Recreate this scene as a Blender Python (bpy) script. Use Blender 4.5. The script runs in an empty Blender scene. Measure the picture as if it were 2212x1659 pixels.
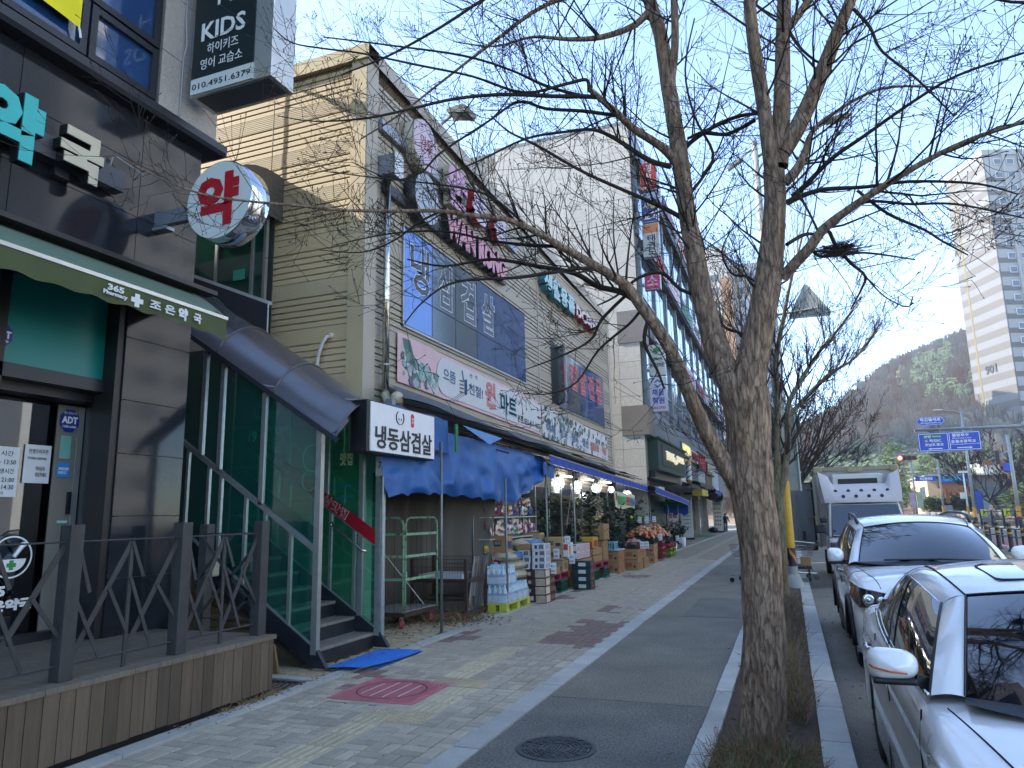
import bpy, math, random
from mathutils import Vector, Matrix, noise
SC = bpy.context.scene
COL = SC.collection
rnd = random.Random(7)
R = math.radians
# ---------------------------------------------------------------- camera
cam_d = bpy.data.cameras.new('camera'); cam = bpy.data.objects.new('camera', cam_d); COL.objects.link(cam)
cam_d.sensor_width = 36.0; cam_d.lens = 1534.0/2212.0*36.0; cam_d.clip_start = 0.05; cam_d.clip_end = 4000
right = Vector((0.93294198,0.35944733,-0.02041763)); down = Vector((-0.08395318,0.16205084,-0.98320465)); fwd = Vector((-0.3501016,0.91898702,0.18136078))
cam.matrix_world = Matrix(((right.x,-down.x,-fwd.x,0),(right.y,-down.y,-fwd.y,0),(right.z,-down.z,-fwd.z,1.65),(0,0,0,1)))
SC.camera = cam
# ---------------------------------------------------------------- sky and sun
SUN_EL, SUN_AZ = 33.0,261.0      # azimuth clockwise from +Y
w = bpy.data.worlds.new('World'); SC.world = w; w.use_nodes = True
nt = w.node_tree; nt.nodes.clear()
sky = nt.nodes.new('ShaderNodeTexSky'); sky.sky_type = 'NISHITA'; sky.sun_disc = False
sky.sun_elevation = R(SUN_EL); sky.sun_rotation = R(SUN_AZ); sky.altitude = 50; sky.air_density = 0.75; sky.dust_density = 0.4; sky.ozone_density = 1.6
bg = nt.nodes.new('ShaderNodeBackground'); bg.inputs[1].default_value = 0.15
wo = nt.nodes.new('ShaderNodeOutputWorld'); nt.links.new(sky.outputs[0], bg.inputs[0]); nt.links.new(bg.outputs[0], wo.inputs[0])
sl = bpy.data.lights.new('sun', 'SUN'); sl.energy = 3.2; sl.angle = R(0.5); sl.color = (1,0.93,0.82)
so = bpy.data.objects.new('sun', sl); COL.objects.link(so)
sd = Vector((math.sin(R(SUN_AZ))*math.cos(R(SUN_EL)), math.cos(R(SUN_AZ))*math.cos(R(SUN_EL)), math.sin(R(SUN_EL))))
so.rotation_euler = sd.to_track_quat('Z', 'Y').to_euler(); so.location = (0,0,60)
SC.view_settings.view_transform = 'Standard'; SC.view_settings.look = 'None'; SC.view_settings.exposure = 2.35; SC.view_settings.gamma = 1.0
SC.view_settings.use_curve_mapping = False
SC.cycles.max_bounces = 7; SC.cycles.transparent_max_bounces = 12; SC.cycles.caustics_reflective = False; SC.cycles.caustics_refractive = False
# ---------------------------------------------------------------- materials
_m = {}
def hexc(h):
    h = h.lstrip('#'); return tuple(((int(h[i:i+2],16)/255.0)+.055)**2.4/1.055**2.4 if int(h[i:i+2],16) > 10 else int(h[i:i+2],16)/255/12.92 for i in (0,2,4))
def M(name, col=(.5,.5,.5), rough=.6, metal=0.0, var=.12, scale=6.0, bump=0.0, bscale=40.0, rv=0.0, emis=0, trans=0.0, alpha=1.0, coat=0.0, col2=None, ns=(1,1,1), spec=.5, thresh=None, ior=1.45, spk=0.0, spks=120.0, rvar=0.0):
    if name in _m: return _m[name]
    if isinstance(col, str): col = hexc(col)
    if isinstance(col2, str): col2 = hexc(col2)
    m = bpy.data.materials.new(name); m.use_nodes = True; _m[name] = m
    t = m.node_tree; N = t.nodes; L = t.links; b = N['Principled BSDF']
    b.inputs['Roughness'].default_value = rough; b.inputs['Metallic'].default_value = metal
    b.inputs['Transmission Weight'].default_value = trans; b.inputs['Alpha'].default_value = alpha
    b.inputs['Coat Weight'].default_value = coat; b.inputs['Coat Roughness'].default_value = .04
    b.inputs['Specular IOR Level'].default_value = spec; b.inputs['IOR'].default_value = ior
    tc = N.new('ShaderNodeTexCoord'); mp = N.new('ShaderNodeMapping'); mp.inputs['Scale'].default_value = ns
    L.new(tc.outputs['Object'], mp.inputs[0])
    oi = N.new('ShaderNodeObjectInfo')
    if rv:
        ad = N.new('ShaderNodeVectorMath'); ad.operation = 'ADD'; ml = N.new('ShaderNodeMath'); ml.operation = 'MULTIPLY'; ml.inputs[1].default_value = 37.0
        L.new(oi.outputs['Random'], ml.inputs[0]); L.new(mp.outputs[0], ad.inputs[0]); L.new(ml.outputs[0], ad.inputs[1]); vec = ad.outputs[0]
    else: vec = mp.outputs[0]
    c = None
    if var or col2:
        n = N.new('ShaderNodeTexNoise'); n.inputs['Scale'].default_value = scale; n.inputs['Detail'].default_value = 6; n.inputs['Roughness'].default_value = .62; L.new(vec, n.inputs['Vector'])
        r = N.new('ShaderNodeValToRGB'); lo, hi = (thresh if thresh else (.3,.7)); r.color_ramp.elements[0].position = lo; r.color_ramp.elements[1].position = hi
        if col2: a, d = col, col2
        else: a = tuple(x*(1-var) for x in col); d = tuple(min(1, x*(1+var)) for x in col)
        r.color_ramp.elements[0].color = (*a,1); r.color_ramp.elements[1].color = (*d,1)
        L.new(n.outputs['Fac'], r.inputs[0]); c = r.outputs[0]
        if rvar:
            mr = N.new('ShaderNodeMapRange'); mr.inputs[3].default_value = max(0, rough-rvar); mr.inputs[4].default_value = min(1, rough+rvar); L.new(n.outputs['Fac'], mr.inputs[0]); L.new(mr.outputs[0], b.inputs['Roughness'])
    if spk:
        n3 = N.new('ShaderNodeTexNoise'); n3.inputs['Scale'].default_value = spks; n3.inputs['Detail'].default_value = 2; L.new(vec, n3.inputs['Vector'])
        mr = N.new('ShaderNodeMapRange'); mr.inputs[1].default_value = .35; mr.inputs[2].default_value = .65; mr.inputs[3].default_value = 1-spk; mr.inputs[4].default_value = 1+spk; L.new(n3.outputs['Fac'], mr.inputs[0])
        v = N.new('ShaderNodeVectorMath'); v.operation = 'SCALE'
        if c: L.new(c, v.inputs[0])
        else: v.inputs[0].default_value = col
        L.new(mr.outputs[0], v.inputs['Scale']); c = v.outputs[0]
    if rv:
        mr = N.new('ShaderNodeMapRange'); mr.inputs[3].default_value = 1-rv; mr.inputs[4].default_value = 1+rv; L.new(oi.outputs['Random'], mr.inputs[0])
        v = N.new('ShaderNodeVectorMath'); v.operation = 'SCALE'
        if c: L.new(c, v.inputs[0])
        else: v.inputs[0].default_value = col
        L.new(mr.outputs[0], v.inputs['Scale']); c = v.outputs[0]
    if c: L.new(c, b.inputs['Base Color'])
    else: b.inputs['Base Color'].default_value = (*col,1)
    if bump:
        n2 = N.new('ShaderNodeTexNoise'); n2.inputs['Scale'].default_value = bscale; n2.inputs['Detail'].default_value = 5; L.new(vec, n2.inputs['Vector'])
        bp = N.new('ShaderNodeBump'); bp.inputs['Strength'].default_value = min(1, bump); bp.inputs['Distance'].default_value = .01; L.new(n2.outputs['Fac'], bp.inputs['Height']); L.new(bp.outputs[0], b.inputs['Normal'])
    if emis:
        b.inputs['Emission Strength'].default_value = emis
        b.inputs['Emission Color'].default_value = (*col,1)
    return m
def glass(name, col, rough=.03, a=.5, body=0, bcol=(.02,.25,.19)):
    """thin pane: coloured transparency mixed with a glossy reflection"""
    if name in _m: return _m[name]
    if isinstance(col, str): col = hexc(col)
    m = bpy.data.materials.new(name); m.use_nodes = True; _m[name] = m
    t = m.node_tree; N = t.nodes; L = t.links; N.clear()
    tr = N.new('ShaderNodeBsdfTransparent'); tr.inputs[0].default_value = (*col,1)
    gl = N.new('ShaderNodeBsdfGlossy'); gl.inputs['Roughness'].default_value = rough
    fr = N.new('ShaderNodeFresnel'); fr.inputs[0].default_value = 1.5; ad = N.new('ShaderNodeMath'); ad.operation = 'MULTIPLY_ADD'; ad.inputs[1].default_value = 1.0; ad.inputs[2].default_value = a*.08
    mx = N.new('ShaderNodeMixShader'); out = N.new('ShaderNodeOutputMaterial')
    L.new(fr.outputs[0], ad.inputs[0]); L.new(ad.outputs[0], mx.inputs[0]); L.new(tr.outputs[0], mx.inputs[1]); L.new(gl.outputs[0], mx.inputs[2])
    if body:
        df = N.new('ShaderNodeBsdfDiffuse'); df.inputs[0].default_value = (*bcol,1); m2 = N.new('ShaderNodeMixShader'); m2.inputs[0].default_value = body; L.new(mx.outputs[0], m2.inputs[1]); L.new(df.outputs[0], m2.inputs[2]); mx = m2
    L.new(mx.outputs[0], out.inputs[0])
    return m
# ---------------------------------------------------------------- mesh builder
class MB:
    def __init__(s): s.v = []; s.f = []; s.m = []; s.smooth = False
    def add(s, vs, fs, mi=0):
        b = len(s.v); s.v += [tuple(p) for p in vs]; s.f += [tuple(b+i for i in f) for f in fs]; s.m += [mi]*len(fs); return s
    def box(s, x0, x1, y0, y1, z0, z1, mi=0):
        if x0 > x1: x0, x1 = x1, x0
        if y0 > y1: y0, y1 = y1, y0
        if z0 > z1: z0, z1 = z1, z0
        return s.add([(x0, y0, z0),(x1, y0, z0),(x1, y1, z0),(x0, y1, z0),(x0, y0, z1),(x1, y0, z1),(x1, y1, z1),(x0, y1, z1)],
                     [(0,3,2,1),(4,5,6,7),(0,1,5,4),(1,2,6,5),(2,3,7,6),(3,0,4,7)], mi)
    def beam(s, p, q, wd, ht, mi=0, up=(0,0,1)):
        p, q = Vector(p), Vector(q); d = (q-p).normalized(); u = Vector(up)
        r = d.cross(u)
        if r.length < 1e-4: r = d.cross(Vector((1,0,0)))
        r.normalize(); u = r.cross(d); r = r*wd/2; u = u*ht/2
        vs = [p-r-u, p+r-u, p+r+u, p-r+u, q-r-u, q+r-u, q+r+u, q-r+u]
        return s.add(vs,[(0,1,2,3),(7,6,5,4),(0,4,5,1),(1,5,6,2),(2,6,7,3),(3,7,4,0)], mi)
    def tube(s, pts, rad, n=8, mi=0, cap=True):
        pts = [Vector(p) for p in pts]; k = len(pts)
        if not hasattr(rad, '__len__'): rad = [rad]*k
        vs = []; u = None
        for i, p in enumerate(pts):
            d = (pts[min(i+1, k-1)]-pts[max(i-1,0)])
            if d.length < 1e-7: d = Vector((0,0,1))
            d.normalize()
            if u is None: u = d.cross(Vector((0,0,1)) if abs(d.z) < .9 else Vector((1,0,0)))
            else: u = u-d*u.dot(d)
            if u.length < 1e-6: u = d.orthogonal()
            u.normalize(); w_ = d.cross(u)
            for j in range(n):
                a = 2*math.pi*j/n; vs.append(p+(u*math.cos(a)+w_*math.sin(a))*rad[i])
        fs = []
        for i in range(k-1):
            for j in range(n):
                j2 = (j+1) % n; fs.append((i*n+j, i*n+j2,(i+1)*n+j2,(i+1)*n+j))
        if cap: fs.append(tuple(range(n-1,-1,-1))); fs.append(tuple((k-1)*n+j for j in range(n)))
        return s.add(vs, fs, mi)
    def prism(s, poly, ax, a, b, mi=0, mi2=None):
        """poly: 2-D points in the plane normal to ax (x:(y,z) y:(x,z) z:(x,y)), from a to b"""
        n = len(poly)
        def P3(p, t): return {'x': (t, p[0], p[1]), 'y': (p[0], t, p[1]), 'z': (p[0], p[1], t)}[ax]
        vs = [P3(p, a) for p in poly]+[P3(p, b) for p in poly]
        s.add(vs,[(i,(i+1) % n, n+(i+1) % n, n+i) for i in range(n)], mi)
        s.add(vs,[tuple(range(n-1,-1,-1)), tuple(range(n,2*n))], mi if mi2 is None else mi2); return s
    def quad(s, a, b, c, d, mi=0): return s.add([a, b, c, d],[(0,1,2,3)], mi)
    def grid(s, fn, nu, nv, mi=0, closed=False):
        vs = [fn(i/nu, j/nv) for j in range(nv+1) for i in range(nu+1)]
        return s.add(vs,[(j*(nu+1)+i, j*(nu+1)+i+1,(j+1)*(nu+1)+i+1,(j+1)*(nu+1)+i) for j in range(nv) for i in range(nu)], mi)
    def lathe(s, prof, c, n=16, ax='z', mi=0):
        vs = []
        for r_, h in prof:
            for j in range(n):
                a = 2*math.pi*j/n; x, y = r_*math.cos(a), r_*math.sin(a)
                vs.append({'z': (c[0]+x, c[1]+y, c[2]+h), 'y': (c[0]+x, c[1]+h, c[2]+y), 'x': (c[0]+h, c[1]+x, c[2]+y)}[ax])
        k = len(prof); return s.add(vs,[(i*n+j, i*n+(j+1) % n,(i+1)*n+(j+1) % n,(i+1)*n+j) for i in range(k-1) for j in range(n)], mi)
    def ball(s, c, r_, n=8, k=5, mi=0, sq=(1,1,1)):
        vs = []
        for i in range(k+1):
            t = math.pi*i/k
            for j in range(n):
                a = 2*math.pi*j/n; vs.append((c[0]+sq[0]*r_*math.sin(t)*math.cos(a), c[1]+sq[1]*r_*math.sin(t)*math.sin(a), c[2]+sq[2]*r_*math.cos(t)))
        return s.add(vs,[((i+1)*n+j,(i+1)*n+(j+1) % n, i*n+(j+1) % n, i*n+j) for i in range(k) for j in range(n)], mi)
    def merge(s, o, mat=None, mi=0):
        b = len(s.v); s.v += [tuple(mat @ Vector(p)) if mat else p for p in o.v]; s.f += [tuple(b+i for i in f) for f in o.f]; s.m += [x+mi for x in o.m]; return s
    def mesh(s, name, mats, off=(0,0,0)):
        me = bpy.data.meshes.new(name)
        ox, oy, oz = off
        me.from_pydata([(x-ox, y-oy, z-oz) for x, y, z in s.v],[], s.f)
        for m in (mats if isinstance(mats,(list, tuple)) else [mats]): me.materials.append(m)
        if any(s.m): me.polygons.foreach_set('material_index', s.m)
        if s.smooth: me.polygons.foreach_set('use_smooth',[True]*len(s.f))
        me.update(); return me
ORG = {}
def tag(o, label=None, cat=None, group=None, kind=None):
    if label: o['label'] = label
    if cat: o['category'] = cat
    if group: o['group'] = group
    if kind: o['kind'] = kind
    return o
def thing(name, label, cat, loc=(0,0,0), group=None, kind=None):
    o = bpy.data.objects.new(name, None); COL.objects.link(o); o.location = loc; o.empty_display_size = .1
    ORG[o] = Vector(loc); return tag(o, label, cat, group, kind)
def part(name, mb, mats, parent, label=None, kind=None, smooth=False, me=None, bevel=0, sub=0):
    off = ORG.get(parent, Vector()); 
    if smooth: mb.smooth = True
    me = me or mb.mesh(name, mats, off)
    o = bpy.data.objects.new(name, me); COL.objects.link(o); o.parent = parent; ORG[o] = off
    if bevel: md = o.modifiers.new('b', 'BEVEL'); md.width = bevel; md.segments = 2; md.limit_method = 'ANGLE'; md.angle_limit = R(40)
    if sub: md = o.modifiers.new('s', 'SUBSURF'); md.levels = sub; md.render_levels = sub
    return tag(o, label, None, None, kind)
def solo(name, mb, mats, label, cat, group=None, kind=None, loc=None, smooth=False, bevel=0, sub=0):
    off = Vector(loc) if loc else Vector((0,0,0))
    if smooth: mb.smooth = True
    o = bpy.data.objects.new(name, mb.mesh(name, mats, off)); COL.objects.link(o); o.location = off; ORG[o] = off
    if bevel: md = o.modifiers.new('b', 'BEVEL'); md.width = bevel; md.segments = 2; md.limit_method = 'ANGLE'; md.angle_limit = R(40)
    if sub: md = o.modifiers.new('s', 'SUBSURF'); md.levels = sub; md.render_levels = sub
    return tag(o, label, cat, group, kind)
def struct(name, mb, mats, smooth=False):
    o = bpy.data.objects.new(name, mb.mesh(name, mats)); COL.objects.link(o); o['kind'] = 'structure'; ORG[o] = Vector(); 
    if smooth: o.data.polygons.foreach_set('use_smooth',[True]*len(o.data.polygons))
    return o
def piece(name, me, loc, parent, rz=0, scale=None):
    o = bpy.data.objects.new(name, me); COL.objects.link(o); o.parent = parent; o.location = Vector(loc)-ORG.get(parent, Vector()); o.rotation_euler.z = rz; ORG[o] = Vector(loc)
    if scale: o.scale = scale
    return o
def dup(root, loc, rz=0, label=None, group=None, scale=None):
    r_ = root.copy(); COL.objects.link(r_); r_.location = loc; r_.rotation_euler = (0,0, rz)
    if scale: r_.scale = scale
    if label: r_['label'] = label
    if group: r_['group'] = group
    def rec(a, b):
        for ch in a.children:
            c = ch.copy(); COL.objects.link(c); c.parent = b; rec(ch, c)
    rec(root, r_); return r_
_tq = []; _keep = []
YR = (0,1,0); XR = (1,0,0); ZU = (0,0,1)
def txt(parent, body, O, wd, ht, m, Rt=YR, Up=ZU, depth=.006, bold=.02, name='lettering'):
    """body fitted into a box wd x ht with lower-left corner O on a plane with right Rt and up Up, standing depth proud; filled in by set_type()"""
    if '\n' in body:
        L_ = body.split('\n'); h = ht/len(L_); o = None
        for k, b_ in enumerate(L_): o = txt(parent, b_, Vector(O)+Vector(Up)*h*(len(L_)-1-k), wd*len(b_)/max(map(len, L_)), h*.8, m, Rt, Up, depth, bold, name)
        return o
    o = part(name, MB(), m, parent); _tq.append((round(bold,2), body, o, Vector(O), wd, ht, Vector(Rt), Vector(Up), depth)); return o
def curve_mesh(body, bold, sp):
    c = bpy.data.curves.new('t', 'FONT'); c.body = body; c.size = 1; c.extrude = .01; c.offset = bold; c.resolution_u = 2; c.space_line = sp
    o = bpy.data.objects.new('t', c); me = bpy.data.meshes.new_from_object(o); vs = [tuple(v.co) for v in me.vertices]; fs = [tuple(p.vertices) for p in me.polygons]
    bpy.data.meshes.remove(me); _keep.append((o, c)); return vs, fs
def set_type():
    D = 3.0
    for bold in sorted({t[0] for t in _tq}):
        reqs = [t for t in _tq if t[0] == bold]; bodies = sorted({t[1] for t in reqs}); vs, fs = curve_mesh('\n'.join(bodies), bold,3)
        rows = [[] for _ in bodies]
        for f in fs:
            y = sum(vs[i][1] for i in f)/len(f); k = min(max(round((-(y-.35))/D),0), len(bodies)-1); rows[k].append(f)
        shp = {}
        for b_, fl in zip(bodies, rows):
            ids = sorted({i for f in fl for i in f}); mp = {a: k for k, a in enumerate(ids)}; V = [vs[i] for i in ids]
            x0 = min(v[0] for v in V); x1 = max(v[0] for v in V); y0 = min(v[1] for v in V); y1 = max(v[1] for v in V)
            shp[b_] = ([((v[0]-x0)/(x1-x0),(v[1]-y0)/(y1-y0),1 if v[2] > 0 else 0) for v in V],[tuple(mp[i] for i in f) for f in fl])
        for _, b_, o, O, wd, ht, r_, u, depth in reqs:
            V, F = shp[b_]; n = r_.cross(u).normalized(); off = ORG[o]
            o.data.from_pydata([tuple(O+r_*(v[0]*wd)+u*(v[1]*ht)+n*(v[2]*depth+.0015)-off) for v in V],[], F); o.data.update()
            if o.parent and o.parent.rotation_euler.z and o.get('spin'): pass
    for o, c in _keep: bpy.data.objects.remove(o); bpy.data.curves.remove(c)
# ================================================================ GROUND
mGRAN = M('granite_stone', '#a3a29a',.75, var=.16, scale=3, spk=.22, spks=260, rv=.12, bump=.15, bscale=200)
mASPH = M('bike_asphalt', '#716c60',.9, var=.22, scale=.9, spk=.4, spks=55, bump=.6, bscale=90)
mROAD = M('road_asphalt', '#6f6a5e',.9, var=.25, scale=.7, spk=.4, spks=120, bump=.5, bscale=160)
mPAV = M('paver_grey', '#75767a',.88, var=.14, scale=9, rv=.2, spk=.2, spks=220, bump=.4, bscale=160, col2='#6b675c', col=None) if False else M('paver_grey', '#a39986',.9, var=.15, scale=3, rv=.17, spk=.2, spks=200, bump=.4, bscale=160)
mPUR = M('paver_purple', '#7f685e',.9, var=.15, scale=3, rv=.14, spk=.18, spks=200, bump=.4, bscale=160)
mTACT = M('tactile_beige', '#ada185',.88, var=.14, scale=5, rv=.08, spk=.2, spks=200, bump=.3, bscale=160)
mTAN = M('forecourt_tan', '#a89b7e',.9, var=.2, scale=3, rv=.2, spk=.2, spks=160, bump=.4, bscale=120)
mGRT = M('grout_dark', '#2f2c27',.95, var=.25, scale=14)
mSOIL = M('soil', '#4a3d2e',.95, var=.35, scale=18, bump=1, bscale=60)
mYEL = M('paint_yellow', '#c79a3a',.7, var=.12, scale=6)
mWHT = M('paint_white', '#c9c9c4',.7, var=.12, scale=6)
mREDP = M('red_paving', '#8d5850',.85, var=.15, scale=3)
struct('ground', MB().box(-900,900,-300,1500,-1.2,-.16), M('far_ground', '#6d6558',.95, var=.3, scale=.05))
struct('road', MB().box(.27,7.2,-6,110,-.17,-.145), mROAD)
mb = MB(); mb.box(7.2,13.5,-6,64,-.17,-.143); struct('far_lane', mb, mROAD)
mb = MB(); mb.box(8.4,10.6,14,60,-.16,-.139); struct('red_lane', mb, mREDP)
mb = MB()
for x in (6.9,7.08): mb.box(x, x+.1,3,62,-.16,-.139)
for x in (.55,): pass
struct('yellow_line', mb, mYEL)
mb = MB()
for k in range(9): mb.box(.8+k*.9,1.3+k*.9,44,48,-.16,-.138)
mb.box(.5,6.6,42.6,43.0,-.16,-.138)
for k in range(8):
    mb.box(8.5+.25*(k % 2),8.62+.25*(k % 2),22+k*2.2,23.4+k*2.2,-.16,-.133)
struct('road_markings', mb, mWHT)
struct('crossroad', MB().box(-60,120,64,84,-.17,-.141), mROAD)
struct('far_plaza', MB().box(13.5,120,20,64,-.3,-.02), M('plaza_paving', '#9a9286',.9, var=.15, scale=1))
# base slabs under the paving
struct('sidewalk_base', MB().box(-4.76,-.0,-4,120,-.16,-.012), mGRT)
struct('forecourt_base', MB().box(-12,-4.75,-4,120,-.16,-.016), M('forecourt_ground', '#77705f',.95, var=.2, scale=3, spk=.25, spks=120))
# bike path
struct('bike_path', MB().box(-2.22,-.76,-4,120,-.1,.0), mASPH)
mb = MB()
def crack(mb, x0, x1, y, amp, w_=.006):
    n = 24; P = [(x0+(x1-x0)*i/n, y+amp*noise.noise(Vector((i*.6, y,0)))) for i in range(n+1)]
    for i in range(n):
        mb.add([(P[i][0], P[i][1]-w_,.0015),(P[i+1][0], P[i+1][1]-w_,.0015),(P[i+1][0], P[i+1][1]+w_,.0015),(P[i][0], P[i][1]+w_,.0015)],[(0,1,2,3)])
crack(mb,-2.2,-.76,6.62,.02); crack(mb,-2.2,-.76,12.0,.04)
crack(mb,-1.9,-1.0,9.3,.12,.003); crack(mb,-2.1,-1.3,15.2,.1,.004)
struct('asphalt_patch', MB().box(-2.2,-.78,3.0,6.6,-.01,.0012).box(-1.75,-.9,12.02,14.6,-.01,.0012), M('asphalt_patch', '#66635b',.9, var=.22, scale=1.4, spk=.4, spks=55, bump=.6, bscale=90))
struct('asphalt_joint', mb, M('crack_dark', '#2c2b29',.95, var=.1))
# granite strips of separate stones
def strip(name, x0, x1, y0, y1, ln, z0, z1, label=None):
    p = bpy.data.objects.new(name, None); COL.objects.link(p); p['kind'] = 'structure'; ORG[p] = Vector()
    me = MB().box(0, x1-x0,.004, ln-.004, z0, z1).mesh('stone', mGRAN); y = y0; k = 0
    rest = MB()
    while y < y1:
        if y < 34:
            o = piece('stone', me,(x0+rnd.uniform(-.004,.004), y, rnd.uniform(-.002,.002)), p)
            if k % 1 == 0: md = None
        else: rest.box(x0, x1, y+.004, y+ln-.004, z0, z1)
        y += ln; k += 1
    part('stone_run', rest, mGRAN, p, kind='stuff')
    return p
strip('edging_strip',-2.42,-2.215,-1,115,1.0,-.1,.012)
strip('boundary_strip',-4.76,-4.60,3.2,115,.9,-.1,.014)
strip('kerb',.07,.27,2.0,115,.97,-.17,.02)
strip('planter_edging',-.77,-.63,3.5,60,1.2,-.1,.03)
# paving: squares of two pavers, the nearest three hundred as pieces
pav = bpy.data.objects.new('pavement', None); COL.objects.link(pav); pav['kind'] = 'structure'; ORG[pav] = Vector()
def paver_mesh(nm, m, l, w_, ch=.006):
    mb = MB(); a, b = l/2, w_/2
    mb.add([(-a,-b,-.012),(a,-b,-.012),(a, b,-.012),(-a, b,-.012),(-a,-b,-ch*.7),(a,-b,-ch*.7),(a, b,-ch*.7),(-a, b,-ch*.7),(-a+ch,-b+ch,0),(a-ch,-b+ch,0),(a-ch, b-ch,0),(-a+ch, b-ch,0)],
           [(8,9,10,11),(0,1,5,4),(1,2,6,5),(2,3,7,6),(3,0,4,7),(4,5,9,8),(5,6,10,9),(6,7,11,10),(7,4,8,11)])
    return mb, mb.mesh(nm, m)
S = .222
gM, gMe = paver_mesh('paver', mPAV, S-.011, S/2-.011,.007); _, pMe = paver_mesh('paver', mPUR, S-.011, S/2-.011,.007)
stuffP = MB(); cnt = 0
def tact_zone(x, y):
    if -3.57 < x < -3.25 and y < 5.5: return True
    if -3.58 < x < -3.25 and 7.0 < y < 8.75: return True
    if -3.26 < x < -2.95 and 5.5 < y < 7.0: return True
    if -3.57 < x < -2.96 and (5.49 < y < 5.75 or 6.74 < y < 7.0): return True
    if -4.22 < x < -3.28 and 5.95 < y < 6.86: return True
    return False
tri = [0]
for j in range(0,104):
    for i in range(-1,11):
        cx_, cy_ = -4.585+S*(i+.5),3.2+S*(j+.5)
        if cx_ > -2.43+S*.4: continue
        o1 = (i+j) % 2
        for k in (-1,1):
            x, y = (cx_, cy_+k*S/4) if o1 else (cx_+k*S/4, cy_)
            if x > -2.44 or x < -4.585 or tact_zone(x, y): continue
            nz = noise.noise(Vector((x*.55, y*.55,3))) + .35*noise.noise(Vector((x*2.4, y*2.4,9)))
            pur = nz > .32
            dz = rnd.uniform(-.0022,.0012); rz = (0 if o1 else math.pi/2)+rnd.uniform(-.012,.012)
            vis = y > 3.9 and x > -.95*y-.5
            if cnt < 300 and vis and y < 9:
                piece('paver', pMe if pur else gMe,(x, y, dz), pav, rz); cnt += 1
            else:
                stuffP.merge(gM, Matrix.Translation((x, y, dz)) @ Matrix.Rotation(rz,4, 'Z'),1 if pur else 0)
# the strips where tactile blocks cut the grid are filled by narrow closers
part('paver_field', stuffP,[mPAV, mPUR], pav, kind='stuff')
def brickmat(name, c1, c2, mort, sc=1.0, bw=.225, bh=.112):
    m = bpy.data.materials.new(name); m.use_nodes = True; t = m.node_tree; N = t.nodes; L = t.links; b = N['Principled BSDF']; b.inputs['Roughness'].default_value = .9
    tc = N.new('ShaderNodeTexCoord'); br = N.new('ShaderNodeTexBrick'); L.new(tc.outputs['Object'], br.inputs[0]); br.inputs['Scale'].default_value = 1
    br.inputs['Color1'].default_value = (*hexc(c1),1); br.inputs['Color2'].default_value = (*hexc(c2),1); br.inputs['Mortar'].default_value = (*hexc(mort),1)
    br.inputs['Mortar Size'].default_value = .006; br.inputs['Brick Width'].default_value = bw; br.inputs['Row Height'].default_value = bh
    L.new(br.outputs[0], b.inputs['Base Color']); return m
struct('far_pavement', MB().box(-4.6,-2.42,3.2+S*104,115,-.05,-.001), brickmat('far_paver', '#998c76', '#897c69', '#5c574e'))
struct('shop_forecourt', MB().box(-7.2,-4.76,13,115,-.05,-.004), brickmat('forecourt_paver', '#9a907c', '#857a68', '#5c5547'))
# tactile blocks
struct('paver_infill', MB().box(-3.60,-3.22,3.2,9.1,-.05,-.005).box(-3.60,-2.86,5.4,7.08,-.05,-.0052).box(-2.55,-2.42,3.2,26,-.05,-.006).box(-4.25,-3.25,5.9,6.95,-.05,-.0054), mPAV)
bar = MB(); bar.merge(paver_mesh('x', mTACT,.296,.296,.004)[0])
for k in range(4): bar.add([(-.105+k*.07-.018,-.13,0),(-.105+k*.07+.018,-.13,0),(-.105+k*.07+.018,.13,0),(-.105+k*.07-.018,.13,0),(-.105+k*.07-.010,-.122,.0055),(-.105+k*.07+.010,-.122,.0055),(-.105+k*.07+.010,.122,.0055),(-.105+k*.07-.010,.122,.0055)],[(4,5,6,7),(0,1,5,4),(1,2,6,5),(2,3,7,6),(3,0,4,7)])
barMe = bar.mesh('tactile_block', mTACT)
dot = MB(); dot.merge(paver_mesh('x', mTACT,.296,.296,.004)[0])
for a in range(6):
    for b_ in range(6): dot.lathe([(.017,0),(.014,.0045),(.006,.006),(0,.006)],(-.1175+a*.047,-.1175+b_*.047,0),8)
mTY = M('tactile_yellow', '#a8977a',.88, var=.14, scale=5, rv=.08, spk=.2, spks=200)
dotMe = dot.mesh('tactile_block', mTY)
tb = bpy.data.objects.new('tactile_paving', None); COL.objects.link(tb); tb['kind'] = 'structure'; ORG[tb] = Vector()
y = 3.25
while y < 5.4: piece('tactile_block', barMe,(-3.41, y+.15,.001), tb); y += .3
for x in (-3.38,-3.08): piece('tactile_block', dotMe,(x,5.62,.002), tb)
for k in range(3): piece('tactile_block', barMe,(-3.10,5.93+k*.3,.001), tb)
for x in (-3.40,-3.09): piece('tactile_block', dotMe,(x,6.87,.002), tb)
for k in range(6): piece('tactile_block', barMe,(-3.41,7.19+k*.3,.001), tb)
far = MB(); yy = 8.97
while yy < 60:
    for k in range(4 if yy < 22 else 2):
        wd = .3/(4 if yy < 22 else 2)
        far.box(-3.56+k*wd+.004,-3.56+(k+1)*wd-.004, yy+.004, yy+.196,-.01,.0035)
    yy += .2
part('tactile_run', far, M('tactile_far', '#9a917a',.88, var=.16, scale=5, spk=.2, spks=200), tb, kind='stuff')
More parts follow.
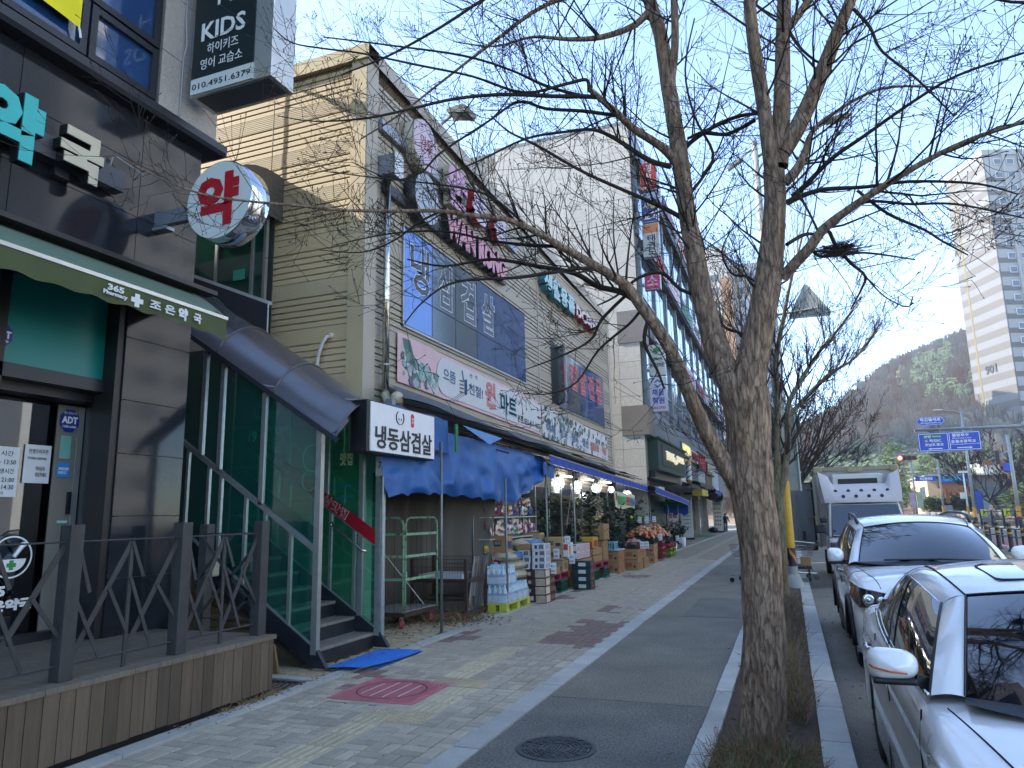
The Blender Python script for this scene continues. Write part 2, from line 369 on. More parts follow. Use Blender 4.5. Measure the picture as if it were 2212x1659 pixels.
# red square cover
mh = thing('utility_cover', 'square pinkish red utility cover set in the paving beside yellow tactile blocks', 'manhole cover',(-3.75,6.4,0))
mRC = M('red_cover', '#b0686b',.75, var=.15, scale=6, bump=.5, bscale=300, spk=.1)
mb = MB(); mb.box(-4.2,-3.3,5.97,6.84,-.01,.004); part('cover_plate', mb, mRC, mh)
mb = MB()
for i in range(28): mb.box(-4.15,-3.35,6.0+i*.029,6.0+i*.029+.012,.004,.0062)
part('tread_rib', mb, mRC, mh, kind='stuff')
mb = MB()
for k in range(40):
    a0, a1 = 2*math.pi*k/40,2*math.pi*(k+1)/40
    mb.add([(-3.75+r_*math.cos(a),6.4+r_*math.sin(a),.0072) for r_, a in ((.33, a0),(.345, a0),(.345, a1),(.33, a1))],[(0,1,2,3)])
part('cover_ring', mb, M('cover_groove', '#5c3436',.8, var=.1), mh)
for k in range(4):
    mb = MB(); x = -3.96+k*.135; hl = math.sqrt(.32**2-(x+3.75)**2); mb.box(x-.006, x+.006,6.4-hl*.9,6.4+hl*.9,.0065,.0085); part('white_line', mb, M('cover_white', '#c8b9b5',.7, var=.1), mh)
# round cover with cast relief
rc = thing('manhole_cover', 'round grey cast iron cover in the asphalt path', 'manhole cover',(-1.70,5.2,0))
mIR = M('cast_iron', '#4d4d4d',.6, metal=.3, var=.2, scale=12, bump=.3, bscale=150)
part('cover_plate', MB().lathe([(0,.003),(.27,.003),(.27,.0)],(-1.70,5.2,0),48), mIR, rc)
mb = MB()
for r0, r1 in ((.255,.285),(.19,.2),(.1,.112)):
    mb.lathe([(r0,.002),(r0,.011),(r1,.011),(r1,.002)],(-1.70,5.2,0),48)
for k in range(16):
    a = 2*math.pi*k/16; c, s = math.cos(a), math.sin(a)
    for rr in (.135,.165,.215,.24):
        p = Vector((-1.70+rr*c,5.2+rr*s,.007)); mb.beam(p-Vector((-s, c,0))*rr*.13, p+Vector((-s, c,0))*rr*.13,.012,.01)
for k in range(5): mb.box(-1.76+k*.026,-1.75+k*.026,5.13,5.27,0,.011)
part('cast_relief', mb, mIR, rc)
# drain grate by the deck corner
dg = thing('drain_grate', 'rusty cast drain grating in the gap beside the wooden deck', 'drain grate',(-5.2,6.2,0))
mGR = M('rust_iron', '#3f342c',.8, metal=.3, var=.3, scale=10)
part('grate_frame', MB().box(-5.6,-4.80,5.95,6.0,-.02,.0), mGR, dg); part('grate_frame', MB().box(-5.6,-4.80,6.42,6.47,-.02,.0), mGR, dg)
for i in range(11):
    mb = MB(); x = -5.58+i*.072; mb.beam((x,6.42,-.008),(x+.05,6.21,-.008),.016,.016); mb.beam((x+.05,6.21,-.008),(x,6.0,-.008),.016,.016); part('grate_bar', mb, mGR, dg)
struct('drain_kerb', MB().box(-6.6,-4.77,6.5,6.62,-.1,.01), mGRAN)
# wavy tan pavers of the forecourt
fc = bpy.data.objects.new('wavy_paving', None); COL.objects.link(fc); fc['kind'] = 'structure'; ORG[fc] = Vector()
def wavy(l, w_):
    n = 6; top = []; bot = []
    for i in range(n+1):
        x = -l/2+l*i/n; d = .010*(1 if i % 2 else -1)*(0 if i in (0, n) else 1); top.append((x, w_/2+d)); bot.append((x,-w_/2+d))
    poly = bot+top[::-1]; mb = MB(); mb.prism(poly, 'z',-.02,0); return mb
wv = wavy(.222,.108); wvMe = wv.mesh('paver', mTAN); rest = MB(); c2 = 0
for j in range(0,62):
    for i in range(0,9):
        x = -4.88-.227*i-(.11 if j % 2 else 0); y = 6.68+j*.114
        if -7.3 < x and not (x < -5.2 and 7.1 < y < 8.2):
            if c2 < 240 and 8.2 < y < 11.5: piece('paver', wvMe,(x, y,-.002+rnd.uniform(-.004,.004)), fc, rnd.uniform(-.02,.02)); c2 += 1
            else: rest.merge(wv, Matrix.Translation((x, y,-.003+rnd.uniform(-.003,.003))))
part('paver_field', rest, mTAN, fc, kind='stuff')
# planting strip
struct('planting_soil', MB().grid(lambda u, v: (-.64+u*.72,3.0+v*57,.0+.03*math.sin(u*math.pi)+.02*noise.noise(Vector((u*5, v*160,0)))),8,300), mSOIL, smooth=True)
# ================================================================ WOODEN DECK
mDK = M('deck_top', '#6b6154',.8, var=.22, scale=4, rv=.14, ns=(1,8,1), bump=.3, bscale=60)
mDF = M('deck_front', '#5f5040',.75, var=.3, scale=3, rv=.3, ns=(9,9,.9), bump=.4, bscale=50, col2='#4b3e2e', thresh=(.35,.8)) 
mSTL = M('dark_steel', '#3f3e3e',.5, metal=.2, var=.2, scale=9, bump=.05, spec=.4)
dk = thing('wooden_deck', 'low wooden deck with brown upright front boards before the pharmacy', 'deck',(-5.6,4.5,0))
y = 2.3
x = -4.86
for i in range(11):       # top boards run along the street
    x0 = -4.87-.145*(i+1)+.006; mb = MB(); mb.box(x0, x0+.139,1.6,6.0,.515,.54); part('plank', mb, mDK, dk)
for i in range(7):
    x0 = -6.45-.145*(i+1)+.006; mb = MB(); mb.box(x0, x0+.139,1.6,5.98,.515,.54); part('plank', mb, mDK, dk)
n = 0; y = 2.2
while y < 5.98:
    w_ = .117; x0 = -4.862+rnd.uniform(-.002,.002); y1 = min(y+w_,5.985)
    mb = MB(); mb.box(x0, x0+.022, y+.002, y1-.002,.035+rnd.uniform(-.006,.006),.50); part('front_board', mb, mDF, dk); y += .12
for i in range(10):
    x0 = -4.87-.14*i; mb = MB(); mb.box(x0-.136, x0,5.985,6.007,.035,.50); part('front_board', mb, mDF, dk)
y = 2.2
while y < 6.0: mb = MB(); mb.box(-4.885,-4.828, y+.002, min(y+.36,6.01)-.002,.502,.542); part('edge_board', mb, mDK, dk); y += .36
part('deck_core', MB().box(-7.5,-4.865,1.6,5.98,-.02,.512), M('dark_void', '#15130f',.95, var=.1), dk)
# railing
rl = thing('deck_railing', 'dark grey steel railing of square posts and crossed flat bars along the deck', 'railing',(-5.0,4.5,.54))
posts = [(-5.0,2.75),(-5.0,3.87),(-5.0,4.92),(-5.0,5.93)]
for (px, py) in posts: part('post', MB().box(px-.055, px+.055, py-.055, py+.055,.54,1.645), mSTL, rl, bevel=.006)
part('post', MB().box(-5.955,-5.845,6.08,6.19,.0,1.62), mSTL, rl, bevel=.006); part('post', MB().box(-6.10,-5.99,5.94,6.05,.3,1.26), mSTL, rl, bevel=.006)
def bayX(y0, y1, x):
    zt, zb = 1.50,.66
    def b(a, c, d=.0, wd=.03): 
        mb = MB(); mb.beam((x+d, a[0], a[1]),(x+d, c[0], c[1]),.008, wd, up=(0,.01,1)); part('bar', mb, mSTL, rl)
    part('top_rod', MB().tube([(x, y0, zt+.02),(x, y1, zt+.02)],.007,6), mSTL, rl); part('bottom_rod', MB().tube([(x, y0, zb-.01),(x, y1, zb-.01)],.009,6), mSTL, rl)
    m_ = (y0+y1)/2; q = y0+(y1-y0)*.25; q3 = y0+(y1-y0)*.75
    b((y0, zb),(m_, zt),0,.045); b((m_, zb),(y1, zt),.0,.045)
    b((y0,1.12),(q, zb),.012); b((y0,1.5),(q*.5+y0*.5,1.14),.012)
    b((q+.05,1.15),(m_,.80),.012); b((m_,1.22),(q3, zb),.012); b((q3+.03,1.14),(y1,.85),.012); b((m_,1.5),(m_+.12,1.22),.012)
    part('bar', MB().box(x-.008, x+.008, m_-.016, m_+.016,.54,1.5), mSTL, rl)
for a, c in zip(posts[:-1], posts[1:]): bayX(a[1]+.05, c[1]-.05,-5.0)
def bayY(x0, x1, y):
    zt, zb = 1.50,.66
    for a, c in (((x0, zb),(x1, zt)),((x0, zt),(x1, zb)),((x0,1.08),((x0+x1)/2,1.5)),(((x0+x1)/2, zb),(x1,1.05))):
        mb = MB(); mb.beam((a[0], y, a[1]),(c[0], y, c[1]),.008,.035); part('bar', mb, mSTL, rl)
    part('top_rod', MB().tube([(x0, y, zt+.02),(x1, y, zt+.02)],.007,6), mSTL, rl); part('bottom_rod', MB().tube([(x0, y, zb),(x1, y, zb)],.009,6), mSTL, rl)
bayY(-5.9,-5.05,6.05)
# ================================================================ PHARMACY BUILDING
PH = thing('pharmacy_building', 'dark polished granite shop building with a granite upper storey and dark framed windows', 'building',(-6.4,4.0,0))
mST = M('dark_granite', '#222429',.09, var=.12, scale=30, spk=.18, spks=500, rv=.12, spec=.45, rvar=.02)
mJT = M('stone_joint', '#6b6250',.8, var=.1)
mLG = M('pale_granite', '#a39a90',.6, var=.08, scale=20, spk=.3, spks=160, rv=.04)
mDKM = M('dark_frame', '#2c2e33',.35, metal=.3, var=.1, scale=8, rv=.05)
mBLK = M('black_frame', '#17181a',.4, var=.1)
X = -6.4
# core walls (behind facings)
part('wall', MB().box(-38, X-.03,-30,6.2,4.1,15), mLG, PH)      # body above the shopfront; unseen depth stretched to block sun through the gap
part('wall', MB().box(-38, X-.75,-30,6.2,0,4.1), mBLK, PH)
part('wall', MB().box(X-.75, X-.03,5.46,6.2,.0,4.1), mJT, PH)
# stone panels: column and fascia
def slab(y0, y1, z0, z1, x=X): part('stone_panel', MB().box(x-.028, x, y0+.004, y1-.004, z0+.004, z1-.004), mST, PH)
zs = [0.5,1.1,1.72,2.36,2.92,3.59,4.24]
for a, b_ in zip(zs[:-1], zs[1:]): slab(5.36,6.22, a, b_)
ys = [-1.5,-.1,1.27,2.64,4.01,5.38,6.22]
for a, b_ in zip(ys[:-1], ys[1:]):
    for c, d in ((4.24,4.94),(4.94,5.55),(5.55,6.12)): slab(a, b_, c, d)
part('joint_backing', MB().box(X-.032, X-.024,-1.5,6.21,4.24,6.12), mJT, PH)
for a, b_ in zip(zs[:-1], zs[1:]): part('stone_panel', MB().box(X-.7, X-.004,6.2,6.225, a+.003, b_-.003), mST, PH)
# cornice
mb = MB(); mb.prism([(X+.02,6.12),(X+.17,6.12),(X+.20,6.16),(X+.20,6.25),(X-.02,6.29),(X-.02,6.12)], 'y',-2,6.42); part('cornice', mb, mDKM, PH)
part('cornice', MB().box(-8, X+.18,6.3,6.44,6.14,6.26), mDKM, PH)
# upper granite pier and windows
for k in range(9):
    part('stone_panel', MB().box(X-.02, X+.045,5.50,6.38,6.29+.78*k+.004,6.29+.78*(k+1)-.004), mLG, PH)
    part('stone_panel', MB().box(X-.7, X-.025,6.35,6.38,6.29+.78*k+.004,6.29+.78*(k+1)-.004), mLG, PH)
    part('stone_panel', MB().box(-14, X-.7,6.35,6.38,6.29+.78*k+.004,6.29+.78*(k+1)-.004), mLG, PH)
part('pier_core', MB().box(-14, X-.021,5.5,6.35,6.28,13.4), mJT, PH)
mWG = M('blue_window_glass', '#1c3a66',.06, var=.15, scale=1.2, spec=1.0, coat=.6)
def winunit(y0, y1, z0, z1, par, d=.05, fr=.06, x=X, mg=None):
    f = part('window', MB().box(x-.1, x+d*.2, y0, y1, z0, z1), mDKM, par)
    for bx in ((y0, y0+fr, z0, z1),(y1-fr, y1, z0, z1),(y0+fr, y1-fr, z0, z0+fr),(y0+fr, y1-fr, z1-fr, z1)): part('frame', MB().box(x+.012, x+.012+d,*bx), mDKM, f)
    part('pane', MB().box(x+.014, x+.02, y0+fr, y1-fr, z0+fr, z1-fr), mg or mWG, f)
part('window_band', MB().box(X-.05, X+.0,-2,5.5,6.29,13.4), mDKM, PH)
for k in range(6):
    y1 = 5.44-k*.87; winunit(y1-.84, y1,6.37,6.99, PH,.05,.075); winunit(y1-.84, y1,7.02,8.4, PH,.05,.075)
# shop front: header, teal panel, door glass, pilaster frames
part('header', MB().box(X-.3, X-.05,-1.5,5.36,3.98,4.24), mBLK, PH)
part('teal_panel', MB().box(-6.62,-6.6,4.24,5.28,3.12,3.98), M('teal_panel', '#0d7b78',.35, var=.06, scale=2), PH)
part('teal_panel', MB().box(-6.62,-6.6,2.9,4.15,3.12,3.98), M('teal_panel'), PH)
part('mullion', MB().box(-6.68,-6.56,4.15,4.24,2.9,4.0), mBLK, PH)
part('mullion', MB().box(-6.7,-6.42,5.28,5.36,.54,4.0), mBLK, PH)
part('transom', MB().box(-6.75,-6.56,2.5,5.28,2.99,3.12), mDKM, PH)
part('transom', MB().box(-7.1,-6.75,2.5,5.36,2.90,2.99), mBLK, PH)
part('jamb', MB().box(-7.05,-6.45,5.44,5.47,.54,2.9), mDKM, PH)
mSG = glass('shop_glass', '#9aa0a0',.02,1.2)
dr = part('door', MB().box(-7.03,-7.0,5.37,5.43,.6,2.88), M('alu_frame', '#b7b7b2',.35, metal=.7, var=.05), PH)
part('door_panel', MB().box(-7.04,-7.01,5.14,5.37,.6,2.88), M('greige_panel', '#77746a',.5, var=.08), dr)
part('handle', MB().box(-6.99,-6.96,5.30,5.33,1.75,1.98), mBLK, dr)
part('pane', MB().box(-7.03,-7.02,2.4,5.14,.62,2.88), mSG, dr)
part('door_sill', MB().box(-7.1,-6.9,2.4,5.44,.54,.62), mDKM, dr)
# interior of the pharmacy
part('inner_wall', MB().box(-12,-11.9,-1,6.1,.5,3.5).box(-12,-7.15,-1,6.1,.48,.54).box(-12,-7.15,5.9,6.1,.54,3.5).box(-12,-7.15,-1,6.1,3.2,3.4), M('shop_inside', '#8e7f6b',.8, var=.1), PH)
shp = MB(); cols = ['#b0b6bb', '#7a3030', '#c8c0a8', '#2f5f55', '#6d5a8a', '#c6773a']
for s_ in range(4):
    shp.box(-8.6,-8.3,2.0,5.6,.9+s_*.42,.92+s_*.42,6)
    yy = 2.0
    while yy < 5.55:
        w_ = rnd.uniform(.05,.12); h_ = rnd.uniform(.1,.3); shp.box(-8.5,-8.38, yy, yy+w_*.9,.92+s_*.42,.92+s_*.42+h_, rnd.randrange(6)); yy += w_
part('medicine_shelf', shp,[M('pack%d' % i, c,.6, var=.1) for i, c in enumerate(cols)]+[M('shelf_white', '#a9a8a2',.6, var=.05)], PH, kind='stuff')
part('counter', MB().box(-8.2,-7.7,1.5,4.6,.54,1.45), M('counter_brown', '#5a4736',.6, var=.1), PH)
# stickers on the door
def mark(mb, name, m, par=PH): return part(name, mb, m, par)
mNV = M('sticker_navy', '#1d2f86',.4, var=.05); mWS = M('sticker_white', '#dedede',.5, var=.03)
def octo(cy, cz, r_, x): return MB().prism([(cy+r_*math.cos(R(22.5+45*k)), cz+r_*1.1*math.sin(R(22.5+45*k))) for k in range(8)], 'x', x, x+.004)
s_ = part('security_sticker', octo(5.26,2.72,.115,-6.998), mNV, PH); txt(s_, 'ADT',(-6.993,5.17,2.69),.18,.075, mWS, bold=.05, depth=.001); txt(s_, '캡스경비구역',(-6.993,5.19,2.785),.14,.028, mWS, bold=0, depth=.001); txt(s_, '1588-6400',(-6.993,5.185,2.645),.15,.025, mWS, bold=.02, depth=.001)
s_ = part('security_sticker', octo(4.21,3.37,.11,-6.59), mNV, PH); txt(s_, 'ADT',(-6.585,4.13,3.34),.17,.07, mWS, bold=.05, depth=.001); txt(s_, '1588-6400',(-6.585,4.14,3.30),.14,.024, mWS, bold=.02, depth=.001)
s_ = part('green_sticker', MB().box(-7.0,-6.996,5.18,5.30,2.32,2.56), M('sticker_mint', '#6fa79b',.5, var=.1), PH)
s_ = part('blue_sticker', MB().box(-7.0,-6.996,5.17,5.31,2.13,2.28), M('sticker_blue', '#2f7fc0',.5, var=.05), PH); txt(s_, '모바일상품권\n환영합니다',(-6.995,5.185,2.16),.11,.08, mWS, bold=.02, depth=.001)
def notice(y0, y1, z0, z1, lines, hh): 
    s_ = part('paper_notice', MB().box(-7.012,-7.006, y0, y1, z0, z1), M('paper_white', '#c4c8cc',.7, var=.04), PH)
    for t, yy, zz, w_, h_, m_ in lines: txt(s_, t,(-7.005, yy, zz), w_, h_, m_, depth=.001, bold=.01)
mTX = M('text_dark', '#26282c',.6, var=0)
notice(4.83,5.10,2.06,2.44,[('민생소비쿠폰',4.87,2.35,.2,.05, mTX),('약국에서 사용하세요',4.86,2.29,.2,.03, mTX),('의사님과\n상담하세요',4.95,2.12,.12,.12, mTX)],0)
notice(4.40,4.78,1.92,2.40,[('시간',4.60,2.31,.12,.05, mTX),('~ 13:50',4.58,2.23,.17,.045, mTX),('운영시간',4.56,2.14,.18,.05, mTX),('~ 21:00',4.58,2.06,.17,.045, mTX),('~ 14:30',4.58,1.99,.17,.045, mTX),('약국',4.58,1.94,.08,.03, mTX)],0)
s_ = part('push_label', MB().box(-7.0,-6.996,5.22,5.34,1.66,1.69), M('sticker_mint'), PH); txt(s_, 'PUSH',(-6.995,5.235,1.664),.09,.02, mWS, depth=.001)
part('number_lock', MB().box(-7.0,-6.96,5.28,5.34,1.35,1.64), mBLK, PH)
# mortar and pestle logo and lettering on the glass
lg = part('pharmacy_logo', MB().lathe([(.185,0),(.20,0),(.20,.003),(.185,.003)],(-7.012,4.81,1.35),40, 'x'), mWS, PH)
poly = [(4.81+.14*math.cos(R(180+10*k)),1.33+.12*math.sin(R(180+10*k))) for k in range(19)]
part('bowl', MB().prism(poly, 'x',-7.012,-7.008), mWS, lg)
part('pestle', MB().tube([(-7.01,4.83,1.35),(-7.01,4.91,1.46)],[.018,.022],6).ball((-7.01,4.915,1.465),.027), mWS, lg)
mGN = M('logo_green', '#2d8a45',.5, var=0); part('cross', MB().box(-7.007,-7.005,4.79,4.83,1.23,1.32).box(-7.0072,-7.0052,4.765,4.855,1.256,1.294), mGN, lg)
txt(PH, '365',(-7.012,4.54,.99),.24,.1, mWS, depth=.003, bold=.05); txt(PH, '조은약국',(-7.012,4.52,.85),.54,.11, mWS, depth=.003, bold=.06)
# channel letters on a dark rail
sg = thing('pharmacy_letters', 'large teal and cream raised letters on a dark rail across the polished stone', 'shop sign',(-6.3,4.3,5.2))
part('rail', MB().box(-6.38,-6.24,2.2,5.06,5.06,5.28), M('rail_grey', '#3a3d44',.4, var=.08), sg)
part('bracket', MB().box(-6.38,-6.3,4.35,4.5,4.95,5.06), mDKM, sg)
mLT = M('letter_teal', '#23a6a3',.35, var=.03); mLC = M('letter_cream', '#b9b096',.4, var=.04)
def chan(body, y, z, w_, h_, mf):
    side = txt(sg, body,(-6.24, y, z), w_, h_, mBLK, depth=.10, bold=.07, name='letter_side')
    txt(side, body,(-6.137, y+.004, z+.004), w_-.008, h_-.008, mf, depth=.008, bold=.062, name='letter_face')
chan('국',4.26,4.92,.46,.50, mLC); chan('약',3.52,4.84,.58,.66, mLT)
part('cable', MB().tube([(-6.38,4.98,5.33),(-6.36,4.99,5.45),(-6.34,5.0,5.47),(-6.3,5.15,5.42),(-6.25,5.3,5.36)],.008,5), M('cable_grey', '#8b8d90',.6, var=.1), sg)
# green awning
aw = thing('green_awning', 'faded green fabric awning with white pharmacy lettering on its valance', 'awning',(-5.9,4.2,3.9))
mAW = M('awning_green', '#5b6f5c',.85, var=.1, scale=5, bump=.2, bscale=20); mAV = M('awning_valance', '#48502f',.85, var=.1, scale=5, bump=.2, bscale=25)
E_ = (-5.55,5.88)
part('cloth', MB().grid(lambda u, v: (-6.38+.83*v,6.30-v*.42-(1-u)*5.0,4.30-.48*v+.015*math.sin(v*3.1)),12,4), mAW, aw, smooth=True)
def val(u, v):
    y = 5.88-(1-u)*5.0; wz = .012*math.sin(u*60)*v; return (-5.55+wz+.01*v, y,3.80-v*(.19+.012*math.sin(u*90))-(.03*max(0,(u-.93)/.07)*v))
part('valance', MB().grid(val,90,3), mAV, aw, smooth=True)
part('front_bar', MB().box(-5.57,-5.54,.9,5.89,3.80,3.835), M('alu_frame'), aw)
part('cassette', MB().box(-6.4,-6.22,.9,6.42,4.32,4.37), M('awn_box', '#1b1c1e',.4, var=.1), aw); part('arm', MB().beam((-6.38,6.2,4.24),(-5.56,5.8,3.83),.03,.03), mDKM, aw)
for a in (5.2,3.2): part('arm', MB().beam((-6.38, a,4.2),(-5.58, a-.3,3.80),.03,.04), mDKM, aw)
mLW = M('letter_white', '#d5d8d4',.6, var=.02)
V0 = -5.53
txt(aw, '365',(V0,4.40,3.71),.17,.06, mLW, depth=.004, bold=.04); txt(aw, 'Pharmacy',(V0,4.36,3.655),.25,.05, mLW, depth=.004, bold=.03)
part('cross', MB().box(V0, V0+.005,4.69,4.74,3.63,3.755).box(V0, V0+.0055,4.65,4.78,3.67,3.715), mLW, aw)
txt(aw, '조 은',(V0,4.86,3.66),.30,.09, mLW, depth=.004, bold=.03); txt(aw, '약',(V0,5.20,3.64),.12,.125, mLW, depth=.004, bold=.06); txt(aw, '국',(V0,5.40,3.655),.10,.1, mLW, depth=.004, bold=.04)
# round pharmacy sign
rs = thing('round_pharmacy_sign', 'round white double sided sign with a red letter and mirrored rim', 'shop sign',(-5.4,5.6,5.0))
mCH = M('mirror_rim', '#c9ccd0',.04, metal=1.0, var=0)
part('rim', MB().lathe([(.43,0),(.445,.01),(.445,.27),(.43,.28)],(-5.39,5.5,5.01),48, 'y'), mCH, rs, smooth=True)
mWF = M('sign_white', '#c6cac6',.5, var=.03, scale=3)
f_ = part('face', MB().lathe([(.43,0),(0,0)],(-5.39,5.498,5.01),48, 'y').lathe([(.43,0),(0,0)],(-5.39,5.782,5.01),48, 'y'), mWF, rs)
txt(f_, '약',(-5.68,5.496,4.71),.56,.60, M('sign_red', '#a80f22',.5, var=.03), XR, ZU, depth=.006, bold=.05)
part('bracket', MB().box(-6.4,-5.82,5.60,5.68,4.92,5.08).box(-6.42,-6.2,5.58,5.70,4.86,4.90), M('zinc', '#8a9096',.4, metal=.5, var=.1), rs)
# KIDS sign
ks = thing('academy_box_sign', 'tall dark green box sign for a children English class high on the pier', 'shop sign',(-5.7,5.9,7))
part('box', MB().box(-6.23,-5.04,5.81,6.2,6.58,9.6), M('alu_frame'), ks, bevel=.008)
part('underside', MB().box(-6.15,-5.1,5.85,6.16,6.572,6.58), M('grey_pan', '#4e5258',.6, var=.1), ks)
f_ = part('face', MB().box(-6.205,-5.29,5.795,5.81,6.8,9.58), M('sign_dkgreen', '#101d1c',.4, var=.05), ks)
part('face', MB().box(-6.205,-5.29,5.795,5.81,6.6,6.8), mWF, ks)
txt(f_, 'KIDS',(-6.08,5.793,7.27),.65,.24, mLW, XR, ZU, depth=.004, bold=.02); txt(f_, 'H',(-5.86,5.793,7.70),.22,.24, mLW, XR, ZU, depth=.004, bold=.0); txt(f_, '하이키즈',(-5.98,5.793,7.08),.46,.14, mLW, XR, ZU, depth=.004, bold=.0); txt(f_, '영어 교습소',(-6.07,5.793,6.89),.62,.14, mLW, XR, ZU, depth=.004, bold=.0)
txt(f_, '010.4951.6379',(-6.18,5.793,6.655),.86,.075, mTX, XR, ZU, depth=.003, bold=.0)
for z in (7.05,8.6): part('bracket', MB().box(-6.5,-6.2,5.9,6.14, z, z+.5), M('zinc'), ks)
part('cable', MB().tube([(-6.34,5.79,8.4),(-6.33,5.78,7.6),(-6.3,5.79,7.3),(-6.33,5.78,7.1),(-6.34,5.79,6.3)],.01,5), M('cable_grey'), ks)
# yellow banner at the top corner
yb = thing('yellow_banner', 'bright yellow fabric banner tied over the upper windows', 'banner',(-6.3,3.9,7))
part('cloth', MB().grid(lambda u, v: (-6.30+.02*math.sin(u*9),1.4+3.05*u,6.57+.1*3.05*(1-u)+v*1.2+.01*math.sin(u*14)),20,6), M('banner_yellow', '#d9cf13',.7, var=.06, scale=3), yb, smooth=True)
part('cord', MB().tube([(-6.3,4.44,6.60),(-6.3,4.46,6.54),(-6.3,4.47,6.49)],.012,5), mWS, yb)
# ================================================================ COVERED STAIR
st = thing('covered_stair', 'outdoor stair enclosed in green glass with aluminium frames and an arched bronze roof', 'staircase',(-6.0,7.6,0))
mAL = M('aluminium', '#9b9d9a',.35, metal=.6, var=.12, scale=10); mGG = glass('green_glass', '#7fdcc0',.03,1.2,.16)
mSK = M('stair_steel', '#23262b',.5, metal=.2, var=.3, scale=6); mTR = M('tread_grey', '#75716a',.8, var=.15, scale=8)
mRB = M('red_band', '#9c1020',.45, var=.05); mDB = M('dark_band', '#27141d',.5, var=.1)
sl_ = .65
def zn(x, z0): return z0+(-5.13-x)*sl_           # height along the slope
YN, YF = 7.0,8.32
for k in range(14):
    x = -5.13-.30*k; z = .20+.19*k
    part('step', MB().box(x-.32, x, YN+.03, YF-.03, z-.035, z), mTR, st); part('riser', MB().box(x-.02, x-.012, YN+.03, YF-.03, z-.19, z-.035), mSK, st)
for y in (YN, YF):
    mb = MB(); mb.prism([(-4.92,.02),(-5.12,.02),(-9.6, zn(-9.6,.02-.14)),(-9.6, zn(-9.6,.22)),(-5.05,.20),(-4.95,.06)], 'y', y-.03, y+.03); part('stringer', mb, mSK, st)
part('pitch_plate', MB().box(-5.25,-5.2, YN+.1, YN+.16,-.02,.2), mSK, st)
part('under_sheet', MB().add([(-5.3, YN+.02,.02),(-5.3, YF,.02),(-9.6, YF,2.5),(-9.6, YN+.02,2.5)],[(0,1,2,3)]), M('brown_sheet', '#5a4a3c',.8, var=.2), st)
def rail(y, z0, t=.05, h=.07, x0=-5.13, nm='frame_rail'): part(nm, MB().beam((x0, y, zn(x0, z0)),(-9.6, y, zn(-9.6, z0)), t, h), mAL, st)
for y in (YN, YF):
    rail(y,.22); rail(y,1.31, h=.06)
for y in (YN, YF):
    part('frame_post', MB().box(-5.135,-5.06, y-.035, y+.035,.16,2.74), mAL, st)
    for x, lo in ((-5.93,1.31),(-6.60,1.31),(-6.90,1.31),(-7.6,1.31),(-8.4,1.31)):
        part('frame_post', MB().box(x-.03, x+.03, y-.025, y+.025, zn(x, lo), zn(x,2.68)), mAL, st)
    for x in (-5.47,-5.85,-6.15,-6.55,-6.75,-7.1,-7.6):
        part('frame_post', MB().box(x-.02, x+.02, y-.02, y+.02, zn(x,.22), zn(x,1.31)), mAL, st)
    xs = [-5.13,-5.93,-6.60,-6.90,-7.6,-8.4,-9.6]
    for a, b_ in zip(xs[:-1], xs[1:]): part('glass_pane', MB().add([(a-.02, y, zn(a,1.34)),(b_+.02, y, zn(b_,1.34)),(b_+.02, y, zn(b_,2.72)),(a-.02, y, zn(a,2.72))],[(0,1,2,3)]), mGG, st)
    xs = [-5.13,-5.47,-5.85,-6.15,-6.55,-7.1,-7.6,-9.6]
    for a, b_ in zip(xs[:-1], xs[1:]): part('glass_pane', MB().add([(a-.02, y, zn(a,.25)),(b_+.02, y, zn(b_,.25)),(b_+.02, y, zn(b_,1.28)),(a-.02, y, zn(a,1.28))],[(0,1,2,3)]), mGG, st)
part('frame_post', MB().box(-5.40,-5.33, YF-.035, YF+.035,.40,2.8), mAL, st)
part('steel_pipe', MB().tube([(-5.045, YF+.02,.05),(-5.045, YF+.02,2.7)],.03,10), M('galvanised', '#8f9698',.35, metal=.6, var=.12, scale=10), st)
def band(y, m, z0, hh, x1=-8.2):
    return part('band', MB().add([(-5.13, y, zn(-5.13, z0)),(x1, y, zn(x1, z0)),(x1, y, zn(x1, z0)+hh),(-5.13, y, zn(-5.13, z0)+hh)],[(0,1,2,3)]), m, st)
band(YN+.03, mDB,1.33,.20); rb = band(YF-.04, mRB,1.30,.19)
sr = Vector((1,0,-sl_)).normalized(); su = Vector((sl_,0,1)).normalized()
mOR = M('letter_outline', '#d9c9c9',.6, var=0)
o_ = Vector((-6.12, YF-.045, zn(-6.12,1.325))); txt(rb, '냉삼맛집', o_,.62,.13, mOR, sr, su, depth=.002, bold=.02); txt(rb, '냉삼맛집', o_+sr*.008+su*.006,.604,.118, M('red_band2', '#8c0f1d',.45, var=.05), sr, su, depth=.004, bold=-.0)
txt(rb, 'WAN RONG', Vector((-7.1, YF-.045, zn(-7.1,1.34))),.62,.1, M('letter_dim', '#93a29c',.6, var=0), sr, su, depth=.002, bold=0)
part('hand_rail', MB().tube([(-5.22, YF-.10,1.22),(-5.28, YF-.12,1.24),(-5.75, YF-.12,1.56),(-5.80, YF-.06,1.60)],.018,8), M('steel_bright', '#c0c2c2',.2, metal=.9, var=.05), st, smooth=True)
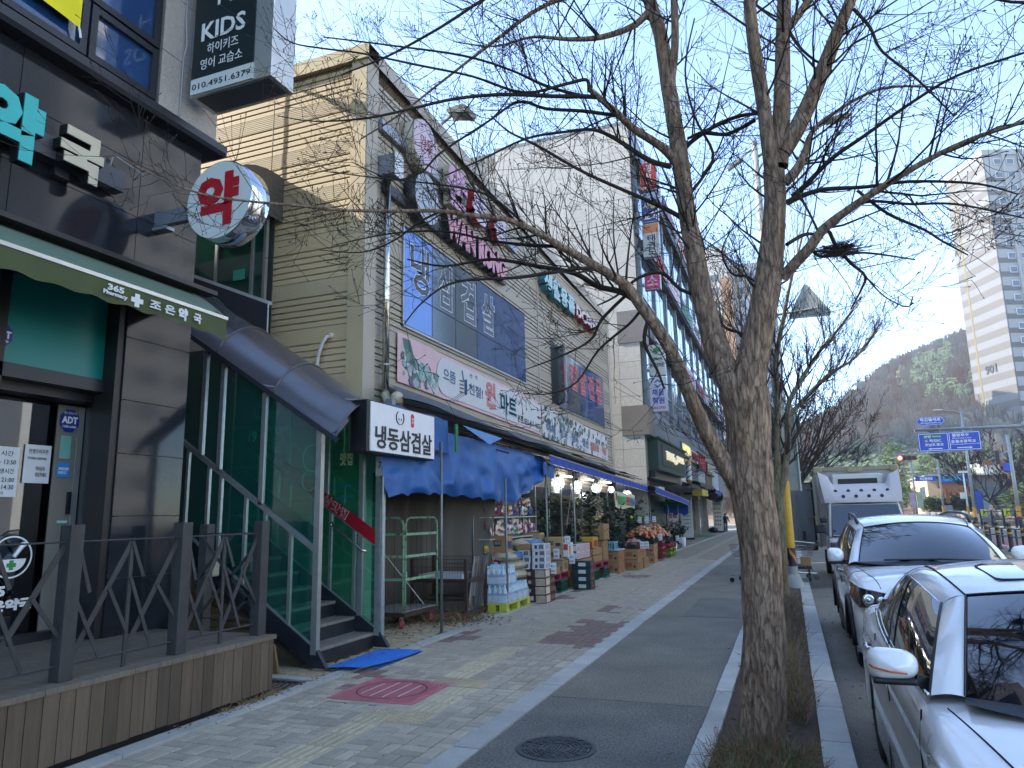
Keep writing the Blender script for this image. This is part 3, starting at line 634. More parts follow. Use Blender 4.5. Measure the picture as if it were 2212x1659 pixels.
# printed words on the glass (film lettering)
mFG = M('film_green', '#2d6a35',.6, var=0); mFB = M('film_blue', '#1f63a5',.6, var=0); mFW = M('film_pale', '#a9c6b8',.6, var=0); mFK = M('film_black', '#101615',.6, var=0)
txt(st, '예약 환영',(-6.86, YN+.012,3.10),.86,.22, mFG, XR, ZU, depth=.002, bold=.02)
txt(st, '-7755',(-6.82, YN+.012,2.80),.34,.13, mFW, XR, ZU, depth=.002, bold=.02); txt(st, '10-9',(-7.18, YN+.012,2.74),.26,.12, mFW, XR, ZU, depth=.002, bold=.02)
txt(st, '보기! 사용법',(-7.22, YN+.012,2.58),.7,.13, mFW, XR, ZU, depth=.002, bold=.0); txt(st, '19',(-6.17, YN+.012,2.60),.12,.13, mFW, XR, ZU, depth=.002, bold=.02)
txt(st, '칼칼한',(-5.90, YN+.012,2.86),.18,.12, mFW, XR, ZU, depth=.002, bold=-.005); txt(st, '내일을 위하여',(-5.88, YN+.012,2.70),.33,.08, mFW, XR, ZU, depth=.002, bold=-.005)
txt(st, 'TAKE OUT',(-5.56, YF-.01,1.66),.17,.035, mFK, XR, ZU, depth=.002, bold=0)
txt(st, '맛집',(-5.72, YF-.012,2.36),.20,.18, M('film_cream', '#c8c0a0',.6, var=0), XR, ZU, depth=.002, bold=.03)
txt(st, '드루와 ~ 드루와 ~',(-5.95, YF-.012,2.06),.48,.05, mFB, XR, ZU, depth=.002, bold=0); txt(st, '맛있는 집',(-5.72, YF-.012,1.92),.22,.05, mFB, XR, ZU, depth=.002, bold=0)
part('film_circle', MB().lathe([(.11,0),(.114,0),(.114,.002),(.11,.002)],(-5.47, YF-.012,1.53),32, 'y'), mFK, st)
part('film_disc', MB().prism([(-6.52+.17*math.cos(R(20*k)),2.42+.17*math.sin(R(20*k))) for k in range(18)], 'y', YN+.006, YN+.008), mFB, st)
mb = MB()
for r_, cx_, cz_ in ((.13,-5.22,2.36),(.1,-5.25,2.1)):
    for k in range(24):
        a, b_ = 2*math.pi*k/24,2*math.pi*(k+1)/24; mb.beam((cx_+r_*math.cos(a), YN+.012, cz_+r_*math.sin(a)*1.2),(cx_+r_*math.cos(b_), YN+.012, cz_+r_*math.sin(b_)*1.2),.003,.006)
part('film_figure', mb, mFW, st, kind='stuff')
# arched roof: separate bronze sheets between ribs
mBZ = M('bronze_sheet', '#5a5a60',.24, metal=.45, var=.12, scale=2.5, spec=.9, coat=.15, rvar=.08, bump=.03, bscale=6)
def arch(x, v):     # v 0..1 across from near eave to far eave
    y = 6.93+1.50*v; zb = zn(x,2.74)+.02; return (x, y, zb+.50*math.sin(math.pi*v)**.75)
xs = [-4.84,-5.76,-6.68,-7.6,-8.6,-9.6]
for a, b_ in zip(xs[:-1], xs[1:]):
    mb = MB()
    def fn(u, v, a=a, b_=b_):
        x = a+(b_-a)*u; p = arch(x, v); sag = -.018*math.sin(math.pi*u)*math.sin(math.pi*v); return (p[0], p[1], p[2]+sag)
    mb.grid(fn,10,18); part('roof_sheet', mb, mBZ, st, smooth=True)
mAR = M('arch_rib', '#5b5a5c',.4, metal=.5, var=.1)
for x in xs: part('roof_rib', MB().tube([Vector(arch(x, v/16))+Vector((0,0,.008)) for v in range(17)],.012,6), mAR, st, smooth=True)
for y in (6.93,8.43): part('eave', MB().beam((-4.82, y, zn(-4.82,2.74)),(-9.6, y, zn(-9.6,2.74)),.03,.06), M('eave_dark', '#3a3d44',.4, metal=.4, var=.1), st)
part('end_trim', MB().beam((-4.88,6.96,2.62),(-4.88,7.2,2.82),.04,.05), mAR, st)
# upper landing: glazed wall with bronze vault over it
ld = thing('upper_landing', 'glazed stair landing above the arched roof with green glass and a bronze vault', 'landing',(-8,8.5,5))
for x in (-7.26,-7.50,-8.22,-9.0): part('frame_post', MB().box(x-.025, x+.025,8.40,8.46,4.9,6.35), mAL, ld)
part('sill_rail', MB().beam((-7.08,8.38,4.88),(-9.6,8.38,5.94),.06,.05), M('white_trim', '#c2c6c8',.4, var=.05), ld)
for a, b_ in ((-7.28,-7.48),(-7.52,-8.2),(-8.24,-8.98),(-9.02,-9.8)): part('glass_pane', MB().box(b_, a,8.42,8.43,4.8,6.4), mGG, ld)
part('skirt_banner', MB().add([(-7.10,8.36,4.86),(-9.6,8.36,5.92),(-9.6,8.36,4.6),(-7.10,8.36,3.7)],[(0,1,2,3)]), M('charcoal_cloth', '#38383c',.8, var=.12, scale=2), ld)
part('skirt_edge', MB().box(-7.105,-7.09,8.34,8.36,3.9,4.88), M('white_trim'), ld)
part('vault', MB().grid(lambda u, v: (-7.12-2.6*u,8.45-1.1*math.cos(math.pi*v)*1.0-.0,6.28+.75*math.sin(math.pi*v)-.0*u),4,14), mBZ, ld, smooth=True)
part('vault_end', MB().add([(-7.12,8.45-1.1*math.cos(math.pi*v/14),6.28+.75*math.sin(math.pi*v/14)) for v in range(15)],[tuple(range(15))]), M('vault_dark', '#4a4642',.5, var=.1), ld)
part('flag_sticker', MB().box(-7.62,-7.85,8.40,8.405,5.35,5.52), M('flag_tint', '#3c9a84',.6, var=.1), ld)
part('landing_back', MB().box(-9.8,-7.26,8.60,8.62,4.4,6.4), M('landing_in', '#3a3f3a',.8, var=.1), ld)
wp = thing('white_condensate_pipe', 'curved white taped pipe rising out of the beige siding above the bronze roof', 'pipe',(-6.28,8.6,3.6))
part('pipe', MB().tube([(-6.14,8.66,4.30),(-6.17,8.55,4.30),(-6.22,8.53,4.22),(-6.29,8.53,4.05),(-6.31,8.53,3.9),(-6.28,8.53,3.4)],.028,8), M('pipe_white', '#c3bfb2',.6, var=.1, scale=20, bump=.3), wp, smooth=True)
part('foam', MB().ball((-6.13,8.6,4.32),.045,7,5), M('pipe_white'), wp)
# blue corrugated mat
bm = MB()
def matf(u, v):
    x = -5.0+.02+.55*u+.10*(v-.5)*u; y = 6.98+1.20*v; z = .018+.02*math.sin(u*3)*.6+ (.035*u*(1-v)**3)+ .05*max(0, v-.8)*u
    return (x, y, z+(.004 if int(u*60) % 2 else 0))
bm.grid(matf,60,12)
mtm = thing('blue_mat', 'blue ribbed rubber mat curling at the foot of the covered stair', 'mat',(-4.7,7.5,0))
mBM = M('mat_blue', '#1f62b0',.6, var=.12, scale=7); part('mat', bm, mBM, mtm); part('mat', MB().grid(lambda u, v: (-4.46+.06*u,7.15+1.1*v,.008),2,2), M('mat_blue_dark', '#1a4f86',.6, var=.12), mtm)
# things behind the deck corner
bx = thing('junk_box', 'old cream plastic water heater left under the stair behind the railing', 'appliance',(-6.3,6.7,1.1))
part('case', MB().box(-6.42,-6.26,6.62,6.74,1.02,1.22), M('cream_plastic', '#b3a98f',.5, var=.1), bx, bevel=.02); part('panel', MB().box(-6.39,-6.31,6.61,6.62,1.13,1.18), mBLK, bx)
wc = solo('wooden_offcut', MB().prism([(-5.75,.0),(-5.35,.0),(-5.42,.30),(-5.68,.34)], 'y',6.70,6.73), M('plywood', '#7a6244',.8, var=.2, scale=8), 'sheet of old plywood leaning under the stair behind the deck', 'board')
# ================================================================ MART BUILDING
MT = thing('mart_building', 'two storey beige metal clad shop hall with ribbed siding', 'building',(-5.6,16,0))
mSD = M('siding_side_bounce', '#c2ae88',.55, var=.05, scale=1.2, rv=.03, bump=.03, bscale=8); mSF = M('siding_front', '#9c9383',.5, var=.05, scale=1.2, rv=.03)  # side siding yellower and lighter: warm bounce light put into its colour
mCT = M('corner_trim', '#bfac86',.5, var=.05, scale=2); mCF = M('corner_front', '#9f988a',.5, var=.05, scale=2); mSJ = M('siding_gap', '#4d3f2c',.7, var=.1)  # same trim twice: bounce-lit yellow on the side, shaded grey in front
FX = -5.60; Y0, Y1 = 8.62,24.6; TOP = 8.95
def topz(y): return 8.97-(y-Y0)*(8.97-8.62)/(Y1-Y0)
part('core', MB().box(-26,-7.3, Y0+.04, Y1-.03,0,2.5), mSJ, MT); part('core', MB().box(-7.3, FX-.04,13.2, Y1-.03,0,2.5), mSJ, MT)
part('core', MB().add([(-40, Y0+.04,2.5),(FX-.04, Y0+.04,2.5),(FX-.04, Y1-.03,2.5),(-40, Y1-.03,2.5),(-40, Y0+.04,8.9),(FX-.04, Y0+.04,8.9),(FX-.04, Y1-.03,8.55),(-40, Y1-.03,8.55)],[(0,1,5,4),(1,2,6,5),(2,3,7,6),(3,0,4,7),(4,5,6,7)]), mSJ, MT)  # unseen depth stretched back to keep sun out of the stair gap
def sprof(h):   # cross-section of one siding panel: (depth, height); deep grooves, then a field of fine ribs
    P = [(.0,0),(.034,.006)]; z = .006
    ng = 5; pitch = (h*.66)/ng
    for k in range(ng):
        P += [(.034, z+pitch*.62),(.030, z+pitch*.70),(.002, z+pitch*.72),(.002, z+pitch*.96),(.034, z+pitch)]; z += pitch
    q = h-.008-z; nf = 7
    for k in range(nf): P += [(.034, z+q*(k+.5)/nf),(.0365, z+q*(k+.55)/nf),(.0365, z+q*(k+.9)/nf),(.034, z+q*(k+.95)/nf)]
    P += [(.034, h-.006),(.0, h)]
    return P
PH_ = .745; pr = sprof(PH_)
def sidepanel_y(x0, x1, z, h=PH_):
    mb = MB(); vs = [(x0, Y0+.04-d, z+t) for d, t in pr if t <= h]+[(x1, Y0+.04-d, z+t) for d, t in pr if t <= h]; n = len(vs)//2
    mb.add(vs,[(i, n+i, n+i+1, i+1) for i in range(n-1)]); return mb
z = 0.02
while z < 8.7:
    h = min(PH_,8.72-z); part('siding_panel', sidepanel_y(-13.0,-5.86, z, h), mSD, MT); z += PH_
def frontpanel(y0, y1, z, h=PH_):
    mb = MB(); pp = [(d, t) for d, t in pr if t <= h+.001]; n = len(pp)
    mb.add([(FX-.04+d, y0, z+t) for d, t in pp]+[(FX-.04+d, y1, z+t) for d, t in pp],[(i+1, n+i+1, n+i, i) for i in range(n-1)]); return mb
cuts = [8.92,16.66,24.35]
for a, b_ in zip(cuts[:-1], cuts[1:]):
    z = 2.3
    while z < 8.5:
        h = min(PH_, min(topz(b_),8.78)-.2-z); 
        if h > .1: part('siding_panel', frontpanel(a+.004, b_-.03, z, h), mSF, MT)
        z += PH_
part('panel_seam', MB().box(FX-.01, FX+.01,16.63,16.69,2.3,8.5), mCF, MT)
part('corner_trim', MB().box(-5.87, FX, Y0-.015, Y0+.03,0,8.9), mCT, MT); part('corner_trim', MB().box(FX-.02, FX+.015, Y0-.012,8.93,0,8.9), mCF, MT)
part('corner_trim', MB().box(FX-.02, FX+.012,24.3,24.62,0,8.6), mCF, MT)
mb = MB(); mb.add([(FX+.05, y, topz(y)+dz) for y, dz in ((Y0-.04,-.22),(Y1,-.22),(Y1,.03),(Y0-.04,.03))]+[(FX-.3, y, topz(y)+dz) for y, dz in ((Y0-.04,-.22),(Y1,-.22),(Y1,.03),(Y0-.04,.03))],[(0,1,2,3),(3,2,6,7),(0,3,7,4),(1,5,6,2)])
part('parapet_cap', mb, mCF, MT)
part('parapet_cap', MB().box(-13, FX+.05, Y0-.05, Y0+.25,8.76,9.0), mCT, MT)
# light stain patches on the side wall come from the sun, not paint; a thin hanging cable
part('cable', MB().tube([(-7.35, Y0-.03,8.75),(-7.36, Y0-.03,5.9)],.008,5), mBLK, MT)
mWB = M('blue_reflect_window', '#223d68',.05, var=.15, scale=.7, spec=.9); mWBL = M('bright_blue_film', '#2560b8',.2, var=.08, scale=2, spec=.8, coat=.3); mWG2 = M('grey_film', '#333e49',.1, var=.2, scale=1, spec=.8)  # navy panes: base colour stands in for a blue reflection
def bigwin(ys, z0, zt, zm, mats, nm='window'):
    f = part(nm, MB().box(FX-.06, FX+.004, ys[0], ys[-1], z0, zt), mBLK, MT)
    for i in range(len(ys)-1):
        m_ = mats[min(i, len(mats)-1)]
        part('pane', MB().box(FX+.004, FX+.012, ys[i]+.012, ys[i+1]-.012, z0+.02, zm-.01), m_, f); part('pane', MB().box(FX+.004, FX+.012, ys[i]+.012, ys[i+1]-.012, zm+.01, zt-.02), m_, f)
    part('frame', MB().box(FX, FX+.03, ys[0]-.03, ys[0], z0-.03, zt+.03), mAL, f); part('frame', MB().box(FX, FX+.03, ys[0]-.03, ys[-1]+.03, z0-.035, z0), mAL, f)
    part('frame', MB().box(FX, FX+.03, ys[0]-.03, ys[-1]+.03, zt, zt+.03), mCF, f); return f
f1 = bigwin([9.77,10.79,11.75,12.75,13.73,14.67,15.62],4.72,6.42,5.30,[mWBL, mWG2, mWG2, mWB, mWB, mWB])
mOU = M('outline_white', '#c7cdd2',.5, var=0)
for i,(ch, y) in enumerate(zip('냉삼겹살',(10.0,11.0,12.0,13.0))):
    o_ = (FX+.013, y-.02,5.38); q_ = txt(f1, ch, o_,.72,.88, mOU, depth=.002, bold=.035); txt(q_, ch,(FX+.0155, y,5.395),.68,.85, M('ltr_grey%d' % (i > 0), '#343c46' if i else '#28323f',.4, var=.05), depth=.002, bold=.018)
f2 = bigwin([18.35,19.4,20.4,21.4,22.4,23.4],4.50,6.15,5.15,[mWB, mWG2, mWB])
for i,(ch, y) in enumerate(zip('삼겹살전문',(18.45,19.4,20.4,21.4,22.4))):
    o_ = (FX+.013, y-.02,5.2); q_ = txt(f2, ch, o_,.72,.78, M('ltr_pinkline', '#c9a7a9',.5, var=0), depth=.002, bold=.05); txt(q_, ch,(FX+.0155, y,5.215),.68,.75, M('ltr_red', '#a3232c',.4, var=.05), depth=.002, bold=.03)
# opening casement
cs = part('open_window', MB().box(FX-.05, FX+.003,17.65,18.32,4.55,6.2), mBLK, MT)
mb = MB()
for z_ in (4.6,6.15): mb.beam((FX+.02,18.3, z_),(FX+.33,17.85, z_),.04,.05)
part('casement', mb, mAL, cs)
part('casement', MB().beam((FX+.33,17.85,4.6),(FX+.33,17.85,6.15),.05,.05), mAL, cs)
part('pane', MB().add([(FX+.02,18.28,4.62),(FX+.33,17.86,4.62),(FX+.33,17.86,6.13),(FX+.02,18.28,6.13)],[(0,1,2,3)]), mSG, cs)
# floodlights on the roof edge
def flood(x, y, z, rz, lab):
    t = thing('floodlight', lab, 'floodlight',(x, y, z)); ORG[t] = Vector()
    m_ = M('lamp_housing', '#7d7f78',.5, metal=.3, var=.1)
    part('housing', MB().prism([(-.22,.0),(.2,-.10),(.24,-.02),(.1,.09),(-.2,.08)], 'y',-.17,.17), m_, t); part('lens', MB().add([(-.2,-.15,-.012),(.18,-.15,-.108),(.18,.15,-.108),(-.2,.15,-.012)],[(0,1,2,3)]), M('lens_grey', '#3c3f42',.1, var=.1), t)
    part('bracket', MB().beam((-.2,0,.02),(-.42,0,-.12),.05,.03), m_, t); t.rotation_euler.z = rz
flood(-5.18,11.2,9.15,0, 'square floodlight on the roof edge above the round cartoon signs')
flood(-5.2,20.8,8.72,0, 'small floodlight on the roof edge above the red and white letters')
flood(-7.6,8.15,9.1,-1.57, 'floodlight over the parapet of the yellow beige side wall')
# gas flue pipe
gp = thing('vent_pipe', 'shiny steel vent pipe with a square hood running up the beige front', 'pipe',(-5.5,9.1,4))
part('pipe', MB().tube([(-5.50,9.10,3.48),(-5.50,9.10,6.95)],.055,16), M('pipe_steel', '#c9c4b6',.12, metal=1.0, var=.04), gp, smooth=True)
part('hood', MB().box(-5.60,-5.30,8.98,9.22,6.95,7.28), M('zinc'), gp)
part('hood_face', MB().box(-5.30,-5.29,8.97,9.23,6.9,7.3), M('white_trim'), gp)
for z_ in (3.9,4.9,5.9): part('clamp', MB().lathe([(.06,0),(.06,.03)],(-5.50,9.10, z_),14).box(-5.60,-5.55,9.07,9.13, z_, z_+.03), M('zinc'), gp)
ep = thing('plastic_elbow_pipe', 'cream plastic elbow pipe joint at the foot of the steel vent pipe', 'pipe',(-5.2,8.9,3.4))
part('pipe', MB().tube([(-5.50,9.10,3.48),(-5.45,9.10,3.36),(-5.30,8.98,3.30),(-5.05,8.70,3.27),(-4.92,8.45,3.27)],.07,12), M('pvc_cream', '#bdb39a',.5, var=.1, scale=10), ep, smooth=True)
part('collar', MB().tube([(-5.12,8.78,3.28),(-5.05,8.70,3.27)],.085,12).tube([(-4.97,8.54,3.27),(-4.90,8.42,3.27)],.085,12), M('pvc_cream'), ep, smooth=True)
# round signs and raised letters on the front
def disc(y, z, r_, nm, lab, mf, mr, d=.22, x=FX):
    t = thing(nm, lab, 'shop sign',(x, y, z)); part('rim', MB().lathe([(r_,.02),(r_*1.01, d),(r_*.96, d+.01)],(x, y, z),40, 'x'), mr, t, smooth=True); part('face', MB().lathe([(r_*.96, d+.011),(0, d+.011)],(x, y, z),40, 'x'), mf, t); return t
sA = disc(10.15,7.98,.47, 'round_sign', 'pale pink round sign with red brush writing, the upper of two discs', M('disc_pink', '#b9a7b4',.5, var=.08, scale=4), M('disc_rim', '#a39b86',.5, var=.08))
txt(sA, '완롱',(FX+.235,9.92,7.82),.46,.32, M('brush_red', '#8c3545',.5, var=0), depth=.004, bold=-.01)
mb = MB()
for (yy, zz, r_) in ((9.95,8.25,.06),(10.3,8.28,.05),(10.4,7.7,.05),(10.0,7.64,.04)): mb.lathe([(r_,.233),(r_+.012,.233),(r_+.012,.236),(r_,.236)],(FX, yy, zz),12, 'x')
part('doodle', mb, M('doodle_blue', '#6f83a8',.5, var=0), sA, kind='stuff')
sB = disc(10.2,7.03,.46, 'round_sign', 'grey round sign with a drawn face and black rim, the lower of two discs', M('disc_grey', '#9aa0ab',.5, var=.08, scale=4), mBLK)
mb = MB()
for k in range(28):
    a, b_ = 2*math.pi*k/28,2*math.pi*(k+1)/28
    mb.beam((FX+.236,10.25+.24*math.cos(a),7.0+.22*math.sin(a)),(FX+.236,10.25+.24*math.cos(b_),7.0+.22*math.sin(b_)),.004,.012, up=(1,0,0))
for a in (-.08,.08): mb.lathe([(.022,.236),(0,.236)],(FX,10.25+a,7.02),10, 'x')
part('drawn_face', mb, M('doodle_dark', '#3d4048',.5, var=0), sB, kind='stuff')
rlg = solo('sign_rail', MB().box(FX+.02, FX+.08,8.95,15.0,7.72,7.9), M('zinc'), 'long zinc mounting rail behind the upper row of raised letters', 'sign rail')
rlg2 = solo('sign_rail', MB().box(FX+.02, FX+.10,9.05,14.2,6.70,6.88), mBLK, 'long black mounting rail behind the lower row of raised letters', 'sign rail')
def raised(words, x, side, face, label, d=.14, bold=.08, nm='raised_letters'):
    t = thing(nm, label, 'shop sign',(x, words[0][1], words[0][2]))
    for (b_, y, z, w_, h_) in words:
        s__ = txt(t, b_,(x, y, z), w_, h_, side, depth=d, bold=bold, name='letter_side'); txt(s__, b_,(x+d+.002, y+.01, z+.01), w_-.02, h_-.02, face, depth=.006, bold=bold-.012, name='letter_face')
    return t
raised([('완',11.02,7.36,.9,.86)], FX+.06, M('letter_ivory', '#a8a08a',.5, var=.05), M('letter_pink', '#b58aa6',.5, var=.06), 'pink raised syllable sign on the ribbed front above the blue windows')
raised([('롱',12.15,7.48,.8,.64),('동',13.3,7.48,.75,.60)], FX+.06, M('letter_redside', '#99161f',.4, var=.05), M('letter_lilac', '#b9b0c0',.5, var=.06), 'red sided raised syllables with pale faces next to the pink syllable')
raised([('WAN RONG',10.98,6.66,2.95,.56)], FX+.06, mBLK, M('letter_rose', '#b8808f',.5, var=.06), 'pink latin capitals with black sides above the window band',.14,.07)
raised([('생활용품',16.65,7.34,2.85,.55)], FX+.04, M('letter_tealside', '#2a6a70',.5, var=.05), M('letter_paleblue', '#9dbac0',.5, var=.06), 'pale blue raised letters with teal sides high on the beige front',.16,.06)
raised([('DC마트',19.65,7.36,2.55,.48)], FX+.04, M('letter_redside'), M('letter_palewhite', '#c0bcbc',.5, var=.05), 'white raised letters with red sides high on the beige front',.16,.06)
# banners
def bannerF(y0, y1, z0a, z0b, h, name, lab, m_):
    t = thing(name, lab, 'banner',(FX, y0, z0a)); mb = MB(); mb.grid(lambda u, v: (FX+.03+.006*math.sin(u*50), y0+(y1-y0)*u, z0a+(z0b-z0a)*u+h*v),60,2); part('cloth', mb, m_, t, smooth=True); return t
b1 = bannerF(9.57,16.6,3.75,3.58,.80, 'mart_banner', 'long pink and white banner with vegetables and a phone number above the tarpaulins', M('banner_pink', '#c2a4a8',.75, var=.06, scale=3))
def zz(y): return 3.75+(3.58-3.75)*(y-9.57)/7.03
# white rounded field
pl = []
for k in range(9): a = R(90+22.5*k/2*2/2*1.0+k*11.25*0); 
pl = [(11.25+.34*math.cos(R(90+20*k)), zz(11.2)+.40+.34*math.sin(R(90+20*k))) for k in range(10)]+[(16.52, zz(16.5)+.06),(16.52, zz(16.5)+.74)]
part('white_field', MB().prism(pl, 'x', FX+.038, FX+.042), M('banner_white', '#b9babb',.75, var=.05, scale=3), b1)
mLB = M('letter_steelblue', '#41607f',.6, var=.04); mLP = M('letter_salmon', '#b06c6a',.6, var=.05); mLBo = M('letter_aqua', '#6f9aa6',.6, var=.05)
S_ = Vector((0,1,-.0242)).normalized()
def bt(b_, y, dz, w_, h_, m_, bold=.02): txt(b1, b_,(FX+.044, y, zz(y)+dz), w_, h_, m_, S_, ZU, depth=.002, bold=bold)
bt('으뜸',11.15,.33,.52,.22, mLB); bt('친절!',12.25,.27,.68,.22, mLB); bt('원',13.05,.16,.55,.55, mLP,.05); bt('마트',13.85,.12,1.0,.50, mLBo,.05); bt('마트',13.88,.145,.94,.45, M('banner_white'),.015); bt('본점 031-411-4656',14.9,.10,1.6,.17, mTX,.02)
bt('*',12.30,.58,.12,.1, mLB,.04); bt('*',12.55,.60,.12,.1, mLB,.04)
hand = MB(); 
for dz in (0,.07,.14,.21): hand.beam((FX+.046,11.82, zz(11.8)+.24+dz),(FX+.046,12.0, zz(11.8)+.24+dz),.004,.055, up=(1,0,0))
hand.beam((FX+.046,12.06, zz(12)+.22),(FX+.046,12.06, zz(12)+.5),.004,.10); hand.beam((FX+.046,12.02, zz(12)+.46),(FX+.046,11.95, zz(12)+.66),.004,.05)
part('thumb_drawing', hand, mLB, b1)
veg = MB(); vr = random.Random(3)
for k in range(90):
    a = vr.uniform(0,1); y = 9.72+vr.uniform(0,1.2); zc = zz(y)+.08+vr.uniform(0,.5)*(1-.4*(y-9.7)); r_ = vr.uniform(.04,.11)
    veg.prism([(y+r_*(.7+.4*vr.random())*math.cos(R(45*j)), zc+r_*(.7+.4*vr.random())*math.sin(R(45*j))) for j in range(8)], 'x', FX+.038, FX+.041+k*.00008, vr.randrange(5))
for k in range(8): veg.beam((FX+.045,9.85+.04*k, zz(9.9)+.35),(FX+.045,9.72+.03*k, zz(9.8)+.74),.004,.02, mi=1, up=(1,0,0))
part('printed_vegetables', veg,[M('veg%d' % i, c,.7, var=.1, scale=20) for i, c in enumerate(['#5f7f78', '#7c9c94', '#a9b3ac', '#5b5a63', '#8f9aa0'])], b1, kind='stuff')
b2 = bannerF(16.68,23.55,3.56,3.38,.80, 'mart_banner', 'white banner with grey food photographs and small words right of the pink banner', M('banner_white'))
veg = MB()
def z2(y): return 3.56-.18*(y-16.68)/6.87
for k in range(260):
    y = 16.75+vr.random()**1.0*6.7; zc = z2(y)+(.42+vr.uniform(0,.34) if vr.random() < .75 else vr.uniform(.03,.1)); r_ = vr.uniform(.03,.12)
    if y > 20.6 and vr.random() < .7: continue
    veg.prism([(y+r_*(.6+.5*vr.random())*math.cos(R(51.4*j)), min(zc+r_*(.5+.5*vr.random())*math.sin(R(51.4*j)), z2(y)+.79)) for j in range(7)], 'x', FX+.038, FX+.041+k*.00003, vr.randrange(4))
part('printed_food', veg,[M('foodp%d' % i, c,.7, var=.1, scale=20) for i, c in enumerate(['#3d4c4c', '#6d7f80', '#b5bcbc', '#55605f'])], b2, kind='stuff')
for b_, y, w_, m_ in (('야채',16.95,.75, mLB),('· 청과',17.9,.9, mLB),('· 정육',19.0,.9, mLB),('· 생선',20.1,.9, mLB),('생활용품',21.2,1.1, mLP),('· 식품',22.5,.8, mLP)): txt(b2, b_,(FX+.05, y, z2(y)+.14), w_,.26, m_, S_, ZU, depth=.002, bold=.02)
fz = thing('pork_sign', 'white box sign with bold black syllables and a ring face above the blue tarpaulin', 'shop sign',(-4.8,8.2,2.8))
part('case', MB().box(-4.97,-4.72,7.40,9.17,2.44,3.09), mBLK, fz, bevel=.01); f_ = part('face', MB().box(-4.72,-4.705,7.46,9.15,2.46,3.07), M('sign_whitebright', '#d6d8dc',.4, var=.04, scale=4), fz)
txt(f_, '냉동삼겹살',(-4.702,7.56,2.50),1.5,.29, mTX, depth=.004, bold=.02)
mb = MB()
for k in range(22):
    a, b_ = R(120+13*k), R(120+13*(k+1)); mb.beam((-4.70,8.16+.10*math.cos(a),2.94+.09*math.sin(a)),(-4.70,8.16+.10*math.cos(b_),2.94+.09*math.sin(b_)),.004,.018, up=(1,0,0))
for dy in (-.03,.035): mb.lathe([(.014,0),(0,0)],(-4.698,8.16+dy,2.92),8, 'x')
part('ring_face', mb, mTX, f_, kind='stuff')
rd = part('red_tag', MB().prism([(8.50+.045*math.cos(R(30*k))*1.0,2.94+(.05 if k < 7 else -.05)+.045*math.sin(R(30*k))) for k in range(12)], 'x',-4.704,-4.700), M('tag_red', '#b3202a',.4, var=.03), f_); txt(rd, 'DRY',(-4.699,8.47,2.945),.07,.03, mLW, depth=.002, bold=.01); txt(rd, 'AGING',(-4.699,8.465,2.90),.08,.03, mLW, depth=.002, bold=.01)
part('guy_wire', MB().tube([(-5.90,6.92,3.28),(-4.9,7.45,3.08)],.008,4), M('cable_grey'), fz); part('bracket', MB().box(-4.95,-4.85,8.2,8.3,3.09,3.22), M('zinc'), fz)
pp = thing('paper_sign', 'small white sheet with navy syllables taped to the stair corner post', 'sign',(-5.0,8.3,2.3)); part('sheet', MB().box(-5.13,-4.89,8.27,8.275,2.20,2.62), M('paper_white'), pp)
txt(pp, '가게',(-5.09,8.268,2.28),.16,.12, M('ink_navy', '#1d2465',.6, var=0), XR, ZU, depth=.002, bold=.03); txt(pp, '착한',(-5.09,8.268,2.44),.16,.12, M('ink_navy'), XR, ZU, depth=.002, bold=.03); txt(pp, '-시흥맛집-',(-5.02,8.268,2.22),.1,.025, M('tag_red'), XR, ZU, depth=.002, bold=0)
# ================================================================ MART SHOPFRONT: interior, awnings, tarpaulins
shop = thing('mart_interior', 'open shopfront hall with lit ceiling tubes and hanging goods behind the awning', 'shop interior',(-7,18,0))
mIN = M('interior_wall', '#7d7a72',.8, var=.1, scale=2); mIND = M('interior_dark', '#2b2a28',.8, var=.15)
# cut: the hall is an open bay in front of a recessed wall
part('back_wall', MB().box(FX-.02, FX+.0,13.2,24.3,0,2.42), mIN, shop)
part('floor_slab', MB().box(FX,-4.76,12.3,33,-.02,.0), M('shop_floor', '#69645b',.8, var=.15), shop)
mTU = M('tube_light',(1,.97,.9),.5, var=0, emis=4)
for k in range(5): part('ceiling_tube', MB().box(-5.50,-5.46,13.3+k*2.3,14.2+k*2.3,2.62,2.65), mTU, shop)
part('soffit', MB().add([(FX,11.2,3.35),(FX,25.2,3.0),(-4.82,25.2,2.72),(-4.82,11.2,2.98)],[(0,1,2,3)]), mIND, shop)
# lower glass doors of shop behind goods
for k in range(9): part('glass_door', MB().box(FX+.005, FX+.02,15.0+k*1.03,15.98+k*1.03,.05,2.3), M('dark_glass', '#1d2422',.08, var=.1, scale=1, spec=.9), shop)
for k in range(10): part('door_frame', MB().box(FX+.005, FX+.04,14.96+k*1.03,15.0+k*1.03,0,2.4), mAL, shop)
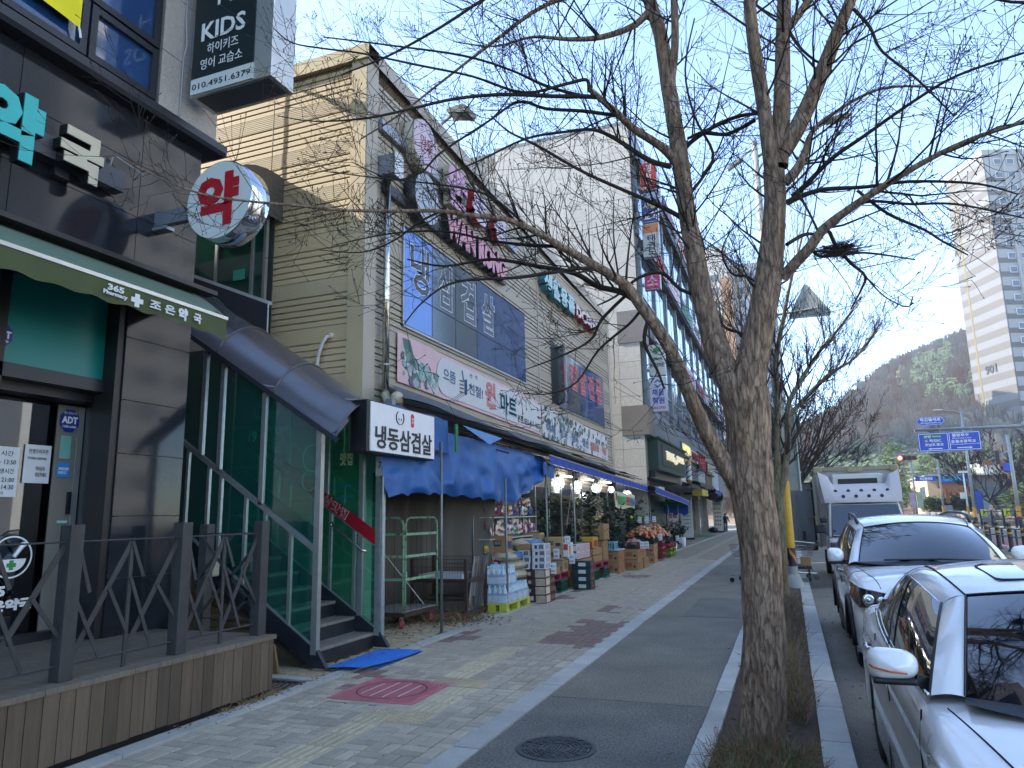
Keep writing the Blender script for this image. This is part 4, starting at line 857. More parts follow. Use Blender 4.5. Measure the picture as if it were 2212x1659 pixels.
# hanging goods: snack bags and packs on two shelves/hooks
gc = ['#8c2222', '#a8913a', '#2f5f3a', '#b3a9a0', '#7c3b57', '#c9c4bd', '#5a2a22', '#365a8c', '#b06a2c', '#9aa7a2']
gm = [M('goods%d' % i, c,.45, var=.25, scale=22) for i, c in enumerate(gc)]
sh = thing('snack_display', 'wall rack crowded with hanging snack bags in red, yellow and white', 'display rack',(-5.4,13.2,0))
for z_ in (.75,1.22,1.62): part('shelf', MB().box(-5.55,-5.2,12.35,15.0, z_-.02, z_), M('shelf_white'), sh)
bagm = []
for i in range(10):
    mb = MB(); mb.grid(lambda u, v: (.035*math.sin(math.pi*u)*math.sin(math.pi*v)+.01*math.sin(v*9+i),-.06+.12*u,-.085+.17*v),4,5); mb.grid(lambda u, v: (-.02*math.sin(math.pi*u)*math.sin(math.pi*v),-.06+.12*(1-u),-.085+.17*v),3,3); mb.add([(.04,-.035,-.03),(.04,.035,-.03),(.043,.035,.02),(.043,-.035,.02)],[(0,1,2,3)],1)
    bagm.append(mb.mesh('snack_bag',[gm[i], gm[(i*3+5) % 10]]))
n = 0
for z_, x_, dy in ((.86,-5.22,.095),(1.02,-5.28,.10),(1.36,-5.25,.12),(1.48,-5.35,.13),(1.75,-5.32,.14),(1.93,-5.34,.15)):
    y = 12.42
    while y < 14.95:
        if z_ > 1.3 and z_ < 1.6: mm = bagm[rnd.choice((3,5,4,5,9))]
        elif z_ < 1.1: mm = bagm[rnd.choice((0,1,6,1,0,8,3))]
        else: mm = bagm[rnd.randrange(10)]
        o = piece('snack_bag', mm,(x_+rnd.uniform(-.03,.03), y, z_+rnd.uniform(-.03,.03)), sh); o.rotation_euler = (rnd.uniform(-.3,.3), rnd.uniform(-.15,.15), rnd.uniform(-.5,.5)); y += dy*rnd.uniform(.8,1.2)
# awning frames and tarps
mBT = M('tarp_blue', '#164c88',.5, var=.16, scale=2.2, bump=.25, bscale=7, rvar=.1); mBA = M('awning_blue', '#16358f',.6, var=.12, scale=3, bump=.2, bscale=12); mGT = M('tarp_grey', '#4c5154',.7, var=.18, scale=2, bump=.3, bscale=6); mBRN = M('tarp_brown', '#655d54',.75, var=.12, scale=2, bump=.25, bscale=5)
gtp = solo('grey_tarpaulin', MB().grid(lambda u, v: (FX+.05+.80*v,9.0+16.2*u+(1-v)*.25*(1-u)-.65*v*(1-u),3.66-.52*u*1.12-(.40-.12*u)*v+.03*math.sin(u*40)*v+.02*math.sin(u*17+v*5)),90,8), mGT, 'long weathered grey tarpaulin sloping over the shopfront below the banners', 'tarpaulin', smooth=True)
# blue tarpaulin: gathered sheet with scalloped hem
def foldy(u, v):
    y = 7.98+6.7*u
    top = 2.98-.1*u if u > .28 else 2.62
    n_ = noise.noise(Vector((u*7, v*2.2,1.3)))+.6*noise.noise(Vector((u*15, v*4,5)))
    sc = .045*abs(math.sin(u*math.pi*13))
    bot = 1.90+.05*math.sin(u*7)+sc+(.62*max(0,(u-.68)/.32)**1.3)
    bot = min(bot,2.62)
    z = top+(bot-top)*v
    x = -4.80+.05*v+.10*n_*(.25+v)+.03*math.sin(u*50+n_*4)*v-.25*(1-v)*(1-v)*(.5)
    return (x, y, z)
btp = thing('blue_tarpaulin', 'crumpled blue tarpaulin with scalloped hem hung across the left shopfront', 'tarpaulin',(-4.8,11,2.4))
part('sheet', MB().grid(foldy,150,26), mBT, btp, smooth=True)
part('sheet', MB().grid(lambda u, v: (-4.84+.03*math.sin(u*9),8.1+1.75*u,3.12-.5*v+.02*math.sin(u*12)),20,5), mBT, btp, smooth=True)
part('corner_flap', MB().grid(lambda u, v: (-4.66+.03*math.sin(u*8),13.95+.62*u,2.72-.02*u-(.26+.05*u)*v),8,6), M('tarp_navy', '#1b4a80',.6, var=.1), btp, smooth=True)
part('green_edge', MB().box(-4.72,-4.70,9.86,9.95,2.62,3.05), M('tarp_green', '#1d6a48',.6, var=.1), btp)
part('loose_flap', MB().add([(-4.7,10.1,3.06),(-4.62,11.6,2.98),(-4.6,10.95,2.82)],[(0,1,2)]), M('tarp_light', '#4f79a8',.6, var=.1), btp)
# truss behind tarp top
tr = thing('awning_truss', 'dark steel truss and rods carrying the shopfront awnings', 'awning frame',(-4.9,16,2.9))
mPL = M('pole_grey', '#6f7472',.45, metal=.5, var=.15, scale=6)
for z_ in (3.0,2.78): part('chord', MB().tube([(-5.0,9.6, z_+.05),(-5.0,25, z_-.2)],.018,6), mSK, tr)
for k in range(24): 
    y = 9.8+k*.62; a = (z_-.0)
    part('web', MB().beam((-5.0, y,3.03-.016*k*.9),(-5.0, y+.31,2.82-.016*k*.9),.012,.012), mSK, tr)
for k in range(7): part('rafter', MB().tube([(FX,12+k*2.1,3.05),(-4.66,12+k*2.1,2.75)],.015,6), mSK, tr)
for i,(px, py, zt) in enumerate(((-4.80,9.56,2.75),(-4.70,11.9,2.3),(-4.80,14.5,2.75),(-4.80,16.6,2.72),(-4.8,26.6,2.4),(-4.8,30.8,2.3),(-4.75,33.3,2.2),(-5.52,12.3,2.6))):
    solo('awning_pole', MB().tube([(px, py,0),(px, py, zt)],.022,8).lathe([(.05,0),(.05,.012),(.022,.014)],(px, py,0),10), mPL,
         ['first thin steel pole, between the roll cage and the brown curtain', 'thin steel pole standing on the yellow pallet of water bottles', 'thin steel pole behind the rice sacks', 'thin steel pole behind the tan cartons and drink bottles', 'thin steel pole beside the onion crates', 'thin steel pole between garlic crate and potted plant', 'last thin steel pole under the end of the second awning', 'thin steel pole at the edge of the brown curtain'][i], 'pole', 'thin steel poles holding up the awnings', smooth=True)
# brown curtain
def cur(u, v):
    s_ = min(u/.62,1); q_ = max(0,(u-.62)/.38); y0 = 8.75+2.9*s_+.82*q_; pl_ = math.exp(-((u-.55)/.16)**2)
    x = -6.95+.25*s_+1.52*q_+.06*math.sin(u*70+2*math.sin(v*3))*(.25+pl_)+.05*noise.noise(Vector((u*6, v*3,0)))
    return (x, y0+.12*math.sin(v*3+u*5)*pl_,2.3*(1-v)+.02)
solo('brown_curtain', MB().grid(cur,160,20), mBRN, 'brown vinyl curtain gathered in folds behind the roll cage', 'curtain', smooth=True)
# striped blanket rag
solo('striped_cloth', MB().grid(lambda u, v: (-5.02-.14*u+.02*math.sin(v*20),11.2+.75*v+.0,.98-.95*u+.015*math.sin(v*60)),14,30,0), brickmat('stripe_cloth', '#3c3c3c', '#7e7c76', '#2d2d2d', bw=.4, bh=.05), 'grey striped cloth hanging down over the back of the rusty display rack', 'cloth', smooth=True)
# blue awning 1 and 2
def awn(nm, lab, y0, y1, z0, z1, x, droop=.17):
    t = thing(nm, lab, 'awning',(x, y0, z0)); n_ = int((y1-y0)*9)
    part('cloth', MB().grid(lambda u, v: (x-.95*v, y0+(y1-y0)*u, z0+(z1-z0)*u+.22*v-.02*math.sin(math.pi*v)),20,4), M('awning_top', '#253f6e',.6, var=.15, scale=2), t, smooth=True)
    part('valance', MB().grid(lambda u, v: (x+.012*math.sin(u*n_*1.4)*v+.01, y0+(y1-y0)*u, z0+(z1-z0)*u-v*(droop+.008*math.sin(u*n_*2))), n_*3,3), mBA, t, smooth=True)
    part('front_bar', MB().beam((x, y0, z0+.01),(x, y1, z1+.01),.03,.03), mAL, t); part('hem', MB().beam((x+.008, y0, z0-droop),(x+.008, y1, z1-droop),.008,.012), mWS, t); return t
awn('blue_awning', 'long blue awning with pleated valance above the cartons and drinks',14.2,25.2,2.86,2.53,-4.60)
a2_ = awn('blue_awning', 'second shorter blue awning beyond the first, above the onion crates',25.3,34.2,2.52,2.12,-4.35,.2)
part('side_drop', MB().grid(lambda u, v: (-4.4-1.1*u,34.2,2.1-v*(.55+.12*math.sin(u*9)**2)*(1-.15*u)),12,3), mBA, a2_, smooth=True); part('green_stripe', MB().box(-5.5,-4.45,33.2,33.22,1.9,2.12), M('tarp_green'), a2_)
# globe lamps
mGL = M('lamp_glass', '#cfd6d8',.15, var=0, alpha=.28); mLED = M('led_tube',(1,1,.97),.5, var=0, emis=7)
for i,(x, y, z, lab) in enumerate(((-4.72,15.1,2.32, 'nearest clear globe lamp hanging beside the blue tarpaulin edge'),(-4.9,17.2,2.33, 'second clear globe lamp hanging under the blue awning'),(-5.0,19.6,2.35, 'third clear globe lamp, half hidden by the cream banner'),(-5.05,21.6,2.36, 'small lit lamp just above the cream banner'),(-4.85,22.9,2.22, 'last globe lamp behind the cream banner'))):
    t = thing('globe_lamp', lab, 'lamp',(x, y, z), 'lamps hanging under the blue awning'); r_ = .155 if i != 3 else .11
    part('globe', MB().ball((x, y, z), r_,20,12), mGL, t, smooth=True); part('bulb', MB().tube([(x, y, z-.09),(x, y, z+.08)],.035,10), mLED, t); part('cord', MB().tube([(x, y, z+r_),(x, y, z+.5)],.006,4), mBLK, t); part('cap', MB().lathe([(.05,0),(.04,.05),(0,.05)],(x, y, z+r_-.02),10), mBLK, t)
# hanging cables with slack
mb = MB()
for (a, b_, s_) in (((-4.8,16.6,2.3),(-4.85,19.5,2.4),.45),((-4.8,16.6,2.55),(-5.1,16.9,1.3),.0),((-4.85,20.5,2.0),(-4.9,24.5,2.1),.25)):
    a, b_ = Vector(a), Vector(b_); mb.tube([a.lerp(b_, k/12)-Vector((0,0, s_*4*(k/12)*(1-k/12))) for k in range(13)],.006,4)
solo('awning_cables', mb, M('cable_white', '#a8a8a0',.6, var=.05), 'slack pale cables looped between the poles under the blue awning', 'cable')
# cream banner
cb = thing('cream_banner', 'cream banner with green red and blue words hung under the blue awning', 'banner',(-4.6,21,2.1))
def cbf(u, v): return (-4.62+.03*math.sin(u*10+v),20.1+3.0*u,2.26-.07*u-v*(.44+.05*math.sin(u*6))-.0)
part('cloth', MB().grid(cbf,24,6), M('banner_cream', '#b9ba9d',.75, var=.07, scale=3), cb, smooth=True)
for b_, y, w_, m_ in (('절임배추',20.32,1.05, mGN),('주문',21.45,.5, M('txt_red', '#a52a26',.6, var=0)),('받습니다!',22.02,1.0, mLB)): txt(cb, b_,(-4.57, y,1.90-.02*(y-20)), w_,.26, m_, Vector((0,1,-.03)).normalized(), ZU, depth=.004, bold=.05)
part('printed_radish', MB().prism([(20.16,2.05),(20.22,2.22),(20.3,2.24),(20.26,2.05),(20.2,2.0)], 'x',-4.58,-4.575), M('txt_red'), cb)
# ivy garlands
ivm = M('ivy_leaf', '#1e3320',.6, var=.4, scale=9); lf = MB()
lf.add([(0,0,0),(.025,-.03,-.01),(.06,0,.0),(.025,.03,-.01),(.03,0,.008)],[(0,1,4),(1,2,4),(2,3,4),(3,0,4)])
def garland(pts, n_, spread, nm='ivy_garland', lab='', grp='artificial ivy garlands under the awning'):
    mb = MB()
    for k in range(n_):
        t = rnd.random()*(len(pts)-1); i = min(int(t), len(pts)-2); p = Vector(pts[i]).lerp(Vector(pts[i+1]), t-i)+Vector((rnd.gauss(0, spread), rnd.gauss(0, spread), rnd.gauss(0, spread)))
        mb.merge(lf, Matrix.Translation(p) @ Matrix.Rotation(rnd.uniform(0,6.3),4, 'Z') @ Matrix.Rotation(rnd.uniform(-.9,.9),4, 'Y') @ Matrix.Scale(rnd.uniform(1.3,2.4),4))
    mb.tube(pts,.008,4)
    t = thing(nm, lab, 'artificial ivy', pts[0], grp); part('foliage', mb, ivm, t)
labs = ['thick ivy garland hanging behind the green crates', 'ivy garland beside the last steel pole of the dark doors', 'ivy garland left of the cream banner', 'ivy garland hanging below the left corner of the cream banner', 'long thin ivy garland winding down the pole before the big carton', 'ivy garland right of the cream banner with red fruit', 'dark ivy mass above the onion crates']
for (pts, n_, s_), lab in zip([([(-5.2,15.6,2.1),(-5.25,15.7,1.6),(-5.2,15.7,1.0)],160,.09),([(-5.1,17.6,2.0),(-5.15,17.7,1.4),(-5.1,17.6,.9)],150,.1),([(-5.0,18.9,2.1),(-5.05,18.9,1.6),(-5.0,19.0,1.0)],200,.12),([(-4.85,19.8,2.1),(-4.9,20.0,1.4),(-4.85,20.0,.9)],170,.09),([(-4.75,20.9,2.0),(-4.7,20.8,1.3),(-4.72,20.6,.7)],150,.06),([(-4.9,23.3,2.1),(-4.95,23.6,1.6),(-4.9,23.4,1.2)],170,.12),([(-5.1,25.6,1.9),(-5.2,26.5,1.7),(-5.0,27.0,1.5)],200,.15)], labs): garland(pts, n_, s_, lab=lab)
fr = MB()
for k,(y, z) in enumerate(((16.7,1.6),(19.2,1.55),(20.1,1.42),(21.3,1.45),(22.0,1.65),(23.4,1.5))): fr.ball((-4.85, y, z),.05,8,5, k % 2)
solo('hanging_fruit', fr,[M('fruit_red', '#8e2a24',.4, var=.1), M('gourd', '#b9a070',.5, var=.1)], 'small red balls and cream gourds hung among the ivy', 'decoration', kind='stuff')
# ================================================================ GOODS ON THE PAVEMENT
mCB = M('cardboard', '#8f6f4a',.85, var=.1, scale=5, rv=.1, bump=.1, bscale=30); mCBt = M('cardboard_tape', '#a5895f',.5, var=.05)
mWBx = M('white_carton', '#bfbfc0',.7, var=.06, scale=4, rv=.04); mBRx = M('brown_carton', '#3f241b',.6, var=.1, scale=4); mGBx = M('green_carton', '#14302a',.6, var=.12, scale=4, rv=.1)
mRDx = M('red_print', '#a3342b',.6, var=.1); mPRT = M('print_grey', '#5d5f63',.7, var=.2, scale=40); mPHO = M('print_pear', '#a59280',.6, var=.35, scale=14); mPCR = M('crate_green', '#14503a',.5, var=.12, scale=6, rv=.1)
mPLR = M('pallet_red', '#7c2733',.6, var=.15, scale=6); mPLY = M('pallet_yellow', '#a8a83a',.6, var=.15, scale=6); mCRL = M('crate_lime', '#6f8a2c',.6, var=.15); mCRR = M('crate_red', '#8d2a30',.6, var=.15, scale=5); mBKc = M('crate_black', '#1a1b1c',.5, var=.1); mPRC = M('price_card', '#b9c0c4',.6, var=.08, scale=8)
def carton(nm, lab, cat, w_, d, h, body, faces=(), grp=None):
    """box with origin at the base centre; faces: (side, u0,u1,v0,v1, mat) as flat prints; side f=-y, r=+x"""
    t = thing(nm, lab, cat,(0,0,0), grp); ORG[t] = Vector()
    b_ = part('box', MB().box(-w_/2, w_/2,-d/2, d/2,.002, h-.002), body, t, bevel=.004)
    part('tape', MB().box(-w_/2-.001, w_/2+.001,-.025,.025, h-.002, h), mCBt, t)
    for s_, u0, u1, v0, v1, m_ in faces:
        if s_ == 'f': part('print', MB().box(-w_/2+u0*w_,-w_/2+u1*w_,-d/2-.0015,-d/2, v0*h, v1*h), m_, t)
        else: part('print', MB().box(w_/2, w_/2+.0015,-d/2+u0*d,-d/2+u1*d, v0*h, v1*h), m_, t)
    return t
first = {}
def put(key, mk, loc, rz=0, label=None, grp=None):
    if key not in first: t = mk(); first[key] = t; t.location = loc; t.rotation_euler.z = rz; t['label'] = label
    else: t = dup(first[key], loc, rz, label)
    if grp: t['group'] = grp
    return t
ordn = ['bottom', 'second', 'third', 'fourth', 'fifth']
# brown pear cartons, four high, with white cartons on top
mkp = lambda: carton('pear_carton', '', 'box',.36,.60,.152, mBRx,[('f',.45,.98,.06,.94, mPHO),('f',.04,.2,.3,.7, M('print_cream', '#b7a890',.6, var=.2)),('r',.05,.45,.1,.95, M('print_cream')),('r',.55,.95,.3,.8, M('print_brownlt', '#6b4b3b',.6, var=.2))])
for k in range(4): t = put('pear', mkp,(-4.60,13.45,.155*k), rnd.uniform(-.02,.02),['lowest', 'second lowest', 'second highest', 'top'][k]+' dark brown pear carton under the white cartons', 'dark brown pear cartons')
txt(first['pear'], '배',(-.15,-.3015,.05),.08,.08, mWHT, XR, ZU, depth=.001, bold=.04)
for k in range(4): put('pear', mkp,(-4.97,13.45,.155*k),0,['lowest', 'second lowest', 'second highest', 'top'][k]+' brown pear carton of the inner stack, behind the water bottles', 'dark brown pear cartons')
mkw = lambda: carton('white_carton', '', 'box',.26,.34,.118, mWBx,[('f',.55,.92,.2,.85, mPRT),('f',.22,.42,.2,.75, M('print_dark', '#303236',.6, var=.3, scale=60)),('r',.1,.9,.15,.9, M('print_light', '#8f9399',.6, var=.3, scale=60)),('f',.05,.1,.75,.9, mRDx)])
for k in range(4): put('white', mkw,(-4.55+rnd.uniform(-.01,.01),13.35,.62+.12*k), rnd.uniform(-.03,.03),['bottom', 'second', 'third', 'top'][k]+' white noodle carton in the taller stack above the pear cartons', 'small white cartons stacked on the pear cartons')
for k in range(3): put('white', mkw,(-4.86+rnd.uniform(-.01,.01),13.35,.62+.12*k), rnd.uniform(-.03,.03),['bottom', 'middle', 'top'][k]+' white carton in the lower stack beside the rice sacks', 'small white cartons stacked on the pear cartons')
ob = carton('open_carton', 'open brown carton with water bottles on the lower white stack', 'box',.28,.34,.12, mCB); ob.location = (-4.86,13.35,.98)
mBTc = M('bottle_clear', '#d3e1e6',.1, var=.1, trans=.0, alpha=.45, spec=.8); mLBb = M('bottle_label', '#3c5fae',.5, var=.3, scale=30); mCAPb = M('cap_paleblue', '#9fc0d8',.5, var=.05); mCAPw = M('cap_white', '#c5c9cb',.5, var=.03)
def bottle(mb, x, y, z, h=.31, r_=.044, cap=2, lab=1, liq=0):
    mb.lathe([(r_*.9,0),(r_,.01),(r_, h*.30),(r_*.93, h*.33),(r_, h*.36),(r_, h*.62),(r_*.75, h*.76),(r_*.38, h*.86),(r_*.33, h*.9)],(x, y, z),8, 'z', liq); mb.lathe([(r_*1.01, h*.42),(r_*1.01, h*.54)],(x, y, z),8, 'z', lab); mb.lathe([(r_*.4, h*.88),(r_*.4, h*.98),(0, h*.98)],(x, y, z),8, 'z', cap)
for k,(dx, dy) in enumerate(((-.08,-.1),(.0,-.1),(.08,-.1),(-.04,.0),(.06,.02))):
    mb = MB(); bottle(mb,0,0,0,.26,.04,2,0); solo('small_water_bottle', mb,[mBTc, mLBb, mCAPw],['clear bottle standing on the open carton, at its left', 'clear bottle standing at the middle of the open carton', 'clear bottle standing at the right of the open carton', 'clear bottle at the back left of the open carton', 'clear bottle at the back right of the open carton'][k], 'bottle', 'clear bottles on the open carton', loc=(-4.72+dx*1.2,13.35+dy,1.09), smooth=True)
for v in list(bpy.data.objects):
    pass
# water packs on yellow pallet
def pallet(nm, lab, m_, x0, x1, y0, y1, z, h=.14):
    t = thing(nm, lab, 'pallet',((x0+x1)/2,(y0+y1)/2, z))
    part('deck', MB().box(x0, x1, y0, y1, z+h-.025, z+h), m_, t, bevel=.004); part('deck', MB().box(x0, x1, y0, y1, z, z+.02), m_, t)
    for i in range(3):
        for j in range(3):
            cx_ = x0+.07+(x1-x0-.14)*i/2; cy_ = y0+.07+(y1-y0-.14)*j/2; part('block', MB().box(cx_-.07, cx_+.07, cy_-.07, cy_+.07, z+.02, z+h-.025), m_, t, bevel=.006)
    return t
pallet('yellow_pallet', 'yellow plastic pallet under the bottled water by the kerb strip', mPLY,-5.22,-4.66,11.75,12.95,0,.15)
def waterpack(loc, lab, n1=3, n2=3):
    t = thing('water_pack', lab, 'bottled water', loc, 'shrink wrapped packs of bottled water on the pallet')
    for i in range(n1):
        for j in range(n2): mb = MB(); bottle(mb, loc[0]+(i-(n1-1)/2)*.092, loc[1]+(j-(n2-1)/2)*.092, loc[2]); part('bottle', mb,[mBTc, mLBb, mCAPb], t, smooth=True)
    w_, d = n1*.046+.004, n2*.046+.004
    f = lambda u, v: None
    mb = MB(); P = [(-w_,-d),(w_,-d),(w_, d),(-w_, d)]
    for k in range(4):
        a, b_ = P[k], P[(k+1) % 4]; mb.grid(lambda u, v: (loc[0]+(a[0]+(b_[0]-a[0])*u)*(1+.02*math.sin(v*30)), loc[1]+(a[1]+(b_[1]-a[1])*u)*(1+.02*math.sin(v*30+k)), loc[2]+.17*v),3,8)
    part('wrap', mb, M('shrink_wrap', '#d3dde2',.2, var=.1, alpha=.35), t)
for j in range(4):
    for i in range(2): waterpack((-4.81-.29*i,11.92+.29*j,.152),('outer' if i == 0 else 'inner')+' row of the lower layer, '+['nearest', 'second', 'third', 'farthest'][j]+' pack of bottled water')
for j in range(2):
    for i in range(2): waterpack((-4.84-.29*i,11.94+.29*j,.47),('outer' if i == 0 else 'inner')+' '+['near', 'far'][j]+' pack of bottled water in the upper layer')
# rice sacks
mRS = M('rice_sack', '#a39a84',.8, var=.12, scale=8, bump=.3, bscale=20)
for k,(x, y, z, rz, lab) in enumerate(((-5.05,13.0,.55,.1, 'bottom rice sack of the pile behind the water'),(-5.08,12.95,.72,-.1, 'second rice sack from the bottom behind the water'),(-5.1,12.9,.88,.15, 'rice sack with blue and red print behind the water'),(-4.98,13.6,1.08,-.25, 'plump pale rice sack lying on top of the pile'))):
    mb = MB()
    def sf(u, v): a = 2*math.pi*u; b_ = math.pi*v; q = 1-.25*abs(math.cos(b_))**6; return (.30*math.sin(b_)**.45*math.cos(a)*q,.42*math.cos(b_),.105*math.sin(b_)**.6*math.sin(a)+.008*math.sin(a*9+v*20))
    mb.grid(sf,20,16); t = thing('rice_sack', lab, 'sack',(0,0,0), 'plastic rice sacks piled behind the water'); ORG[t] = Vector(); part('sack', mb, mRS, t, smooth=True)
    m2 = MB(); m2.grid(lambda u, v: (.305*math.sin(math.pi*(.3+.4*v))**.45*math.cos(2*math.pi*(-.02+.17*u)),.42*math.cos(math.pi*(.3+.4*v)),.108*math.sin(2*math.pi*(-.02+.17*u))),6,6); 
    if k >= 2: part('blue_print', m2, M('sack_blue', '#2a5b8c',.6, var=.4, scale=12), t, smooth=True)
    t.location = (x, y, z); t.rotation_euler.z = rz
bxs = carton('snack_carton', 'brown carton of snacks with a blue word strip behind the poles', 'box',.55,.30,.35, mCB,[('f',.2,.8,.45,.75, M('print_navy', '#27324f',.6, var=.1)),('r',.1,.9,.3,.7, M('print_navy'))]); bxs.location = (-5.25,12.75,.92)
txt(bxs, '스낵 기획팩',(-.15,-.1535,.18),.3,.07, mCBt, XR, ZU, depth=.001, bold=.03)
rb_ = thing('red_shelf', 'red display shelf with white packs standing behind the rice sacks', 'shelf',(-5.25,12.6,0)); part('frame', MB().box(-5.5,-5.1,12.5,12.9,0,.9), M('red_dark', '#5e1b1e',.5, var=.1), rb_); part('pack', MB().box(-5.4,-5.3,12.48,12.5,.55,.8), mWBx, rb_); part('pack', MB().box(-5.25,-5.12,12.48,12.5,.55,.8), mWBx, rb_)
# green crates and pallets
def crate(nm, w_, d, h, m_, lab='', grp=None, rows=3):
    t = thing(nm, lab, 'crate',(0,0,0), grp); ORG[t] = Vector(); 
    part('base', MB().box(-w_/2, w_/2,-d/2, d/2,0,.012), m_, t)
    mb = MB()
    for sx, sy, L_, ax in ((0,-d/2, w_,0),(0, d/2, w_,0),(-w_/2,0, d,1),(w_/2,0, d,1)):
        for z0, z1 in ((0, h*.16),(h*.82, h)):
            if ax == 0: mb.box(-L_/2, L_/2, sy-.008, sy+.008, z0, z1)
            else: mb.box(sx-.008, sx+.008,-L_/2, L_/2, z0, z1)
        n_ = max(3, int(L_/.06))
        for k in range(n_+1):
            q = -L_/2+L_*k/n_
            if ax == 0: mb.box(q-.007, q+.007, sy-.007, sy+.007, h*.16, h*.82)
            else: mb.box(sx-.007, sx+.007, q-.007, q+.007, h*.16, h*.82)
        for r_ in range(1, rows):
            zc = h*.16+(h*.66)*r_/rows
            if ax == 0: mb.box(-L_/2, L_/2, sy-.005, sy+.005, zc-.006, zc+.006)
            else: mb.box(sx-.005, sx+.005,-L_/2, L_/2, zc-.006, zc+.006)
    part('lattice_side', mb, m_, t); return t
mkc = lambda: crate('green_crate',.40,.52,.28, mPCR)
GG = 'green plastic lattice crates under and behind the goods'
for (x, y, z, lab) in ((-4.95,14.35,0, 'green crate on the ground left of the caster wheel'),(-4.86,15.15,0, 'green crate on the ground under the far end of the red pallet'),(-4.82,17.75,0, 'near green crate under the second red pallet'),(-4.80,18.75,0, 'far green crate under the second red pallet')): put('gcrate', mkc,(x, y, z),0, lab, GG)
pallet('red_pallet', 'dark red plastic pallet carrying drink bottles and tan cartons', mPLR,-5.15,-4.63,14.1,15.5,.285,.14)
pallet('red_pallet', 'second dark red pallet on green crates before the big carrot carton', mPLR,-5.15,-4.60,17.5,19.1,.285,.14)
part_c = thing('caster_wheel', 'small red caster wheel between the green crates', 'wheel',(-4.75,14.75,.06)); part('wheel', MB().lathe([(0,-.02),(.06,-.02),(.06,.02),(0,.02)],(-4.75,14.72,.06),14, 'x'), mCRR, part_c); part('fork', MB().box(-4.78,-4.72,14.70,14.74,.06,.16), mAL, part_c)
for k in range(4):
    for j in range(2): put('gc2', lambda: crate('green_crate',.5,.36,.19, mPCR),(-5.10,16.9+.38*j,.0+.195*k+.2),0,['lowest', 'second lowest', 'second highest', 'top'][k]+' green crate of the '+['left', 'right'][j]+' column standing before the dark doors', GG)
tray = crate('drink_tray',.36,.62,.14, mCB, 'low tan carton tray holding rows of drink bottles', None,1); tray.location = (-4.80,14.45,.425)
part('tray_front', MB().box(.175,.185,-.31,.31,0,.13), mCB, tray)
tray['category'] = 'tray'
mJ = [M('drink_dark', '#241512',.15, var=.1, spec=.8), M('drink_red', '#7a1418',.4, var=.1), M('drink_cap', '#a98b3c',.5, var=.1), M('drink_blue', '#1d2a6a',.4, var=.1)]
k = 0
for i in range(3):
    for j in range(6):
        mb = MB(); bottle(mb,0,0,0,.27,.035,2,1 if j < 5 else 3,0); solo('drink_bottle', mb, mJ,['outer', 'middle', 'inner'][i]+' row of the drink tray, '+['nearest', 'second', 'third', 'fourth', 'fifth', 'farthest'][j]+' dark bottle', 'bottle', 'dark drink bottles in the tan tray', loc=(-4.69-i*.1,14.2+j*.1,.44), smooth=True)
for j in range(4): mb = MB(); bottle(mb,0,0,0,.27,.04,2,3,0); solo('drink_bottle', mb, mJ,['nearest', 'second', 'third', 'farthest'][j]+' blue labelled bottle behind the drink tray', 'bottle', 'blue labelled bottles', loc=(-5.0,14.35+.11*j,.80), smooth=True)
inner = carton('bottle_carton', 'open tan carton under the blue labelled bottles', 'box',.4,.6,.36, mCB); inner.location = (-5.02,14.5,.43)
mkt = lambda: carton('tan_carton', '', 'box',.40,.36,.24, M('tan_box', '#9f8765',.8, var=.08, scale=5, rv=.05),[('f',.1,.5,.3,.7, M('print_olive', '#6d5d3c',.6, var=.3, scale=30)),('f',.6,.9,.2,.5, M('print_darkb', '#3a3026',.6, var=.3, scale=50)),('r',.15,.85,.2,.8, M('print_olive'))])
for k in range(3): put('tan', mkt,(-4.82,15.15,.43+.245*k),0,['bottom', 'middle', 'top'][k]+' tan carton with gold print beside the drink bottles', 'tan cartons with gold print')
put('tan', mkt,(-5.25,14.9,1.02),.1, 'tan carton of the back row beneath the awning lamp', 'tan cartons with gold print'); put('tan', mkt,(-5.25,14.9,.77),0, 'lower tan carton of the back row behind the bottles', 'tan cartons with gold print')
wpk = [carton('white_snack_box', 'white box with orange print beside the top tan carton', 'box',.12,.36,.30, mWBx,[('r',.1,.5,.1,.9, M('print_orange', '#b4703a',.6, var=.2)),('f',.1,.9,.5,.9, mRDx)])]; wpk[0].location = (-4.55,15.15,.74)
